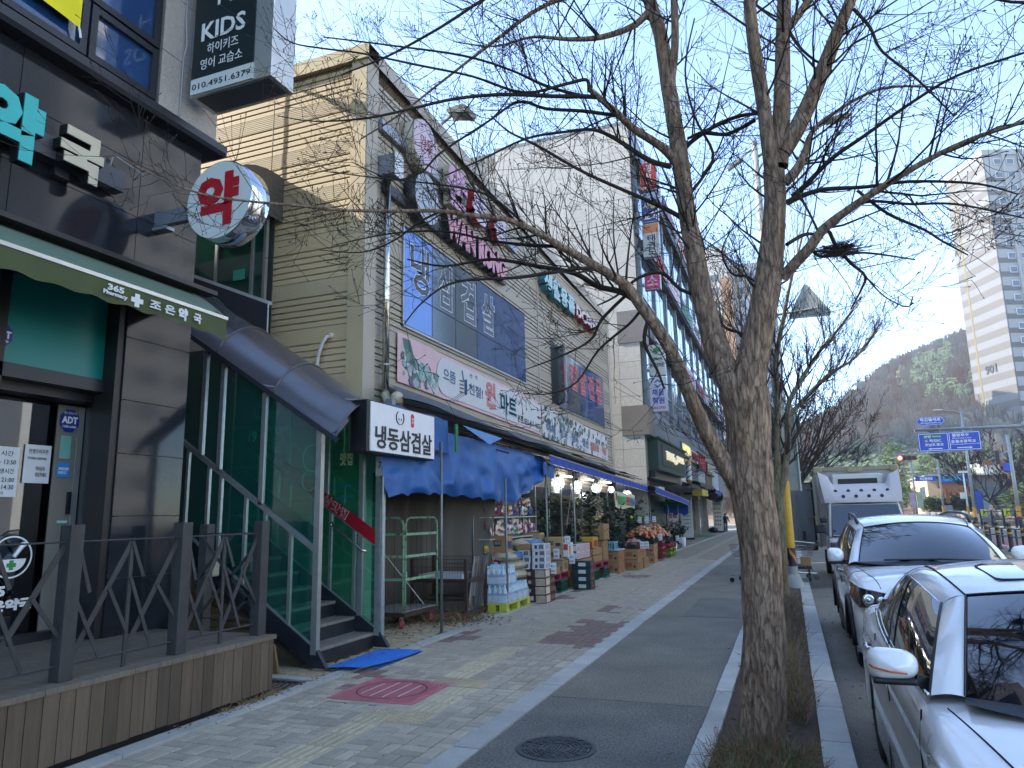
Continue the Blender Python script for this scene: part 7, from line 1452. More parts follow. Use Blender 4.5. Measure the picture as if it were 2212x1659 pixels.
part('panel', MB().box(6.96,8.44, Yf, Yf+.05,4.62,5.63), mBLU, ds); part('panel', MB().box(8.44,9.95, Yf, Yf+.05,4.60,5.63), mBLU, ds)
part('border', framepoly(7.0,8.42,4.65,5.60, Yf-.006), mSW, ds); part('border', framepoly(8.47,9.92,4.64,5.60, Yf-.006), mSW, ds)
def st_(b_, x, z, w_, h_, m_=None, bd=.03): txt(ds, b_,(x, Yf-.006, z), w_, h_, m_ or mSW, XR, ZU, depth=.006, bold=bd)
part('green_field', MB().box(7.22,8.12, Yf-.008, Yf-.002,5.34,5.53), M('road_sign_green', '#14704a',.4, var=.02), ds)
st_('안양',7.27,5.36,.34,.15); st_('Anyang',7.66,5.38,.42,.10, bd=.01); st_('목감IC',7.50,5.12,.58,.17); st_('15',7.30,5.14,.12,.11); st_('조남초.중교',7.27,4.90,.90,.17)
part('route_shield', framepoly(7.26,7.45,5.11,5.28, Yf-.008,.015), M('shield_red', '#a8343c',.5, var=0), ds)
part('arrow', MB().prism([(7.40,4.76),(7.55,4.82),(7.55,4.785),(8.1,4.785),(8.1,4.735),(7.55,4.735),(7.55,4.70)], 'y', Yf-.008, Yf-.002), mSW, ds)
st_('물왕호수',8.62,5.36,.80,.18); st_('Mulwang Lake',8.62,5.22,.9,.10, bd=.01); st_('운흥초등학교',8.55,5.02,1.16,.17); st_('Woonheung Elementary Sch',8.50,4.90,1.38,.09, bd=.01)
part('arrow', MB().prism([(9.55,4.76),(9.40,4.82),(9.40,4.785),(8.8,4.785),(8.8,4.735),(9.40,4.735),(9.40,4.70)], 'y', Yf-.008, Yf-.002), mSW, ds)
for x in (7.3,8.1,8.8,9.6): part('hanger', MB().box(x-.02, x+.02,44.9,44.95,5.6,5.8), mPG, ds)
hx = thing('street_name_sign', 'blue pointed street name plate mounted above the mast arm', 'road sign',(7.7,44.9,6.3))
part('plate', MB().prism([(6.93,6.28),(7.17,6.53),(8.2,6.55),(8.42,6.30),(8.2,6.07),(7.2,6.05)], 'y', Yf, Yf+.03), mBLU, hx); part('border', MB().prism([(6.97,6.28),(7.18,6.51),(8.19,6.53),(8.38,6.30),(8.19,6.09),(7.21,6.07)], 'y', Yf-.003, Yf), mSW, hx); part('field', MB().prism([(7.0,6.28),(7.19,6.49),(8.18,6.51),(8.35,6.30),(8.18,6.11),(7.22,6.09)], 'y', Yf-.006, Yf-.003), mBLU, hx)
txt(hx, '목감둘레로',(7.17, Yf-.008,6.28),1.02,.20, mSW, XR, ZU, depth=.005, bold=.03); txt(hx, 'Mokgamdulle-ro',(7.2, Yf-.008,6.13),.98,.12, mSW, XR, ZU, depth=.005, bold=.01)
for x in (7.3,7.95): part('hanger', MB().box(x-.02, x+.02,44.9,44.95,5.85,6.1), mPG, hx)
# signals and far posts
mSO = M('signal_housing', '#7a4a24',.5, var=.08); mRL = M('signal_red',(1,.04,.03),.4, var=0, emis=6)
tsg = thing('traffic_signal', 'horizontal four lamp traffic signal glowing red on a long arm', 'traffic light',(10,76,6))
part('arm', MB().tube([(9.9,76,6.45),(15.6,76,6.65)],.06,8), mPG, tsg)
part('housing', MB().box(9.85,11.5,75.7,76,5.95,6.38), mSO, tsg, bevel=.05)
for k in range(4): part('lamp', MB().lathe([(0,-.05),(.17,-.03),(.19,.0)],(10.08+.39*k,75.70,6.17),16, 'y'), mRL if k == 0 else mBLK, tsg)
def post(nm, lab, cat, x, y, h, r_, z0=0, banded=True, m_=None):
    t = thing(nm, lab, cat,(x, y, z0)); part('post', MB().tube([(x, y, z0),(x, y, z0+h)],[r_, r_*.75],12), m_ or mPG, t, smooth=True)
    if banded: part('hazard_band', MB().lathe([(r_+.02,0),(r_+.02,1.6)],(x, y, z0),12), mHY, t); part('hazard_base', MB().lathe([(r_+.025,0),(r_+.025,.7)],(x, y, z0),12), mBLK, t)
    return t
p1 = post('tall_lamp_post', 'tall grey lamp post carrying the red signal arm', 'street lamp',15.6,76,10.4,.14,-.1); part('lamp_arm', MB().tube([(15.6,76,10.0),(15.2,76,10.3),(14.0,76,10.5)],.05,8), mPG, p1); part('lamp_arm', MB().tube([(15.6,76,10.2),(16.1,76,10.0)],.05,8), mPG, p1); part('lamp_head', MB().ball((13.75,76,10.5),.3,10,6, sq=(1.4,.6,.4)), M('lamp_grey'), p1, smooth=True)
p2 = post('lamp_post', 'lamp post with two poster banners behind the truck', 'street lamp',12.3,85,6.3,.11,0, False); part('lamp_arm', MB().tube([(12.3,85,6.2),(11.0,85,6.75)],.05,6), mPG, p2); part('lamp_head', MB().ball((10.9,85,6.75),.25,8,5, sq=(1.6,.7,.4)), M('lamp_grey'), p2)
for x0, c1, lab in ((11.75, '#a66a8f', 'pink printed poster banner on the lamp post'),(12.4, '#7d9a6a', 'pale green printed poster banner on the lamp post')):
    t = thing('poster_banner', lab, 'banner',(x0,85,2)); part('cloth', MB().box(x0, x0+.55,84.85,84.87,1.5,3.1), M('poster'+c1, c1,.6, var=.35, scale=2.5, col2='#a9a9a2'), t)
p3 = post('signal_post', 'grey post with a small blue street plate and hanging signal', 'traffic light post',13.7,79,6.1,.11,0); part('signal', MB().box(14.0,14.3,78.8,79,1.9,3.0), mSO, p3)
s3 = thing('small_name_plate', 'small blue street name plate on a thin post far behind the truck', 'road sign',(12.2,78.7,4.3)); part('plate', MB().box(11.6,13.35,78.7,78.74,4.05,4.5), mBLU, s3); txt(s3, '목감둘레로',(11.95,78.69,4.12),1.1,.3, mSW, XR, ZU, depth=.01, bold=.03)
for k,(x, z) in enumerate(((9.6,4.75),)): part('arm', MB().tube([(9.8,79,4.8),(13.7,79,4.85)],.05,6), mPG, p3); part('signal', MB().box(9.9,10.7,78.8,79,4.5,4.8), mSO, p3)
p4 = post('camera_post', 'slim white camera post before the grey wing', 'camera post',15.9,80,4.9,.09,0, True, mWF); part('camera', MB().box(15.5,16.3,79.9,80.1,4.75,4.95), mWF, p4); part('box', MB().box(15.4,15.9,79.8,80,2.3,2.9), mWF, p4)
p5 = post('right_signal_post', 'thick signal post at the far right with a yellow band', 'traffic light post',18.7,75,7.9,.17,-.1); part('arm', MB().tube([(18.6,75,6.4),(16.8,75,5.5)],.05,6), mPG, p5); part('signal', MB().box(17.5,17.8,74.7,75,5.2,6.4), mBLK, p5); part('signal', MB().box(16.6,17.2,74.7,75,5.2,5.6), mSO, p5); part('blue_plate', MB().box(18.0,18.5,74.8,74.85,4.6,5.3), mBLU, p5)
for (x, y, z0, w_, h_, lab) in ((15.2,88,.2,.9,1.5, 'grey utility cabinet before the hedge'),(17.6,84,0,1.2,2.4, 'tall pale utility cabinet beside the leaning bare tree')): t = thing('utility_cabinet', lab, 'cabinet',(x, y, z0)); part('case', MB().box(x, x+w_, y, y+.6, z0, z0+h_), mPG, t, bevel=.02); part('door', MB().box(x+.06, x+w_-.06, y-.02, y, z0+.1, z0+h_-.1), M('cab_door', '#7d8483',.5, var=.05), t)
fb = thing('blue_flag_banner', 'blue vertical flag banner on the tall lamp post', 'banner',(16.2,76,1.5)); part('cloth', MB().box(15.75,16.35,75.9,75.92,.9,2.9), M('flag_blue', '#1f3f8c',.6, var=.1), fb)
person('person', 'person in a pale hooded coat and striped trousers waiting by the tall lamp post',(16.6,74.5,-.1),1.75, '#9a8474', '#3c3c40', hat='#a59a92', heading=2.0, stride=0)
person('person', 'person in dark clothes behind the black fence',(22.0,80,0),1.7, '#22242a', '#2a2a2c', heading=2.0, stride=0)
# hedge, rocks
def bushmass(mb, x0, x1, y0, y1, z0, h, n_, s_=.18, mi=0):
    for k in range(n_):
        x = rnd.uniform(x0, x1); y = rnd.uniform(y0, y1); z = z0+h*rnd.random()**.6*(1+.25*noise.noise(Vector((x*.8, y*.8,2)))); a = rnd.uniform(0,6.3); q = s_*rnd.uniform(.6,1.4)
        mb.add([(x+q*math.cos(a), y+q*math.sin(a), z),(x-q*math.sin(a), y+q*math.cos(a), z+q*.5),(x-q*math.cos(a), y-q*math.sin(a), z+q*.2)],[(0,1,2)], mi)
mHG = M('hedge_leaf', '#43542a',.7, var=.5, scale=.9); mHB = M('hedge_brown', '#6e5133',.8, var=.3, scale=1); mRK = M('rock', '#7a766e',.85, var=.25, scale=2, bump=.5, bscale=8)
mb = MB(); bushmass(mb,14.6,22,95,98,.6,2.0,5200,.2); solo('evergreen_hedge', mb, mHG, 'yellow green leafy hedge before the convenience store', 'hedge')
mb = MB(); bushmass(mb,20.5,34,80,82,.2,1.2,4200,.16); solo('brown_hedge', mb, mHB, 'clipped brown winter hedge at the far right corner', 'hedge')
mb = MB(); bushmass(mb,22,34,92,96,1.0,2.0,3500,.2); solo('green_hedge', mb, mHG, 'dark green hedge behind the brown hedge at the right', 'hedge')
for k in range(12):
    x = 14.3+k*.62; r_ = rnd.uniform(.4,.75); solo('boulder', MB().grid(lambda u, v: (x+r_*(1+.3*noise.noise(Vector((u*3+k, v*3,1))))*math.sin(math.pi*v)*math.cos(2*math.pi*u),92.5+r_*math.sin(math.pi*v)*math.sin(2*math.pi*u),.5+r_*.9*math.cos(math.pi*v)*(1+.2*noise.noise(Vector((u*4, v*4, k))))),10,7), mRK,['first', 'second', 'third', 'fourth', 'fifth', 'sixth', 'seventh', 'eighth', 'ninth', 'tenth', 'eleventh', 'last'][k]+' grey boulder from the left in the bank below the hedge', 'boulder', 'boulders in the bank below the hedge', smooth=False)
# ================================================================ VEHICLES
mGLS = M('car_glass', '#0b0e14',.02, var=0, spec=1.0, coat=1.0); mPW = M('car_white', '#eaeae8',.24, var=.03, scale=3, coat=1.0, spec=.6); mPP = M('car_pearl', '#e6e4df',.26, var=.03, scale=3, coat=1.0)
mTY_ = M('tyre', '#141414',.85, var=.15, scale=20); mRIM = M('alloy', '#8e9294',.25, metal=.9, var=.05); mPL_ = M('plastic_black', '#101113',.45, var=.1); mCHR = M('chrome', '#d0d3d5',.08, metal=1.0, var=0); mSEAM = M('seam_dark', '#1a1b1d',.7, var=0)
def interp(T, y, k):
    n = len(T)
    for i in range(n-1):
        if T[i][0] <= y <= T[i+1][0]:
            t = (y-T[i][0])/(T[i+1][0]-T[i][0]); p0 = T[max(i-1,0)]; p1 = T[i]; p2 = T[i+1]; p3 = T[min(i+2, n-1)]
            m1 = (p2[k]-p0[k])/max(p2[0]-p0[0],1e-6)*(p2[0]-p1[0]); m2 = (p3[k]-p1[k])/max(p3[0]-p1[0],1e-6)*(p2[0]-p1[0]); t2, t3 = t*t, t*t*t
            return (2*t3-3*t2+1)*p1[k]+(t3-2*t2+t)*m1+(-2*t3+3*t2)*p2[k]+(t3-t2)*m2
    return T[-1][k] if y > T[-1][0] else T[0][k]
def coons(c0, c1, d0, d1, nu, nv):
    """c0,c1: curves along u at v=0,1; d0,d1: curves along v at u=0,1"""
    P00, P10, P01, P11 = c0(0), c0(1), c1(0), c1(1)
    def f(u, v): return c0(u)*(1-v)+c1(u)*v+d0(v)*(1-u)+d1(v)*u-(P00*(1-u)*(1-v)+P10*u*(1-v)+P01*(1-u)*v+P11*u*v)
    return lambda u, v: f(u, v)
def qc(a, b, c):     # quadratic curve through a, (b at the middle), c
    a, b, c = Vector(a), Vector(b), Vector(c); m_ = b*2-(a+c)/2
    return lambda t: a*(1-t)**2+m_*2*t*(1-t)+c*t*t
def wheel(t, x, y, z, r_, s_, spokes=10):
    w_ = part('wheel', MB().lathe([(r_*.62,-.09),(r_*.93,-.10),(r_,-.07),(r_,.07),(r_*.93,.10),(r_*.62,.09)],(x, y, z),36, 'x'), mTY_, t, smooth=True)
    mb = MB(); fx = x+s_*.085
    mb.lathe([(r_*.66, s_*.075),(r_*.63, s_*.09),(r_*.60, s_*.06),(r_*.60,-.05)],(x, y, z),36, 'x'); mb.lathe([(0, s_*.085),(.06, s_*.08),(.07, s_*.04)],(x, y, z),16, 'x')
    for k in range(spokes): a = 2*math.pi*k/spokes; mb.beam((fx, y+.04*math.cos(a), z+.04*math.sin(a)),(fx-s_*.01, y+r_*.62*math.cos(a+.12), z+r_*.62*math.sin(a+.12)),.02,.032, up=(1,0,0))
    part('rim', mb, mRIM, w_); part('brake_disc', MB().lathe([(0,0),(r_*.5,0),(r_*.5,.02)],(x, y, z),20, 'x'), mPL_, w_)
def carbody(nm, lab, cat, X0, Y0_, T, wy, wr_, gh, paint, arch=.36, group=None, clad=False):
    """T rows: y, half width, sill z, shoulder z, centre z. local x is lateral, y runs front to rear, z above the road."""
    t = thing(nm, lab, cat,(0,0,0), group); ORG[t] = Vector()
    L_ = T[-1][0]; ys_ = sorted(set([L_*i/90 for i in range(91)]+[c+arch*math.cos(R(10*k)) for c in wy for k in range(19)]))
    def sec(y):
        w_, zs_, zh, zc = (interp(T, y, k) for k in (1,2,3,4)); 
        for c in wy:
            if abs(y-c) < arch: zs_ = max(zs_, wr_+math.sqrt(max(arch**2-(y-c)**2,0))*.98-.02)
        H = zh-zs_; P = [(w_-.10, zs_-.0),(w_-.02, zs_+.0),(w_-.005, zs_+H*.12),(w_, zs_+H*.35),(w_-.004, zs_+H*.6),(w_-.03, zs_+H*.66),(w_-.022, zs_+H*.78),(w_-.035, zh-.05),(w_-.06, zh-.012),(w_-.10, zh+.004)]
        for q in (.80,.6,.4,.2,0): P.append(((w_-.10)*q, zh+(zc-zh)*(1-q**2.2)))
        return P
    S_ = [sec(y) for y in ys_]; n = len(S_[0]); mb = MB()
    for s__ in (-1,1):
        base = [(s__*p[0], y, p[1]) for y, P in zip(ys_, S_) for p in P]
        mb.add(base,[((i*n+j),(i*n+j+1),((i+1)*n+j+1),((i+1)*n+j)) if s__ > 0 else ((i*n+j+1),(i*n+j),((i+1)*n+j),((i+1)*n+j+1)) for i in range(len(ys_)-1) for j in range(n-1)])
    P = S_[0]; mb.add([(s__*p[0], ys_[0], p[1]) for s__ in (-1,1) for p in (P if s__ < 0 else P[::-1])],[tuple(range(2*n))]); P = S_[-1]; mb.add([(s__*p[0], ys_[-1], p[1]) for s__ in (1,-1) for p in (P if s__ > 0 else P[::-1])],[tuple(range(2*n))])
    part('body', mb, paint, t, smooth=True)
    part('underbody', MB().box(-T[3][1]+.12, T[3][1]-.12,.3, L_-.3,.16,.75), mPL_, t)
    if clad:
        for s__ in (-1,1):
            for c in wy:
                mb = MB(); mb.tube([(s__*(T[4][1]+.004), c+(arch+.02)*math.cos(R(a)), wr_-.02+(arch+.03)*math.sin(R(a))) for a in range(-8,189,14)],.03,6); part('arch_trim', mb, mPL_, t, smooth=True)
            part('side_sill', MB().box(s__*(T[4][1]-.04), s__*(T[4][1]+.012), wy[0]+.4, wy[1]-.4,.22,.36), mPL_, t, bevel=.01)
    for c in wy:
        for s__ in (-1,1): wheel(t, s__*(interp(T, c,1)-.13), c, wr_, wr_, s__)
    # greenhouse
    g = gh
    def mir(v): return Vector((-v[0], v[1], v[2]))
    cb, hb = Vector(g['cowl_c']), Vector(g['head_c']); cc_, hc = Vector(g['cowl_k']), Vector(g['head_k']); rc0, rk = Vector(g['rear_head_c']), Vector(g['rear_head_k']); dc, dk_ = Vector(g['deck_c']), Vector(g['deck_k'])
    pk = Vector(g['peak'])
    def sheet(nm_, c0, c1, d0, d1, m_, nu=16, nv=10, off=0): 
        f = coons(c0, c1, d0, d1, nu, nv); return part(nm_, MB().grid(f, nu, nv), m_, t, smooth=True)
    cw = qc(mir(cc_), cb, cc_); hd = qc(mir(hc), hb, hc); bow = Vector((0,-.02,.035))
    sheet('windshield', cw, hd, qc(mir(cc_),(mir(cc_)+mir(hc))/2+bow, mir(hc)), qc(cc_,(cc_+hc)/2+bow, hc), mGLS)
    pw = g.get('pillar',.07); co = lambda v, dx, dz=0, dy=0: Vector((v[0]+dx, v[1]+dy, v[2]+dz))
    for s__ in (-1,1):
        S__ = (lambda v: Vector((s__*v[0], v[1], v[2])))
        ro = g['rail']   # outer roof rail points front->rear
        q0, q1, q2 = (Vector(v) for v in ro); b0, b1, b2 = (Vector(v) for v in g['belt'])
        rail_c = qc(S__(q0), S__(q1), S__(q2)); belt_c = qc(S__(b0), S__(b1), S__(b2)); inn = qc(S__(hc), S__(Vector(g['roof_mid'])), S__(rk))
        # a pillar: between windshield edge and outer pillar line (b0 -> q0)
        ws = qc(S__(cc_), S__((cc_+hc)/2+bow), S__(hc)); ol = qc(S__(b0), S__((b0+q0)/2+bow), S__(q0))
        part('front_pillar', MB().grid(lambda u, v: ws(u)*(1-v)+ol(u)*v+Vector((0,-.012,.012))*math.sin(math.pi*v),12,5), paint, t, smooth=True)
        part('roof_rail', MB().grid(lambda u, v: inn(u)*(1-v)+rail_c(u)*v+Vector((0,0,.014))*math.sin(math.pi*v),16,5), paint, t, smooth=True)
        rs_ = qc(S__(dk_), S__((dk_+rk)/2+Vector((0,.03,.03))), S__(rk)); ro_ = qc(S__(b2), S__((b2+q2)/2+Vector((.01,.02,.02))), S__(q2))
        part('rear_pillar', MB().grid(lambda u, v: rs_(u)*(1-v)+ro_(u)*v,10,5), paint, t, smooth=True)
        ff = coons(belt_c, rail_c, ol, ro_,30,8); ctr = Vector((0,0,0))
        part('side_glass', MB().grid(lambda u, v: ff(u, v)+Vector((s__*.012*math.sin(math.pi*v),0,0)),30,8), mGLS, t, smooth=True)
        for u0, w__ in g['posts']: part('door_post', MB().grid(lambda u, v: ff(u0+w__*u, v)+Vector((s__*(.016+.012*math.sin(math.pi*v)),0,0)),2,8), mPL_, t, smooth=True)
        part('glass_trim', MB().tube([belt_c(k/20)+Vector((s__*.012,0,.004)) for k in range(21)],.010,5), mCHR if g.get('chrome') else mPL_, t, smooth=True)
        part('glass_trim', MB().tube([rail_c(k/20)+Vector((s__*.008,0,-.006)) for k in range(21)],.007,5), mCHR if g.get('chrome') else mPL_, t, smooth=True)
        part('glass_trim', MB().tube([ol(k/10)+Vector((s__*.004,.01,0)) for k in range(11)],.008,5), mPL_, t, smooth=True)
        part('roof_seam', MB().tube([inn(k/16)+Vector((0,0,.004)) for k in range(17)],.005,4), mSEAM, t)
        part('pillar_seam', MB().tube([ws(k/10)+Vector((0,-.004,.006)) for k in range(11)],.005,4), mPL_, t)
        # shoulder shelf between body shoulder and belt
        part('belt_shelf', MB().grid(lambda u, v: belt_c(u)*(1-v)+Vector((s__*(interp(T, belt_c(u).y,1)-.08), belt_c(u).y, interp(T, belt_c(u).y,3)-.0))*v,20,3), paint, t, smooth=True)
    rf0 = qc(mir(hc), hb, hc); rf1 = qc(mir(rk), rc0, rk); rm = Vector(g['roof_mid'])
    def roof(u, v):
        a, m__, c = rf0(u), qc(mir(rm), pk, rm)(u), rf1(u); mm = m__*2-(a+c)/2; return a*(1-v)**2+mm*2*v*(1-v)+c*v*v
    part('roof', MB().grid(roof,16,18), paint, t, smooth=True); part('header_seam', MB().tube([hd(k/16)+Vector((0,-.002,.003)) for k in range(17)],.006,4), mPL_, t)
    sheet('rear_glass', rf1, qc(mir(dk_), dc, dk_), qc(mir(rk),(mir(rk)+mir(dk_))/2+Vector((0,.03,.03)), mir(dk_)), qc(rk,(rk+dk_)/2+Vector((0,.03,.03)), dk_), mGLS)
    part('scuttle', MB().grid(lambda u, v: cw(u)*(1-v)+Vector((cw(u).x*1.04, cw(u).y-.14, interp(T, cw(u).y-.14,4)-.008))*v,16,2), mPL_, t, smooth=True)
    t['roof'] = 0; del t['roof']
    t.location = (X0, Y0_,-.145); return t, roof, T
def seam(t, T, pts, r_=.004, nm='shut_line'):   # pts: (side,y,f) f = fraction sill..shoulder
    out = []
    for s__, y, f in pts: zs_, zh = interp(T, y,2), interp(T, y,3); H = zh-zs_; out.append((s__*(interp(T, y,1)-(.0 if f < .6 else .026)-.02*max(0, f-.85)/.15+.001), y, zs_+H*f))
    part(nm, MB().tube(out, r_,4), mSEAM, t)
def handle(t, T, y, s__=-1, z=.86): x = interp(T, y,1); part('door_handle', MB().tube([(s__*(x-.03), y-.10, z),(s__*(x+.012), y-.07, z+.005),(s__*(x+.012), y+.07, z+.005),(s__*(x-.03), y+.10, z)],.014,8), mCHR, t, smooth=True)
def mirror(t, c, w_, h, paint, s__=-1, turn=True, arm=None):
    mb = MB(); mb.grid(lambda u, v: (c[0]+w_/2*math.copysign(abs(math.cos(2*math.pi*u))**.6, math.cos(2*math.pi*u))*(1 if True else 0)*math.sin(math.pi*v)**.35, c[1]+.11-.24*(1-abs(2*v-1))**.5*0-.2*v, c[2]+(h/2)*math.copysign(abs(math.sin(2*math.pi*u))**.7, math.sin(2*math.pi*u))*math.sin(math.pi*v)**.45*(1-.18*math.cos(2*math.pi*u)*s__*-1)),28,14)
    m_ = part('mirror', mb, paint, t, smooth=True)
    part('mirror_base', MB().box(c[0]-w_*.42, c[0]+w_*.42, c[1]-.07, c[1]+.09, c[2]-h*.56, c[2]-h*.36), mPL_, m_, bevel=.012)
    if turn: part('turn_lamp', MB().tube([(c[0]-w_*.50, c[1]+.02, c[2]+.005),(c[0]-w_*.40, c[1]-.075, c[2]-.004),(c[0]-.02, c[1]-.10, c[2]-.016),(c[0]+w_*.22, c[1]-.10, c[2]-.022)],.0045,6), M('amber_lens', '#c4572a',.2, var=0), m_)
    part('mirror_foot', MB().beam((c[0]-s__*w_*.4, c[1], c[2]-h*.42),(arm[0], arm[1], arm[2]),.04,.05), mPL_, m_)
Ts = [(0,.55,.30,.58,.60),(.12,.76,.24,.66,.71),(.45,.885,.20,.77,.86),(.85,.925,.19,.84,.93),(1.4,.93,.19,.90,.97),(2.2,.93,.19,.925,1.0),(3.2,.93,.19,.945,1.02),(4.0,.92,.20,.965,1.04),(4.6,.87,.24,.97,1.05),(4.85,.76,.28,.93,.99),(4.93,.60,.32,.85,.88)]
gs_ = dict(cowl_c=(0,1.12,.985), cowl_k=(.70,1.47,.955), head_c=(0,1.80,1.39), head_k=(.545,2.02,1.335), rear_head_c=(0,3.60,1.38), rear_head_k=(.50,3.55,1.35), deck_c=(0,4.32,1.05), deck_k=(.62,4.22,1.02), peak=(0,2.75,1.47), roof_mid=(.575,2.7,1.415), rail=[(.64,2.10,1.285),(.69,2.8,1.375),(.58,3.78,1.27)], belt=[(.83,1.50,.945),(.86,2.7,.975),(.78,4.05,1.01)], posts=[(.44,.035),(.83,.02)], chrome=True)
sedan, roofS, _ = carbody('silver_white_sedan', 'pearl white sedan parked nearest the camera with a dark windshield and sunroof', 'car',1.36,2.40, Ts,(.85,3.70),.335, gs_, mPP,.37)
ro_ = lambda u, v: Vector(roofS(.5+(u-.5)*.66,.12+.30*v))+Vector((0,0,.004)); part('sunroof', MB().grid(ro_,10,6), M('sunroof_glass', '#4a5560',.03, var=0, spec=1.0, coat=1.0), sedan, smooth=True)
part('sunroof_seam', MB().tube([ro_(a, b_)+Vector((0,0,.001)) for a, b_ in [(0,.1),(.03,.03),(.1,0),(.5,0),(.9,0),(.97,.03),(1,.1),(1,.9),(.95,1),(.05,1),(0,.9),(0,.1)]],.006,4), mPL_, sedan)
for pts in ([(-1,1.42, f) for f in (.2,.4,.6,.8,1.0)],[(-1,2.55, f) for f in (.06,.3,.6,.8,1.0)],[(-1,3.5-.25*f+(.12 if f < .4 else 0), f) for f in (.25,.5,.8,1.0)]): seam(sedan, Ts, pts)
for y in (2.35,3.35): handle(sedan, Ts, y,-1,.84)
mirror(sedan,(-.965,1.60,1.055),.225,.145, mPP,-1, True,(-.80,1.62,.97)); mirror(sedan,(.965,1.60,1.055),.225,.145, mPP,1, True,(.80,1.62,.97))
def hoodline(t, T, x0, x1, y0, y1, s__, r_=.004):
    pts = []
    for k in range(14):
        q = k/13; y = y0+(y1-y0)*q; x = x0+(x1-x0)*q; w_, zh, zc = (interp(T, y, i) for i in (1,3,4)); qq = min(x/(w_-.10),1); pts.append((s__*x, y, zh+(zc-zh)*(1-qq**2.2)+.001))
    part('hood_line', MB().tube(pts, r_,4), mSEAM, t)
for s__ in (-1,1): hoodline(sedan, Ts,.78,.62,1.42,.35, s__,.005)
part('wiper', MB().tube([(-.45,1.17,.995),(.1,1.12,1.01),(.55,1.18,.995)],.009,5), mPL_, sedan)
Tv = [(0,.62,.42,.74,.76),(.08,.80,.30,.88,.93),(.30,.90,.24,.98,1.05),(.7,.935,.22,1.02,1.10),(1.1,.94,.22,1.06,1.14),(1.6,.94,.22,1.09,1.17),(2.6,.94,.22,1.12,1.18),(3.6,.94,.23,1.14,1.20),(4.3,.91,.28,1.16,1.22),(4.62,.84,.32,1.14,1.20),(4.70,.74,.4,1.05,1.1)]
gv = dict(cowl_c=(0,1.06,1.165), cowl_k=(.76,1.34,1.14), head_c=(0,1.90,1.60), head_k=(.60,2.08,1.535), rear_head_c=(0,4.25,1.60), rear_head_k=(.56,4.2,1.56), deck_c=(0,4.62,1.2), deck_k=(.66,4.55,1.18), peak=(0,2.85,1.695), roof_mid=(.635,2.85,1.64), rail=[(.69,2.14,1.49),(.735,2.9,1.585),(.65,4.18,1.50)], belt=[(.87,1.42,1.11),(.89,2.8,1.15),(.83,4.40,1.22)], posts=[(.36,.035),(.68,.04)])
suv, roofV, _ = carbody('white_suv', 'white sport utility vehicle with roof rails parked behind the nearest sedan', 'car',1.50,8.62, Tv,(.94,3.64),.37, gv, mPW,.40, clad=True)
for s__ in (-1,1):
    part('rack_rail', MB().tube([(s__*.66,2.25,1.59),(s__*.67,2.38,1.665),(s__*.67,2.7,1.70),(s__*.66,3.5,1.71),(s__*.62,4.1,1.65),(s__*.60,4.25,1.58)],.021,8), M('rail_dark', '#3a3e42',.3, metal=.6, var=.05), suv, smooth=True)
    hoodline(suv, Tv,.80,.66,1.30,.14, s__,.005)
    def hlp(u, v, XS=(.945,.93,.915,.885,.815,.71,.57), YS=(.56,.42,.30,.17,.055,.015,-.02)):
        q = u*6; i = min(int(q),5); t_ = q-i; x = XS[i]+(XS[i+1]-XS[i])*t_; y = YS[i]+(YS[i+1]-YS[i])*t_; lo = .845-.10*min(u/.5,1)+.03*max(0, u-.5)/.5; hi = .985-.05*u-.05*u*u; return (s__*(x-.02*v), y+.03*v, lo+(hi-lo)*v)
    hl = part('headlight', MB().grid(hlp,18,6), M('lamp_glassy', '#22262a',.04, var=.3, scale=30, spec=1, coat=1), suv, smooth=True)
    for (dx, r_) in ((.80,.06),(.68,.045)): part('projector', MB().lathe([(r_,0),(r_*.85,-.012),(r_*.5,.0),(0,-.02)],(s__*dx,.045 if dx > .7 else -.0,.83 if dx > .7 else .825),20, 'y'), mCHR, hl, smooth=True)
    part('lamp_trim', MB().tube([hlp(k/12,1) for k in range(13)],.008,6), mCHR, hl); part('lamp_trim', MB().tube([hlp(k/12,0) for k in range(13)],.009,6), mPL_, hl)
    part('amber_reflector', MB().box(s__*.60, s__*.65,-.03,-.015,.80,.85), M('amber_lens'), hl)
    part('fog_housing', MB().prism([(s__*.60,.36),(s__*.64,.54),(s__*.82,.60),(s__*.86,.44),(s__*.78,.33)], 'y',.035,.16), mPL_, suv); part('fog_lamp', MB().lathe([(.06,.0),(.04,-.02),(0,-.025)],(s__*.74,.06,.47),16, 'y'), mCHR, suv, smooth=True)
part('grille', MB().box(-.52,.52,-.006,.04,.56,.86), mPL_, suv, bevel=.02)
for k in range(3): part('grille_bar', MB().box(-.50,.50,-.015,.0,.60+.09*k,.635+.09*k), mCHR, suv)
part('number_plate', MB().box(-.26,.26,-.02,-.012,.42,.53), mWHT, suv)
for pts in ([(-1,1.36, f) for f in (.2,.4,.6,.8,1.0)],[(-1,2.45, f) for f in (.1,.3,.6,.8,1.0)],[(-1,3.4-.2*f+(.12 if f < .4 else 0), f) for f in (.3,.5,.8,1.0)]): seam(suv, Tv, pts)
for y in (2.25,3.2): handle(suv, Tv, y,-1,.98)
mirror(suv,(-1.0,1.62,1.20),.20,.19, mPW,-1, False,(-.86,1.6,1.12)); mirror(suv,(1.02,1.62,1.22),.20,.19, mPW,1, False,(.86,1.6,1.12))
part('wiper', MB().tube([(-.5,1.14,1.175),(.1,1.06,1.19),(.6,1.15,1.17)],.010,5), mPL_, suv)
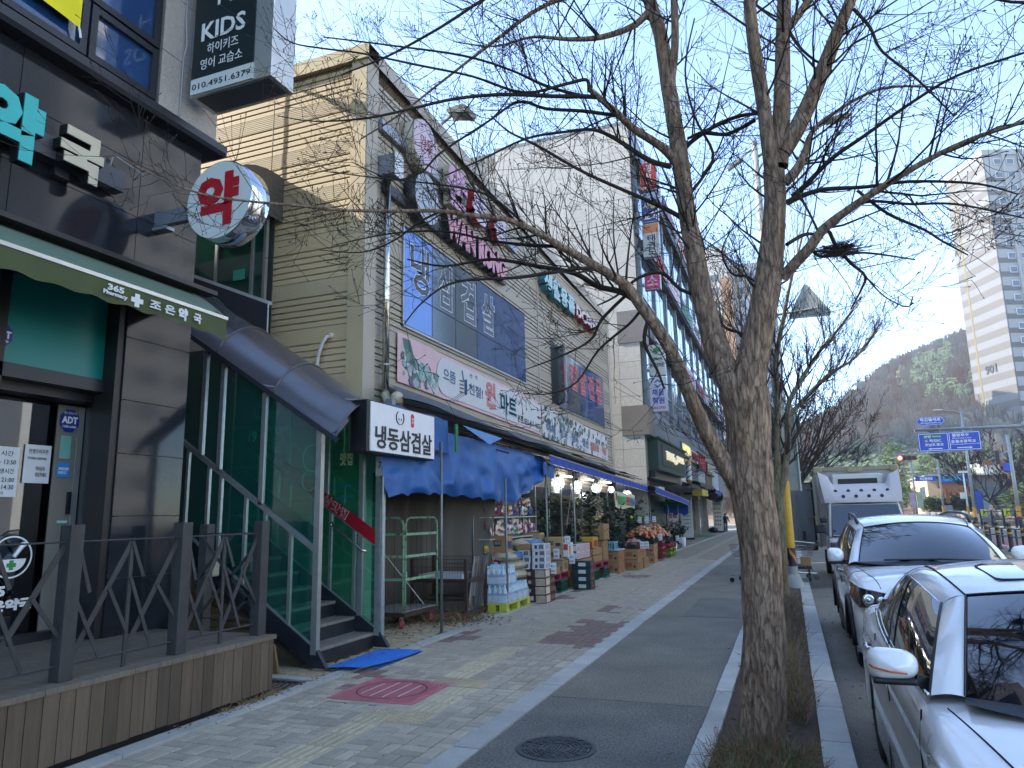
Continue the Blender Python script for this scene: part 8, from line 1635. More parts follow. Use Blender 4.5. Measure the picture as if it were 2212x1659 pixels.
# refrigerated box truck
tk = thing('box_truck', 'white refrigerated box truck with a wind deflector and one open rear door', 'truck',(1.65,20,0)); tx = 1.65
mTB_ = M('box_panel', '#a9a9a3',.5, var=.08, scale=2, rvar=.1); mTW = M('truck_white', '#b4b3ad',.35, var=.05, scale=3, coat=.4); mTF = M('box_frame', '#857f6c',.5, metal=.3, var=.1, scale=5)
part('box', MB().box(tx-.95, tx+.95,20.35,23.4,.70,2.66), mTB_, tk, bevel=.02)
for x in (tx-.99, tx+.95): part('box_edge', MB().box(x, x+.05,20.30,20.40,.7,2.60), mTF, tk); part('box_edge', MB().box(x, x+.05,20.4,23.4,.66,.74), mTF, tk); part('box_edge', MB().box(x, x+.05,20.4,23.4,2.62,2.70), mTF, tk)
part('box_edge', MB().box(tx-.94, tx+.94,20.28,20.40,2.60,2.70), mTF, tk)
for x in (tx-1.0, tx+.78): part('corner_cap', MB().box(x, x+.22,20.26,20.45,2.54,2.72), M('cap_gold', '#8f8665',.5, var=.1), tk, bevel=.04)
part('logo_plate', MB().box(tx-.18, tx+.16,20.255,20.28,2.56,2.69), M('cap_gold'), tk)
part('cooling_unit', MB().box(tx-.6, tx+.6,20.0,20.28,2.05,2.50), mTW, tk, bevel=.05); part('cooling_slot', MB().box(tx-.45, tx+.45,19.985,20.0,2.25,2.38), mPL_, tk)
def defl(u, v):     # deflector: leans back, two horns at the top corners
    x = (u-.5)*2; z = 1.78+.62*v; y = 18.98+.75*v**1.5+.12*abs(x)**3; horn = max(0,(abs(x)-.66)/.34); z2 = z+(.17*horn**1.0-.05*(1-horn)*0)*v
    return (tx+x*(.84+.08*v), y+.02*math.sin(x*3), z2-(.16*(1-min(1, horn*4)))*v*v)
part('deflector', MB().grid(defl,40,14), M('deflector_white', '#b0a9a4',.4, var=.04, scale=3), tk, smooth=True)
for s__ in (-1,1): part('deflector_side', MB().add([defl(.5+s__*.5, k/6) for k in range(7)]+[(tx+s__*.90,20.2,1.78+.72*k/6) for k in range(7)],[(k, k+1,8+k,7+k) for k in range(6)]), M('deflector_white'), tk, smooth=True)
for x, v in [(-.56+.28*k,.52+.015*k*0) for k in range(5)]+[(-.42+.28*k,.25) for k in range(4)]:
    p = defl(.5+x/2/.86, v); part('vent_hole', MB().lathe([(.042,0),(0,0)],(p[0], p[1]-.035, p[2]),14, 'y'), mPL_, tk)
def cab(z0, z1, y0, y1, w0, w1, nm, m_, bev=.03):
    P = [(-w0, y0, z0),(w0, y0, z0),(w0,20.1, z0),(-w0,20.1, z0),(-w1, y1, z1),(w1, y1, z1),(w1,20.1, z1),(-w1,20.1, z1)]
    return part(nm, MB().add([(tx+a, b_, c) for a, b_, c in P],[(0,3,2,1),(4,5,6,7),(0,1,5,4),(1,2,6,5),(2,3,7,6),(3,0,4,7)]), m_, tk, bevel=bev)
cab(.30,.98,18.30,18.42,.86,.85, 'cab_lower', mTW,.06); cab(.98,1.78,18.42,19.02,.85,.76, 'cab_upper', mTW,.06)
part('windshield', MB().add([(tx-.76,18.455,1.04),(tx+.76,18.455,1.04),(tx+.69,18.955,1.72),(tx-.69,18.955,1.72)],[(0,1,2,3)]), mGLS, tk); part('screen_frame', MB().tube([(tx-.78,18.43,1.01),(tx+.78,18.43,1.01),(tx+.70,18.95,1.75),(tx-.70,18.95,1.75),(tx-.78,18.43,1.01)],.014,5), mPL_, tk)
part('side_window', MB().add([(tx-.852,18.75,1.04),(tx-.852,19.75,1.04),(tx-.785,19.72,1.68),(tx-.785,19.12,1.68)],[(0,1,2,3)]), mGLS, tk)
for s__ in (-1,1): part('headlight', MB().box(tx+s__*.84, tx+s__*.55,18.27,18.33,.72,.88), M('lamp_glassy'), tk, bevel=.02)
part('bumper', MB().box(tx-.86, tx+.86,18.22,18.35,.24,.48), mTW, tk, bevel=.03); part('grille', MB().box(tx-.5, tx+.5,18.28,18.3,.56,.66), mPL_, tk)
for (x, y) in ((tx-.72,19.1),(tx+.72,19.1),(tx-.72,22.4),(tx+.72,22.4)): wheel(tk, x, y,.19,.33,-1 if x < tx else 1,8)
part('chassis', MB().box(tx-.6, tx+.6,19.5,23.3,.35,.70), mPL_, tk)
mm_ = part('mirror', MB().box(tx-1.12, tx-.90,18.62,18.72,1.08,1.27), mPL_, tk, bevel=.03); part('mirror', MB().box(tx-1.0, tx-.85,18.64,18.72,1.32,1.44), mPL_, tk, bevel=.03); part('mirror_arm', MB().tube([(tx-.86,18.7,1.5),(tx-.95,18.68,1.4),(tx-.98,18.68,1.1),(tx-.86,18.7,1.05)],.012,5), mPL_, tk)
dr_ = part('rear_door', MB().add([(tx-.98,23.42,.45),(-.04,23.05,.45),(-.04,23.05,2.42),(tx-.98,23.42,2.42),(tx-.98,23.48,.45),(-.04,23.11,.45),(-.04,23.11,2.42),(tx-.98,23.48,2.42)],[(0,1,2,3),(7,6,5,4),(0,4,5,1),(3,2,6,7),(1,5,6,2),(0,3,7,4)]), M('door_panel_grey', '#8b8d8b',.5, var=.07, scale=2), tk)
part('door_seal', MB().tube([(tx-.98,23.41,.46),(-.04,23.04,.46),(-.04,23.04,2.41),(tx-.98,23.41,2.41),(tx-.98,23.41,.46)],.03,5), mPL_, dr_); part('lock_bar', MB().tube([(.22,23.12,.5),(.22,23.12,2.4)],.018,6), mAL, dr_); part('lock_bar', MB().box(.30,.38,23.08,23.14,.75,1.0), mPL_, dr_)
for z in (.6,1.4,2.25): part('hinge', MB().box(tx-1.28, tx-.94,23.3,23.42, z-.03, z+.03), mTF, dr_)
# ================================================================ TREES
LIMBS = [(-0.334,5.4,-0.081,0.1739,-0.309,5.4,0.118,0.1562,-0.295,5.4,0.295,0.1523,-0.255,5.4,0.606,0.1475,-0.229,5.4,0.813,0.1355,-0.228,5.4,1.022,0.1349,-0.218,5.4,1.338,0.1397,-0.229,5.4,1.623,0.1445,-0.243,5.4,1.851,0.1524,-0.24,5.4,2.05,0.1502,-0.232,5.4,2.318,0.1549,-0.244,5.4,2.507,0.1696),
(-0.25,5.4,2.422,0.1116,-0.347,5.42,2.641,0.0964,-0.422,5.45,2.889,0.0877,-0.488,5.5,3.255,0.0791,-0.521,5.5,3.562,0.0764,-0.568,5.55,3.973,0.069,-0.602,5.6,4.491,0.0651,-0.654,5.6,5.145,0.0627,-0.705,5.65,5.737,0.0564,-0.795,5.7,6.186,0.0537,-0.849,5.7,6.726,0.0463),
(-0.639,5.6,5.197,0.0353,-0.577,5.55,5.522,0.0333,-0.553,5.5,5.916,0.0294,-0.549,5.5,6.364,0.0259),
(-0.235,5.4,2.455,0.1218,-0.127,5.38,2.843,0.1052,-0.043,5.36,3.158,0.0969,0.018,5.35,3.431,0.0921,0.086,5.35,3.869,0.0793,0.102,5.35,4.141,0.0765),
(0.087,5.35,4.039,0.052,0.083,5.3,4.214,0.0519,0.071,5.25,4.659,0.0505,0.043,5.2,5.115,0.0475,0.039,5.15,5.472,0.0423,0.046,5.1,5.914,0.0355),
(0.144,5.35,4.177,0.0625,0.205,5.4,4.713,0.0603,0.254,5.45,5.223,0.0544,0.3,5.5,5.652,0.0499,0.352,5.5,6.144,0.0375),
(0.274,5.45,5.335,0.0364,0.341,5.45,5.405,0.0327,0.48,5.5,5.596,0.0292,0.64,5.5,5.794,0.0218),
(0.173,5.35,4.283,0.0626,0.318,5.35,4.504,0.059,0.471,5.35,4.806,0.0538,0.611,5.35,5.115,0.0469,0.749,5.35,5.402,0.04,0.919,5.35,5.782,0.0314),
(0.092,5.36,3.316,0.044,0.193,5.3,3.402,0.0401,0.285,5.25,3.475,0.0379,0.4,5.2,3.593,0.0325,0.578,5.1,3.675,0.0269,0.784,5,3.756,0.023,1.03,4.9,3.837,0.0178,1.254,4.8,3.876,0.0143,1.486,4.7,3.876,0.011,1.722,4.6,3.876,0.0066),
(0.171,5.35,3.883,0.024,0.284,5.3,3.899,0.0186,0.43,5.25,3.895,0.0166,0.675,5.2,3.843,0.0129,0.937,5.1,3.787,0.0108,1.284,5,3.658,0.0074,1.491,5,3.546,0.0043),
(0.424,5.2,3.627,0.013,0.651,5.1,3.692,0.011,0.902,5,3.59,0.0091,1.133,4.9,3.505,0.0072,1.44,4.8,3.319,0.0041),
(0.629,5.2,3.824,0.0113,0.778,5.1,3.589,0.0109,0.959,5,3.404,0.0089,1.052,5,3.31,0.0074,1.155,4.9,3.167,0.0043),
(0.169,5.35,4.042,0.0379,0.264,5.35,4.134,0.0361,0.331,5.4,4.274,0.0295,0.385,5.4,4.413,0.0191,0.522,5.45,4.553,0.014,0.879,5.5,4.719,0.0104,1.232,5.5,4.649,0.0067,1.491,5.5,4.54,0.0033),
(0.213,5.35,3.923,0.0206,0.306,5.3,3.974,0.0186,0.492,5.2,4.097,0.0148,0.699,5.1,4.174,0.0128,0.978,5,4.293,0.0108,1.233,4.9,4.366,0.0089,1.575,4.8,4.372,0.0071,1.816,4.7,4.343,0.0041),
(1.03,4.9,3.837,0.0104,1.226,4.85,3.871,0.0101,1.393,4.8,3.916,0.0099,1.627,4.8,3.901,0.0069),
(0.352,5.22,3.55,0.0147,0.426,5.3,3.596,0.0132,0.461,5.35,3.518,0.0133,0.548,5.4,3.382,0.0116,0.641,5.45,3.283,0.0099,0.62,5.5,3.208,0.0083,0.532,5.5,3.06,0.005),
(0.292,5.25,3.477,0.0132,0.343,5.3,3.428,0.0116,0.418,5.3,3.413,0.0099,0.64,5.3,3.402,0.0081,0.941,5.3,3.305,0.0047),
(0.144,5.36,3.565,0.0153,0.25,5.5,3.665,0.0156,0.327,5.6,3.708,0.0123,0.398,5.6,3.67,0.0105),
(0.641,5.45,3.283,0.0066,0.755,5.5,3.128,0.0049,0.891,5.5,3.032,0.0049,0.933,5.5,3.104,0.0033),
(-0.318,5.4,1.788,0.0731,-0.37,5.35,1.9,0.0664,-0.436,5.3,2.036,0.0615,-0.51,5.2,2.213,0.0544,-0.592,5.1,2.453,0.0476,-0.665,5,2.706,0.0426,-0.757,4.9,2.908,0.0407,-0.865,4.8,3.091,0.0373,-0.953,4.75,3.23,0.0341,-1.148,4.65,3.369,0.0309,-1.332,4.5,3.479,0.0257,-1.495,4.4,3.584,0.0224,-1.671,4.3,3.66,0.0192,-1.867,4.2,3.678,0.0175,-2.065,4.1,3.707,0.0143,-2.354,3.95,3.697,0.0126,-2.637,3.8,3.693,0.0109,-2.878,3.7,3.722,0.0094,-3.295,3.5,3.764,0.0077,-3.508,3.35,3.799,0.0061,-3.778,3.2,3.928,0.0046,-3.94,3.1,4.041,0.003),
(-0.881,4.8,3.109,0.0227,-0.992,4.8,3.192,0.0213,-1.17,4.85,3.273,0.0202,-1.353,4.9,3.414,0.019,-1.66,4.95,3.531,0.016,-2.065,5,3.666,0.013,-2.477,5,3.669,0.0095,-2.822,5,3.782,0.0058),
(-1.095,4.7,3.33,0.0163,-1.226,4.6,3.334,0.0129,-1.635,4.5,3.296,0.0114,-2.088,4.4,3.295,0.0083,-2.318,4.35,3.17,0.0066,-2.446,4.3,3.005,0.0049),
(-1.332,4.5,3.479,0.0145,-1.573,4.6,3.56,0.0134,-1.939,4.7,3.692,0.0105,-2.377,4.8,3.878,0.0092,-2.944,4.9,3.991,0.0078,-3.567,5,4.025,0.0041),
(-0.961,4.8,3.154,0.0131,-1.158,4.9,3.034,0.0118,-1.264,4.95,2.901,0.0085,-1.513,5,2.814,0.007,-1.812,5,2.735,0.0035),
(-0.816,4.85,2.98,0.0146,-0.859,4.9,2.829,0.0131,-0.796,5,2.641,0.0099,-0.755,5,2.504,0.0082),
(-0.851,4.8,3.045,0.0113,-0.961,4.9,2.976,0.0099,-1.216,5,2.833,0.0085,-1.405,5.05,2.618,0.0069,-1.627,5.1,2.556,0.0053,-1.852,5.1,2.574,0.0036),
(-1.502,4.4,3.578,0.0112,-1.632,4.3,3.714,0.0096,-1.761,4.2,3.815,0.0079,-2.029,4.1,3.89,0.0064,-2.483,4,3.986,0.0049,-2.877,3.9,4.071,0.0033),
(-2.065,4.1,3.7,0.0079,-2.225,4.1,3.654,0.008,-2.426,4.1,3.551,0.0065,-2.688,4.1,3.507,0.0049,-3.044,4.1,3.581,0.0034),
(-0.63,5.58,4.479,0.0382,-0.731,5.5,4.601,0.0343,-0.921,5.35,4.726,0.0302,-1.042,5.25,4.844,0.0263,-1.162,5.15,4.955,0.0224,-1.227,5.1,5.016,0.0205),
(-1.162,5.15,4.955,0.0187,-1.314,5.1,4.972,0.0187,-1.502,5,4.96,0.0168,-1.864,4.85,4.978,0.0149,-2.22,4.7,4.941,0.013,-2.527,4.55,4.845,0.011,-2.849,4.4,4.753,0.0091,-3.274,4.3,4.769,0.0055,-3.558,4.2,4.829,0.0037),
(-1.227,5.1,5.016,0.0149,-1.247,5.1,5.103,0.015,-1.398,5,5.04,0.013,-1.719,4.9,4.988,0.0112,-2.098,4.75,5.138,0.0093,-2.523,4.6,5.259,0.0094,-2.987,4.5,5.426,0.0077,-3.282,4.4,5.484,0.0077,-3.573,4.35,5.588,0.0058,-3.73,4.3,5.738,0.0039),
(-1.313,5.1,4.984,0.0131,-1.554,5,5.064,0.0131,-1.834,4.9,5.224,0.0094,-2.202,4.8,5.385,0.0095,-2.755,4.7,5.558,0.0078,-3.435,4.6,5.771,0.006),
(-0.577,5.55,3.947,0.0205,-0.726,5.5,4.056,0.0187,-0.95,5.35,4.158,0.0149,-1.316,5.2,4.354,0.0131,-1.651,5,4.564,0.0111,-1.864,4.95,4.703,0.0075,-2.004,4.9,4.852,0.0057),
(-0.673,5.55,4.441,0.0228,-0.85,5.5,4.515,0.0211,-1.091,5.4,4.704,0.0173,-1.259,5.3,4.772,0.0134,-1.469,5.2,4.746,0.0115,-1.779,5.1,4.701,0.0096,-2.134,5,4.541,0.0076,-2.474,5,4.465,0.0058),
(-1.004,5.3,4.83,0.017,-1.306,5.2,4.895,0.0152,-1.591,5.1,4.928,0.0133,-1.796,5,4.983,0.0114,-2.025,4.9,4.807,0.0094,-2.412,4.8,4.559,0.0094,-2.563,4.75,4.395,0.0075,-2.804,4.7,4.364,0.0057,-3.19,4.7,4.595,0.0039),
(-0.755,5.66,6.028,0.0327,-0.917,5.6,5.85,0.0284,-1.187,5.5,5.745,0.0243,-1.453,5.4,5.73,0.0182,-1.76,5.3,5.772,0.0122,-2.072,5.2,5.702,0.0081,-2.428,5.1,5.78,0.0041),
(-0.828,5.7,6.337,0.0291,-1.188,5.6,6.28,0.025,-1.684,5.5,6.217,0.019,-2.197,5.4,5.894,0.0148,-2.666,5.3,5.556,0.0106,-3.042,5.2,5.264,0.0085,-3.433,5.2,5.121,0.0065),
(-0.782,5.7,6.417,0.0249,-1.241,5.5,6.456,0.0207,-1.966,5.3,6.345,0.0167,-2.565,5.1,5.957,0.0124,-3.026,5,5.741,0.0104,-3.445,4.9,5.604,0.0063),
(-0.503,5.5,3.294,0.0162,-0.658,5.5,3.372,0.0146,-0.787,5.45,3.508,0.0147,-0.962,5.4,3.479,0.0128,-1.144,5.35,3.336,0.0092,-1.285,5.3,3.264,0.0055),
(-0.514,5.5,3.503,0.0145,-0.469,5.6,3.704,0.0148,-0.539,5.7,4.032,0.0134,-0.598,5.75,4.269,0.0117,-0.79,5.8,4.434,0.008,-0.985,5.8,4.537,0.004),
(-0.58,5.55,4.139,0.015,-0.43,5.65,4.357,0.0133,-0.346,5.7,4.569,0.0115,-0.477,5.75,4.964,0.0099,-0.53,5.8,5.446,0.0081,-0.42,5.8,5.914,0.0061),
(-0.607,5.6,4.41,0.0229,-0.562,5.65,4.632,0.0193,-0.331,5.7,4.796,0.0174,-0.106,5.75,4.876,0.0154,0.085,5.3,4.6,0.0105),
(-0.001,5.35,4.59,0.016,-0.217,5.5,4.602,0.0148,-0.4,5.6,4.716,0.0133,-0.533,5.6,4.684,0.0115),
(0.297,5.45,5.369,0.0145,0.392,5.4,5.108,0.0107,0.546,5.3,4.884,0.0086,0.732,5.2,4.956,0.0067,1.019,5.1,4.987,0.0048,1.288,5,5.045,0.0031),
(0.763,5.35,5.319,0.0139,0.846,5.3,5.105,0.0119,0.884,5.2,4.839,0.0099,1.052,5.1,4.516,0.0079,1.211,5,4.147,0.0045),
(1.821,4.6,4.604,0.0121,1.584,4.7,4.644,0.0098,1.376,4.7,4.757,0.0072),
(-0.124,5.38,2.787,0.0135,-0.235,5.5,2.967,0.0123,-0.37,5.6,3.08,0.0108,-0.493,5.7,3.506,0.0056),
(-0.03,5.36,3.191,0.0119,-0.135,5.5,3.392,0.0106,-0.272,5.6,3.481,0.0091,-0.333,5.7,3.718,0.0075,-0.213,5.8,3.974,0.0038)]
LIMBS2 = [(-0.285,15,0.256,0.1511,-0.244,15,0.949,0.1344,-0.217,15,1.477,0.1262,-0.204,15,1.833,0.1267),
(-0.21,15,1.566,0.0902,-0.27,15,2.285,0.073,-0.304,15,2.926,0.0644,-0.314,15,3.672,0.0558,-0.236,15,4.424,0.0422,-0.266,15,5.395,0.0332,-0.536,15,6.629,0.0194),
(-0.212,15,1.744,0.0814,-0.145,15,2.552,0.0684,-0.118,15,3.192,0.0644,-0.038,15,3.838,0.0555,-0.01,15,4.593,0.0513,0.175,15,5.343,0.0375,0.431,15,6.288,0.0283,0.734,15,7.236,0.019,0.865,15,8.023,0.0095),
(-0.179,15,1.832,0.0769,-0.008,15,2.455,0.0681,0.081,15,2.997,0.0593,0.135,15,3.639,0.0505,0.371,15,4.086,0.0414,0.809,15,4.701,0.0321,1.276,15,5.214,0.0228,1.657,15,5.733,0.0136),
(0.12,15,3.454,0.0459,0.474,15,3.799,0.0411,0.932,15,4.223,0.0318,1.458,15,4.542,0.0225,1.923,15,5.138,0.0134),
(-0.287,15,2.925,0.0414,-0.593,15,3.503,0.0374,-0.789,15,4.475,0.0285,-0.992,15,5.48,0.0193,-1.061,15,6.501,0.0098),
(-0.291,15,3.953,0.0326,-0.594,15,4.65,0.0284,-0.611,15,5.634,0.0192,-0.659,15,6.851,0.0098)]

mBK = bpy.data.materials.new('bark'); mBK.use_nodes = True
def barkmat(m, dark, mid, tan, sc=1.0):
    t = m.node_tree; N = t.nodes; L = t.links; b = N['Principled BSDF']; b.inputs['Roughness'].default_value = .9
    tc = N.new('ShaderNodeTexCoord'); mp = N.new('ShaderNodeMapping'); mp.inputs['Scale'].default_value = (1,1,.22); L.new(tc.outputs['Object'], mp.inputs[0])
    n = N.new('ShaderNodeTexNoise'); n.inputs['Scale'].default_value = 34*sc; n.inputs['Detail'].default_value = 8; n.inputs['Roughness'].default_value = .65; L.new(mp.outputs[0], n.inputs[0])
    n2 = N.new('ShaderNodeTexNoise'); n2.inputs['Scale'].default_value = 7*sc; n2.inputs['Detail'].default_value = 4; L.new(mp.outputs[0], n2.inputs[0])
    vo = N.new('ShaderNodeTexVoronoi'); vo.feature = 'DISTANCE_TO_EDGE'; vo.inputs['Scale'].default_value = 26*sc; 
    ds = N.new('ShaderNodeVectorMath'); ds.operation = 'MULTIPLY_ADD'; L.new(n.outputs['Color'], ds.inputs[0]); ds.inputs[1].default_value = (.05,.05,.05); L.new(mp.outputs[0], ds.inputs[2]); L.new(ds.outputs[0], vo.inputs[0])
    r = N.new('ShaderNodeValToRGB'); e = r.color_ramp.elements; e[0].position = .34; e[0].color = (*hexc(dark),1); e[1].position = .72; e[1].color = (*hexc(tan),1); q = e.new(.5); q.color = (*hexc(mid),1); L.new(n.outputs['Fac'], r.inputs[0])
    r2 = N.new('ShaderNodeValToRGB'); r2.color_ramp.elements[0].position = .56; r2.color_ramp.elements[1].position = .66; L.new(n2.outputs['Fac'], r2.inputs[0])
    mx = N.new('ShaderNodeMixRGB'); mx.inputs[2].default_value = (*hexc('#8d6a47'),1); ml = N.new('ShaderNodeMath'); ml.operation = 'MULTIPLY'; ml.inputs[1].default_value = .45; L.new(r2.outputs[0], ml.inputs[0]); L.new(ml.outputs[0], mx.inputs[0]); L.new(r.outputs[0], mx.inputs[1])
    r3 = N.new('ShaderNodeMapRange'); r3.inputs[1].default_value = 0; r3.inputs[2].default_value = .10; r3.inputs[3].default_value = .62; r3.inputs[4].default_value = 1; L.new(vo.outputs[0], r3.inputs[0])
    sc_ = N.new('ShaderNodeVectorMath'); sc_.operation = 'SCALE'; L.new(mx.outputs[0], sc_.inputs[0]); L.new(r3.outputs[0], sc_.inputs['Scale']); L.new(sc_.outputs[0], b.inputs['Base Color'])
    ad = N.new('ShaderNodeMath'); ad.operation = 'ADD'; L.new(n.outputs['Fac'], ad.inputs[0]); L.new(r3.outputs[0], ad.inputs[1]); bp = N.new('ShaderNodeBump'); bp.inputs['Strength'].default_value = .9; bp.inputs['Distance'].default_value = .018; L.new(ad.outputs[0], bp.inputs['Height']); L.new(bp.outputs[0], b.inputs['Normal'])
    return m
barkmat(mBK, '#5f4a38', '#927862', '#b89c80')
mTW2 = M('twig', '#33291f',.85, var=.2, scale=20)
def smooth_poly(P, n):
    out = []
    for i in range(len(P)-1):
        p0, p1, p2, p3 = P[max(i-1,0)], P[i], P[i+1], P[min(i+2, len(P)-1)]
        for k in range(n):
            t = k/n; out.append(tuple(.5*((2*p1[j])+(-p0[j]+p2[j])*t+(2*p0[j]-5*p1[j]+4*p2[j]-p3[j])*t*t+(-p0[j]+3*p1[j]-3*p2[j]+p3[j])*t**3) for j in range(4)))
    out.append(P[-1]); return out
def limb_mesh(mb, P, ns, rough_=0.0, sub=4):
    Q = smooth_poly(P, sub); pts = [Vector(q[:3]) for q in Q]; u = None; vs = []
    for i, p in enumerate(pts):
        d = (pts[min(i+1, len(pts)-1)]-pts[max(i-1,0)]).normalized()
        if u is None: u = d.orthogonal().normalized()
        u = (u-d*u.dot(d)).normalized(); w_ = d.cross(u); r_ = Q[i][3]
        for j in range(ns):
            a = 2*math.pi*j/ns; dr = 0
            if rough_: c = Vector((math.cos(a)*2.2, math.sin(a)*2.2, p.z*1.6)); dr = rough_*(noise.noise(c)*.9+.7*noise.noise(c*2.7)+.35*abs(noise.noise(Vector((c.x*7, c.y*7, p.z*4)))))
            vs.append(p+(u*math.cos(a)+w_*math.sin(a))*r_*(1+dr))
    mb.add(vs,[(i*ns+j, i*ns+(j+1) % ns,(i+1)*ns+(j+1) % ns,(i+1)*ns+j) for i in range(len(pts)-1) for j in range(ns)])
    return pts, Q
def twigs(mb, start, d, r_, L_, lvl, tr, up=.25, spread=.75, buds=True, rmin=.0017):
    n = 5 if lvl else 4; p = Vector(start); pts = [p]; rr = [r_]; d = d.normalized(); step = L_/n
    for k in range(n):
        d = (d+Vector((tr.gauss(0,.08), tr.gauss(0,.08), tr.gauss(0,.08)+up*.30))).normalized(); p = p+d*step; pts.append(p); rr.append(max(r_*(1-.75*(k+1)/n), rmin))
    mb.tube(pts, rr,3 if r_ < .012 else 5, cap=False)
    if buds and lvl == 0: mb.tube([pts[-1]-d*.004, pts[-1]+d*.008, pts[-1]+d*.018],[.002,.0045,.001],3, cap=False)
    if lvl <= 0: return
    m_ = tr.randint(3,5) if lvl > 1 else tr.randint(3,5)
    for k in range(m_):
        t = tr.uniform(.2,1.0)*n; i = min(int(t), n-1); q = pts[i].lerp(pts[i+1], t-i); dd = (pts[i+1]-pts[i]).normalized(); side = Vector((tr.gauss(0,1), tr.gauss(0,1), tr.gauss(0,.7))); side = (side-dd*side.dot(dd)).normalized()
        twigs(mb, q, dd*(1-spread*.55)+side*spread*tr.uniform(.6,1.1), max(rr[i]*.62, rmin), L_*tr.uniform(.32,.62), lvl-1, tr, up, spread, buds, rmin)
def fourtup(v): return [tuple(v[i:i+4]) for i in range(0, len(v),4)]
tree = thing('street_tree', 'large bare street tree with flaking tan bark forking low beside the kerb', 'tree',(-.33,5.4,0))
tr = random.Random(21)
for li, v in enumerate(LIMBS):
    P = fourtup(v); r0 = P[0][3]; mb = MB(); pts, Q = limb_mesh(mb, P,72 if li == 0 else (40 if r0 > .06 else (14 if r0 > .02 else 8)),.085 if li == 0 else (.08 if r0 > .06 else .05),12 if li == 0 else (8 if r0 > .06 else 4))
    part('trunk' if li == 0 else 'limb', mb, mBK if r0 > .028 else mTW2, tree, smooth=True)
    if li == 0: continue
    tw = MB(); L_ = sum((pts[i+1]-pts[i]).length for i in range(len(pts)-1)); n_ = int(L_*(8.5 if r0 < .05 else 6))
    for k in range(n_):
        t = tr.uniform(.12 if r0 < .05 else .3,1)*(len(pts)-1); i = min(int(t), len(pts)-2); q = pts[i].lerp(pts[i+1], t-i); dd = (pts[i+1]-pts[i]).normalized(); side = Vector((tr.gauss(0,1), tr.gauss(0,.8), tr.gauss(.25,.9))); side = (side-dd*side.dot(dd)).normalized(); lr = Q[i][3]
        twigs(tw, q, dd*.55+side*.75, min(max(lr*.45,.0028),.011), tr.uniform(.28,.8)*(1.2 if lr > .012 else .85),2 if tr.random() < .5 else 1, tr)
    part('twigs', tw, mTW2, tree, smooth=True)
# flaking bark plates on the trunk and the two main limbs
fl = MB()
for li in (0,1,3):
    P = smooth_poly(fourtup(LIMBS[li]),10)
    for k in range(520 if li == 0 else 330):
        i = tr.randrange(len(P)-2); c = Vector(P[i][:3]); r_ = P[i][3]*(1.0); a = tr.uniform(0,6.28); n_ = Vector((math.cos(a), math.sin(a),0)); tg = Vector((-math.sin(a), math.cos(a),0)); p = c+n_*r_*1.0+Vector((0,0, tr.uniform(-.03,.03)))
        w_, h = tr.uniform(.004,.013), tr.uniform(.010,.034); li_ = tr.uniform(.002,.007)
        fl.add([p-tg*w_*.7-Vector((0,0, h)), p+tg*w_*.7-Vector((0,0, h)), p+tg*w_+n_*li_*.3, p-tg*w_+n_*li_*.3, p+n_*li_+Vector((0,0, h*.8))],[(0,1,2,3),(3,2,4)])
part('bark_flakes', fl, mBK, tree, kind='stuff')
nest = MB()
for k in range(260):
    c = Vector((.49+tr.gauss(0,.055),5.45+tr.gauss(0,.05),3.50+tr.gauss(0,.018))); d = Vector((tr.gauss(0,1), tr.gauss(0,1), tr.gauss(0,.18))).normalized()*tr.uniform(.05,.13); nest.tube([c-d, c+d],.0018,3, cap=False)
solo('bird_nest', nest, mTW2, 'dark bird nest of twigs in the fork of the right branch', 'nest', kind='stuff')
seed = MB()
for k in range(0):
    v = fourtup(LIMBS[tr.choice([4,5,6,7,8,12,15])]); p = Vector(tr.choice(v)[:3])+Vector((tr.gauss(0,.25), tr.gauss(0,.2), tr.gauss(0,.25)))
    for q in range(6): seed.add([p, p+Vector((tr.gauss(0,.02), tr.gauss(0,.02),-.02)), p+Vector((tr.gauss(0,.02), tr.gauss(0,.02),-.03))],[(0,1,2)])
t2 = thing('young_street_tree', 'slim mottled bare tree just left of the yellow lamp post', 'tree',(-.28,15,0)); mBK2 = bpy.data.materials.new('mottled_bark'); mBK2.use_nodes = True; barkmat(mBK2, '#3d3a2c', '#6b6149', '#8a7b5c',.6)
for li, v in enumerate(LIMBS2):
    P = fourtup(v)
    if li == 0: P = [(P[0][0], P[0][1],0, P[0][3]*1.2)]+P
    mb = MB(); pts, Q = limb_mesh(mb, P,10,.05,4); part('trunk' if li == 0 else 'limb', mb, mBK2, t2, smooth=True); tw = MB()
    if li:
        for k in range(30):
            t = tr.uniform(.15,1)*(len(pts)-1); i = min(int(t), len(pts)-2); dd = (pts[i+1]-pts[i]).normalized(); side = Vector((tr.gauss(0,1), tr.gauss(0,1),.3)).normalized(); twigs(tw, pts[i], dd*.8+side*.6, max(Q[i][3]*.4,.005), tr.uniform(.5,1.4),2, tr,.3,.6, False,.0035)
        part('twigs', tw, mTW2, t2)
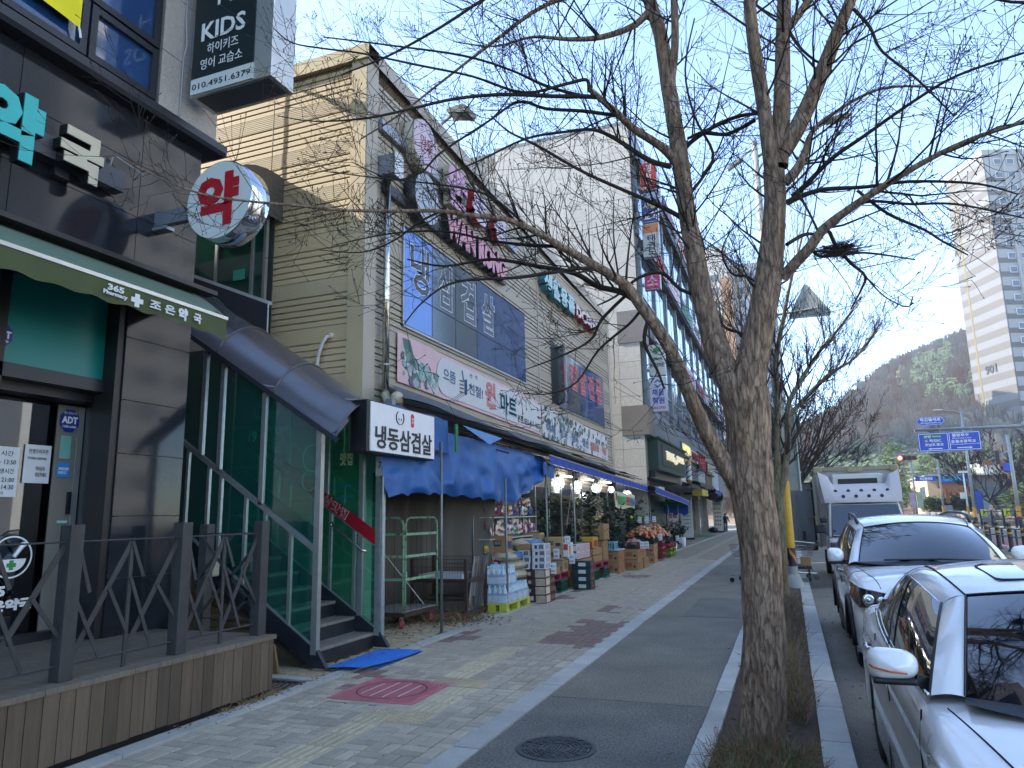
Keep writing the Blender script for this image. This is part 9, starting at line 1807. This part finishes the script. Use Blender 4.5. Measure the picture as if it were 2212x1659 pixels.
def baretree(lab, x, y, z, h, tr, sp_=.8, rmin=.007, col=None, lean=0, nl=8, grp='bare street trees farther along the kerb'):
    t = thing('bare_tree', lab, 'tree',(x, y, z), grp); mb = MB(); base = Vector((x, y, z)); th = h*.3; P = [base, base+Vector((lean*.3,0, th*.5)), base+Vector((lean,0, th))]; mb.tube(P,[h*.022, h*.018, h*.016],8, cap=False); part('trunk', mb, mBK2, t, smooth=True); tw = MB()
    for k in range(nl):
        a = 6.28*k/nl+tr.uniform(-.3,.3); d = Vector((math.cos(a)*sp_, math.sin(a)*sp_,1)); twigs(tw, P[-1]-Vector((0,0, tr.uniform(0, th*.3))), d, h*.009, h*tr.uniform(.5,.75),4, tr,.28,.55, False, rmin)
    part('crown', tw, col or mTW2, t); return t
baretree('bare street tree rising behind the box truck, the third along the kerb',-.2,29,0,7.0, tr,1.1,.007, nl=9); baretree('fourth bare street tree along the kerb',-.25,40,0,8.5, tr,1.0,.009, nl=8); baretree('fifth bare street tree along the kerb',-.2,52,0,8.5, tr,1.0,.012, nl=7)
baretree('leaning bare tree at the right corner beside the tall cabinet',19.2,84,.2,7.5, tr,1.2,.02, nl=8, lean=-.6, grp='bare trees at the far corner'); baretree('bare tree at the far right behind the black fence',22.5,86,.2,8, tr,1.1,.02, nl=8, lean=.4, grp='bare trees at the far corner'); baretree('small bare tree before the orange brick wall',19.0,100,.5,3.6, tr,1.0,.014, nl=5, grp='bare trees at the far corner')
# pines before the hill
mPN = M('pine_needles', '#4c5e30',.7, var=.45, scale=.8)
def pine(lab, x, y, z, h, w_):
    t = thing('pine_tree', lab, 'pine tree',(x, y, z), 'pines at the foot of the hill'); part('trunk', MB().tube([(x, y, z),(x+.2, y, z+h*.5),(x, y, z+h*.93)],[h*.025, h*.018,.03],7), M('pine_trunk', '#5c4433',.9, var=.2), t); mb = MB()
    for k in range(16):
        zz_ = z+h*(.28+.70*k/16); rw = w_*(1-.8*(k/16)**1.2)
        for j in range(4):
            a = tr.uniform(0,6.28); rr = rw*tr.uniform(.5,1); c = Vector((x+rr*math.cos(a), y+rr*math.sin(a), zz_+tr.uniform(-.2,.2))); mb.tube([(x, y, zz_-.2), c],.04,3, cap=False)
            for q in range(46):
                p = c+Vector((tr.gauss(0,.45), tr.gauss(0,.45), abs(tr.gauss(0,.16)))); s__ = tr.uniform(.10,.24); a2 = tr.uniform(0,6.28); mb.add([p, p+Vector((math.cos(a2)*s__, math.sin(a2)*s__, s__*.9)), p+Vector((-math.sin(a2)*s__*.4, math.cos(a2)*s__*.4, s__*.5))],[(0,1,2)])
    part('crown', mb, mPN, t)
for a in (('pine directly above the box truck roof',12.9,104,.5,9.6,2.3),('broad pine behind the red traffic signal',20.5,124,1.0,9.6,3.2),('pine behind the blue direction sign',24.2,125,1.0,9.2,3.0),('pine over the brick annex',28.5,127,1.5,9.0,2.8),('pine at the right edge beneath the striped tower',26.8,101,.5,9.0,2.5),('small pine beside the poster banners',12.4,100,.3,5.4,1.7)): pine(*a)
# dry hedge of the planting strip
hd_ = MB(); hr2 = random.Random(5)
def sprig(mb, x, y, h, n_, sp_, ms=(0,0,1)):
    for k in range(n_):
        a = hr2.uniform(0,6.28); q = Vector((x+hr2.gauss(0,.02), y+hr2.gauss(0,.02),.02)); d = Vector((math.cos(a)*sp_, math.sin(a)*sp_,1)).normalized(); pts = [q]; L_ = h*hr2.uniform(.5,1)
        for s__ in range(3): q = q+d*L_/3; pts.append(q); d = (d+Vector((hr2.gauss(0,.25), hr2.gauss(0,.25), hr2.gauss(0,.15)))).normalized()
        mi = ms[hr2.randrange(len(ms))]; mb.tube(pts,[.0030,.0026,.0020,.0011],3, mi, cap=False)
        for j in range(3):
            b_ = pts[1+hr2.randrange(2)]; e = b_+Vector((hr2.gauss(0,.05), hr2.gauss(0,.05), hr2.uniform(0,.07))); mb.tube([b_, e],[.0016,.0009],3, mi, cap=False)
y = 6.2
while y < 13.5:
    for k in range(3): sprig(hd_, hr2.uniform(-.48,-.02) if y > 7 else hr2.uniform(-.16,-.0), y+hr2.uniform(0,.1),.38,5,.6)
    y += .1
solo('dry_hedge', hd_,[M('hedge_twig', '#8a6e55',.85, var=.3, scale=12), M('hedge_twig_green', '#686a42',.85, var=.3, scale=12)], 'low leafless brown hedge along the planting strip behind the tree', 'hedge')
hd_ = MB()
for k in range(70): sprig(hd_, hr2.uniform(-.60,.02),4.75+hr2.uniform(-.25,.45),.30,6,.7,(0,1,1,2))
solo('dry_hedge', hd_,[M('hedge_twig'), M('hedge_twig_green'), M('twig_orange', '#7c5232',.8, var=.2)], 'tangle of dry green and orange twigs round the foot of the big tree', 'hedge')
rk_ = MB()
for k in range(260): sprig(rk_, hr2.uniform(-.5,.0), hr2.uniform(20,27),.3,3,.6)
solo('dry_hedge', rk_,[M('hedge_twig'), M('hedge_twig_green')], 'far stretch of leafless hedge beyond the carts', 'hedge')
# ================================================================ HAZE
hzm = bpy.data.materials.new('haze'); hzm.use_nodes = True; hn = hzm.node_tree; hn.nodes.clear()
pv = hn.nodes.new('ShaderNodeVolumePrincipled'); pv.inputs['Density'].default_value = .0006; pv.inputs['Color'].default_value = (.75,.86,1,1); pv.inputs['Anisotropy'].default_value = .2
ho = hn.nodes.new('ShaderNodeOutputMaterial'); hn.links.new(pv.outputs[0], ho.inputs['Volume'])
solo('haze', MB().box(-160,240,-60,400,-2.4,92), hzm, 'faint winter haze over the street and the far hill', 'haze', kind='stuff')
set_type()
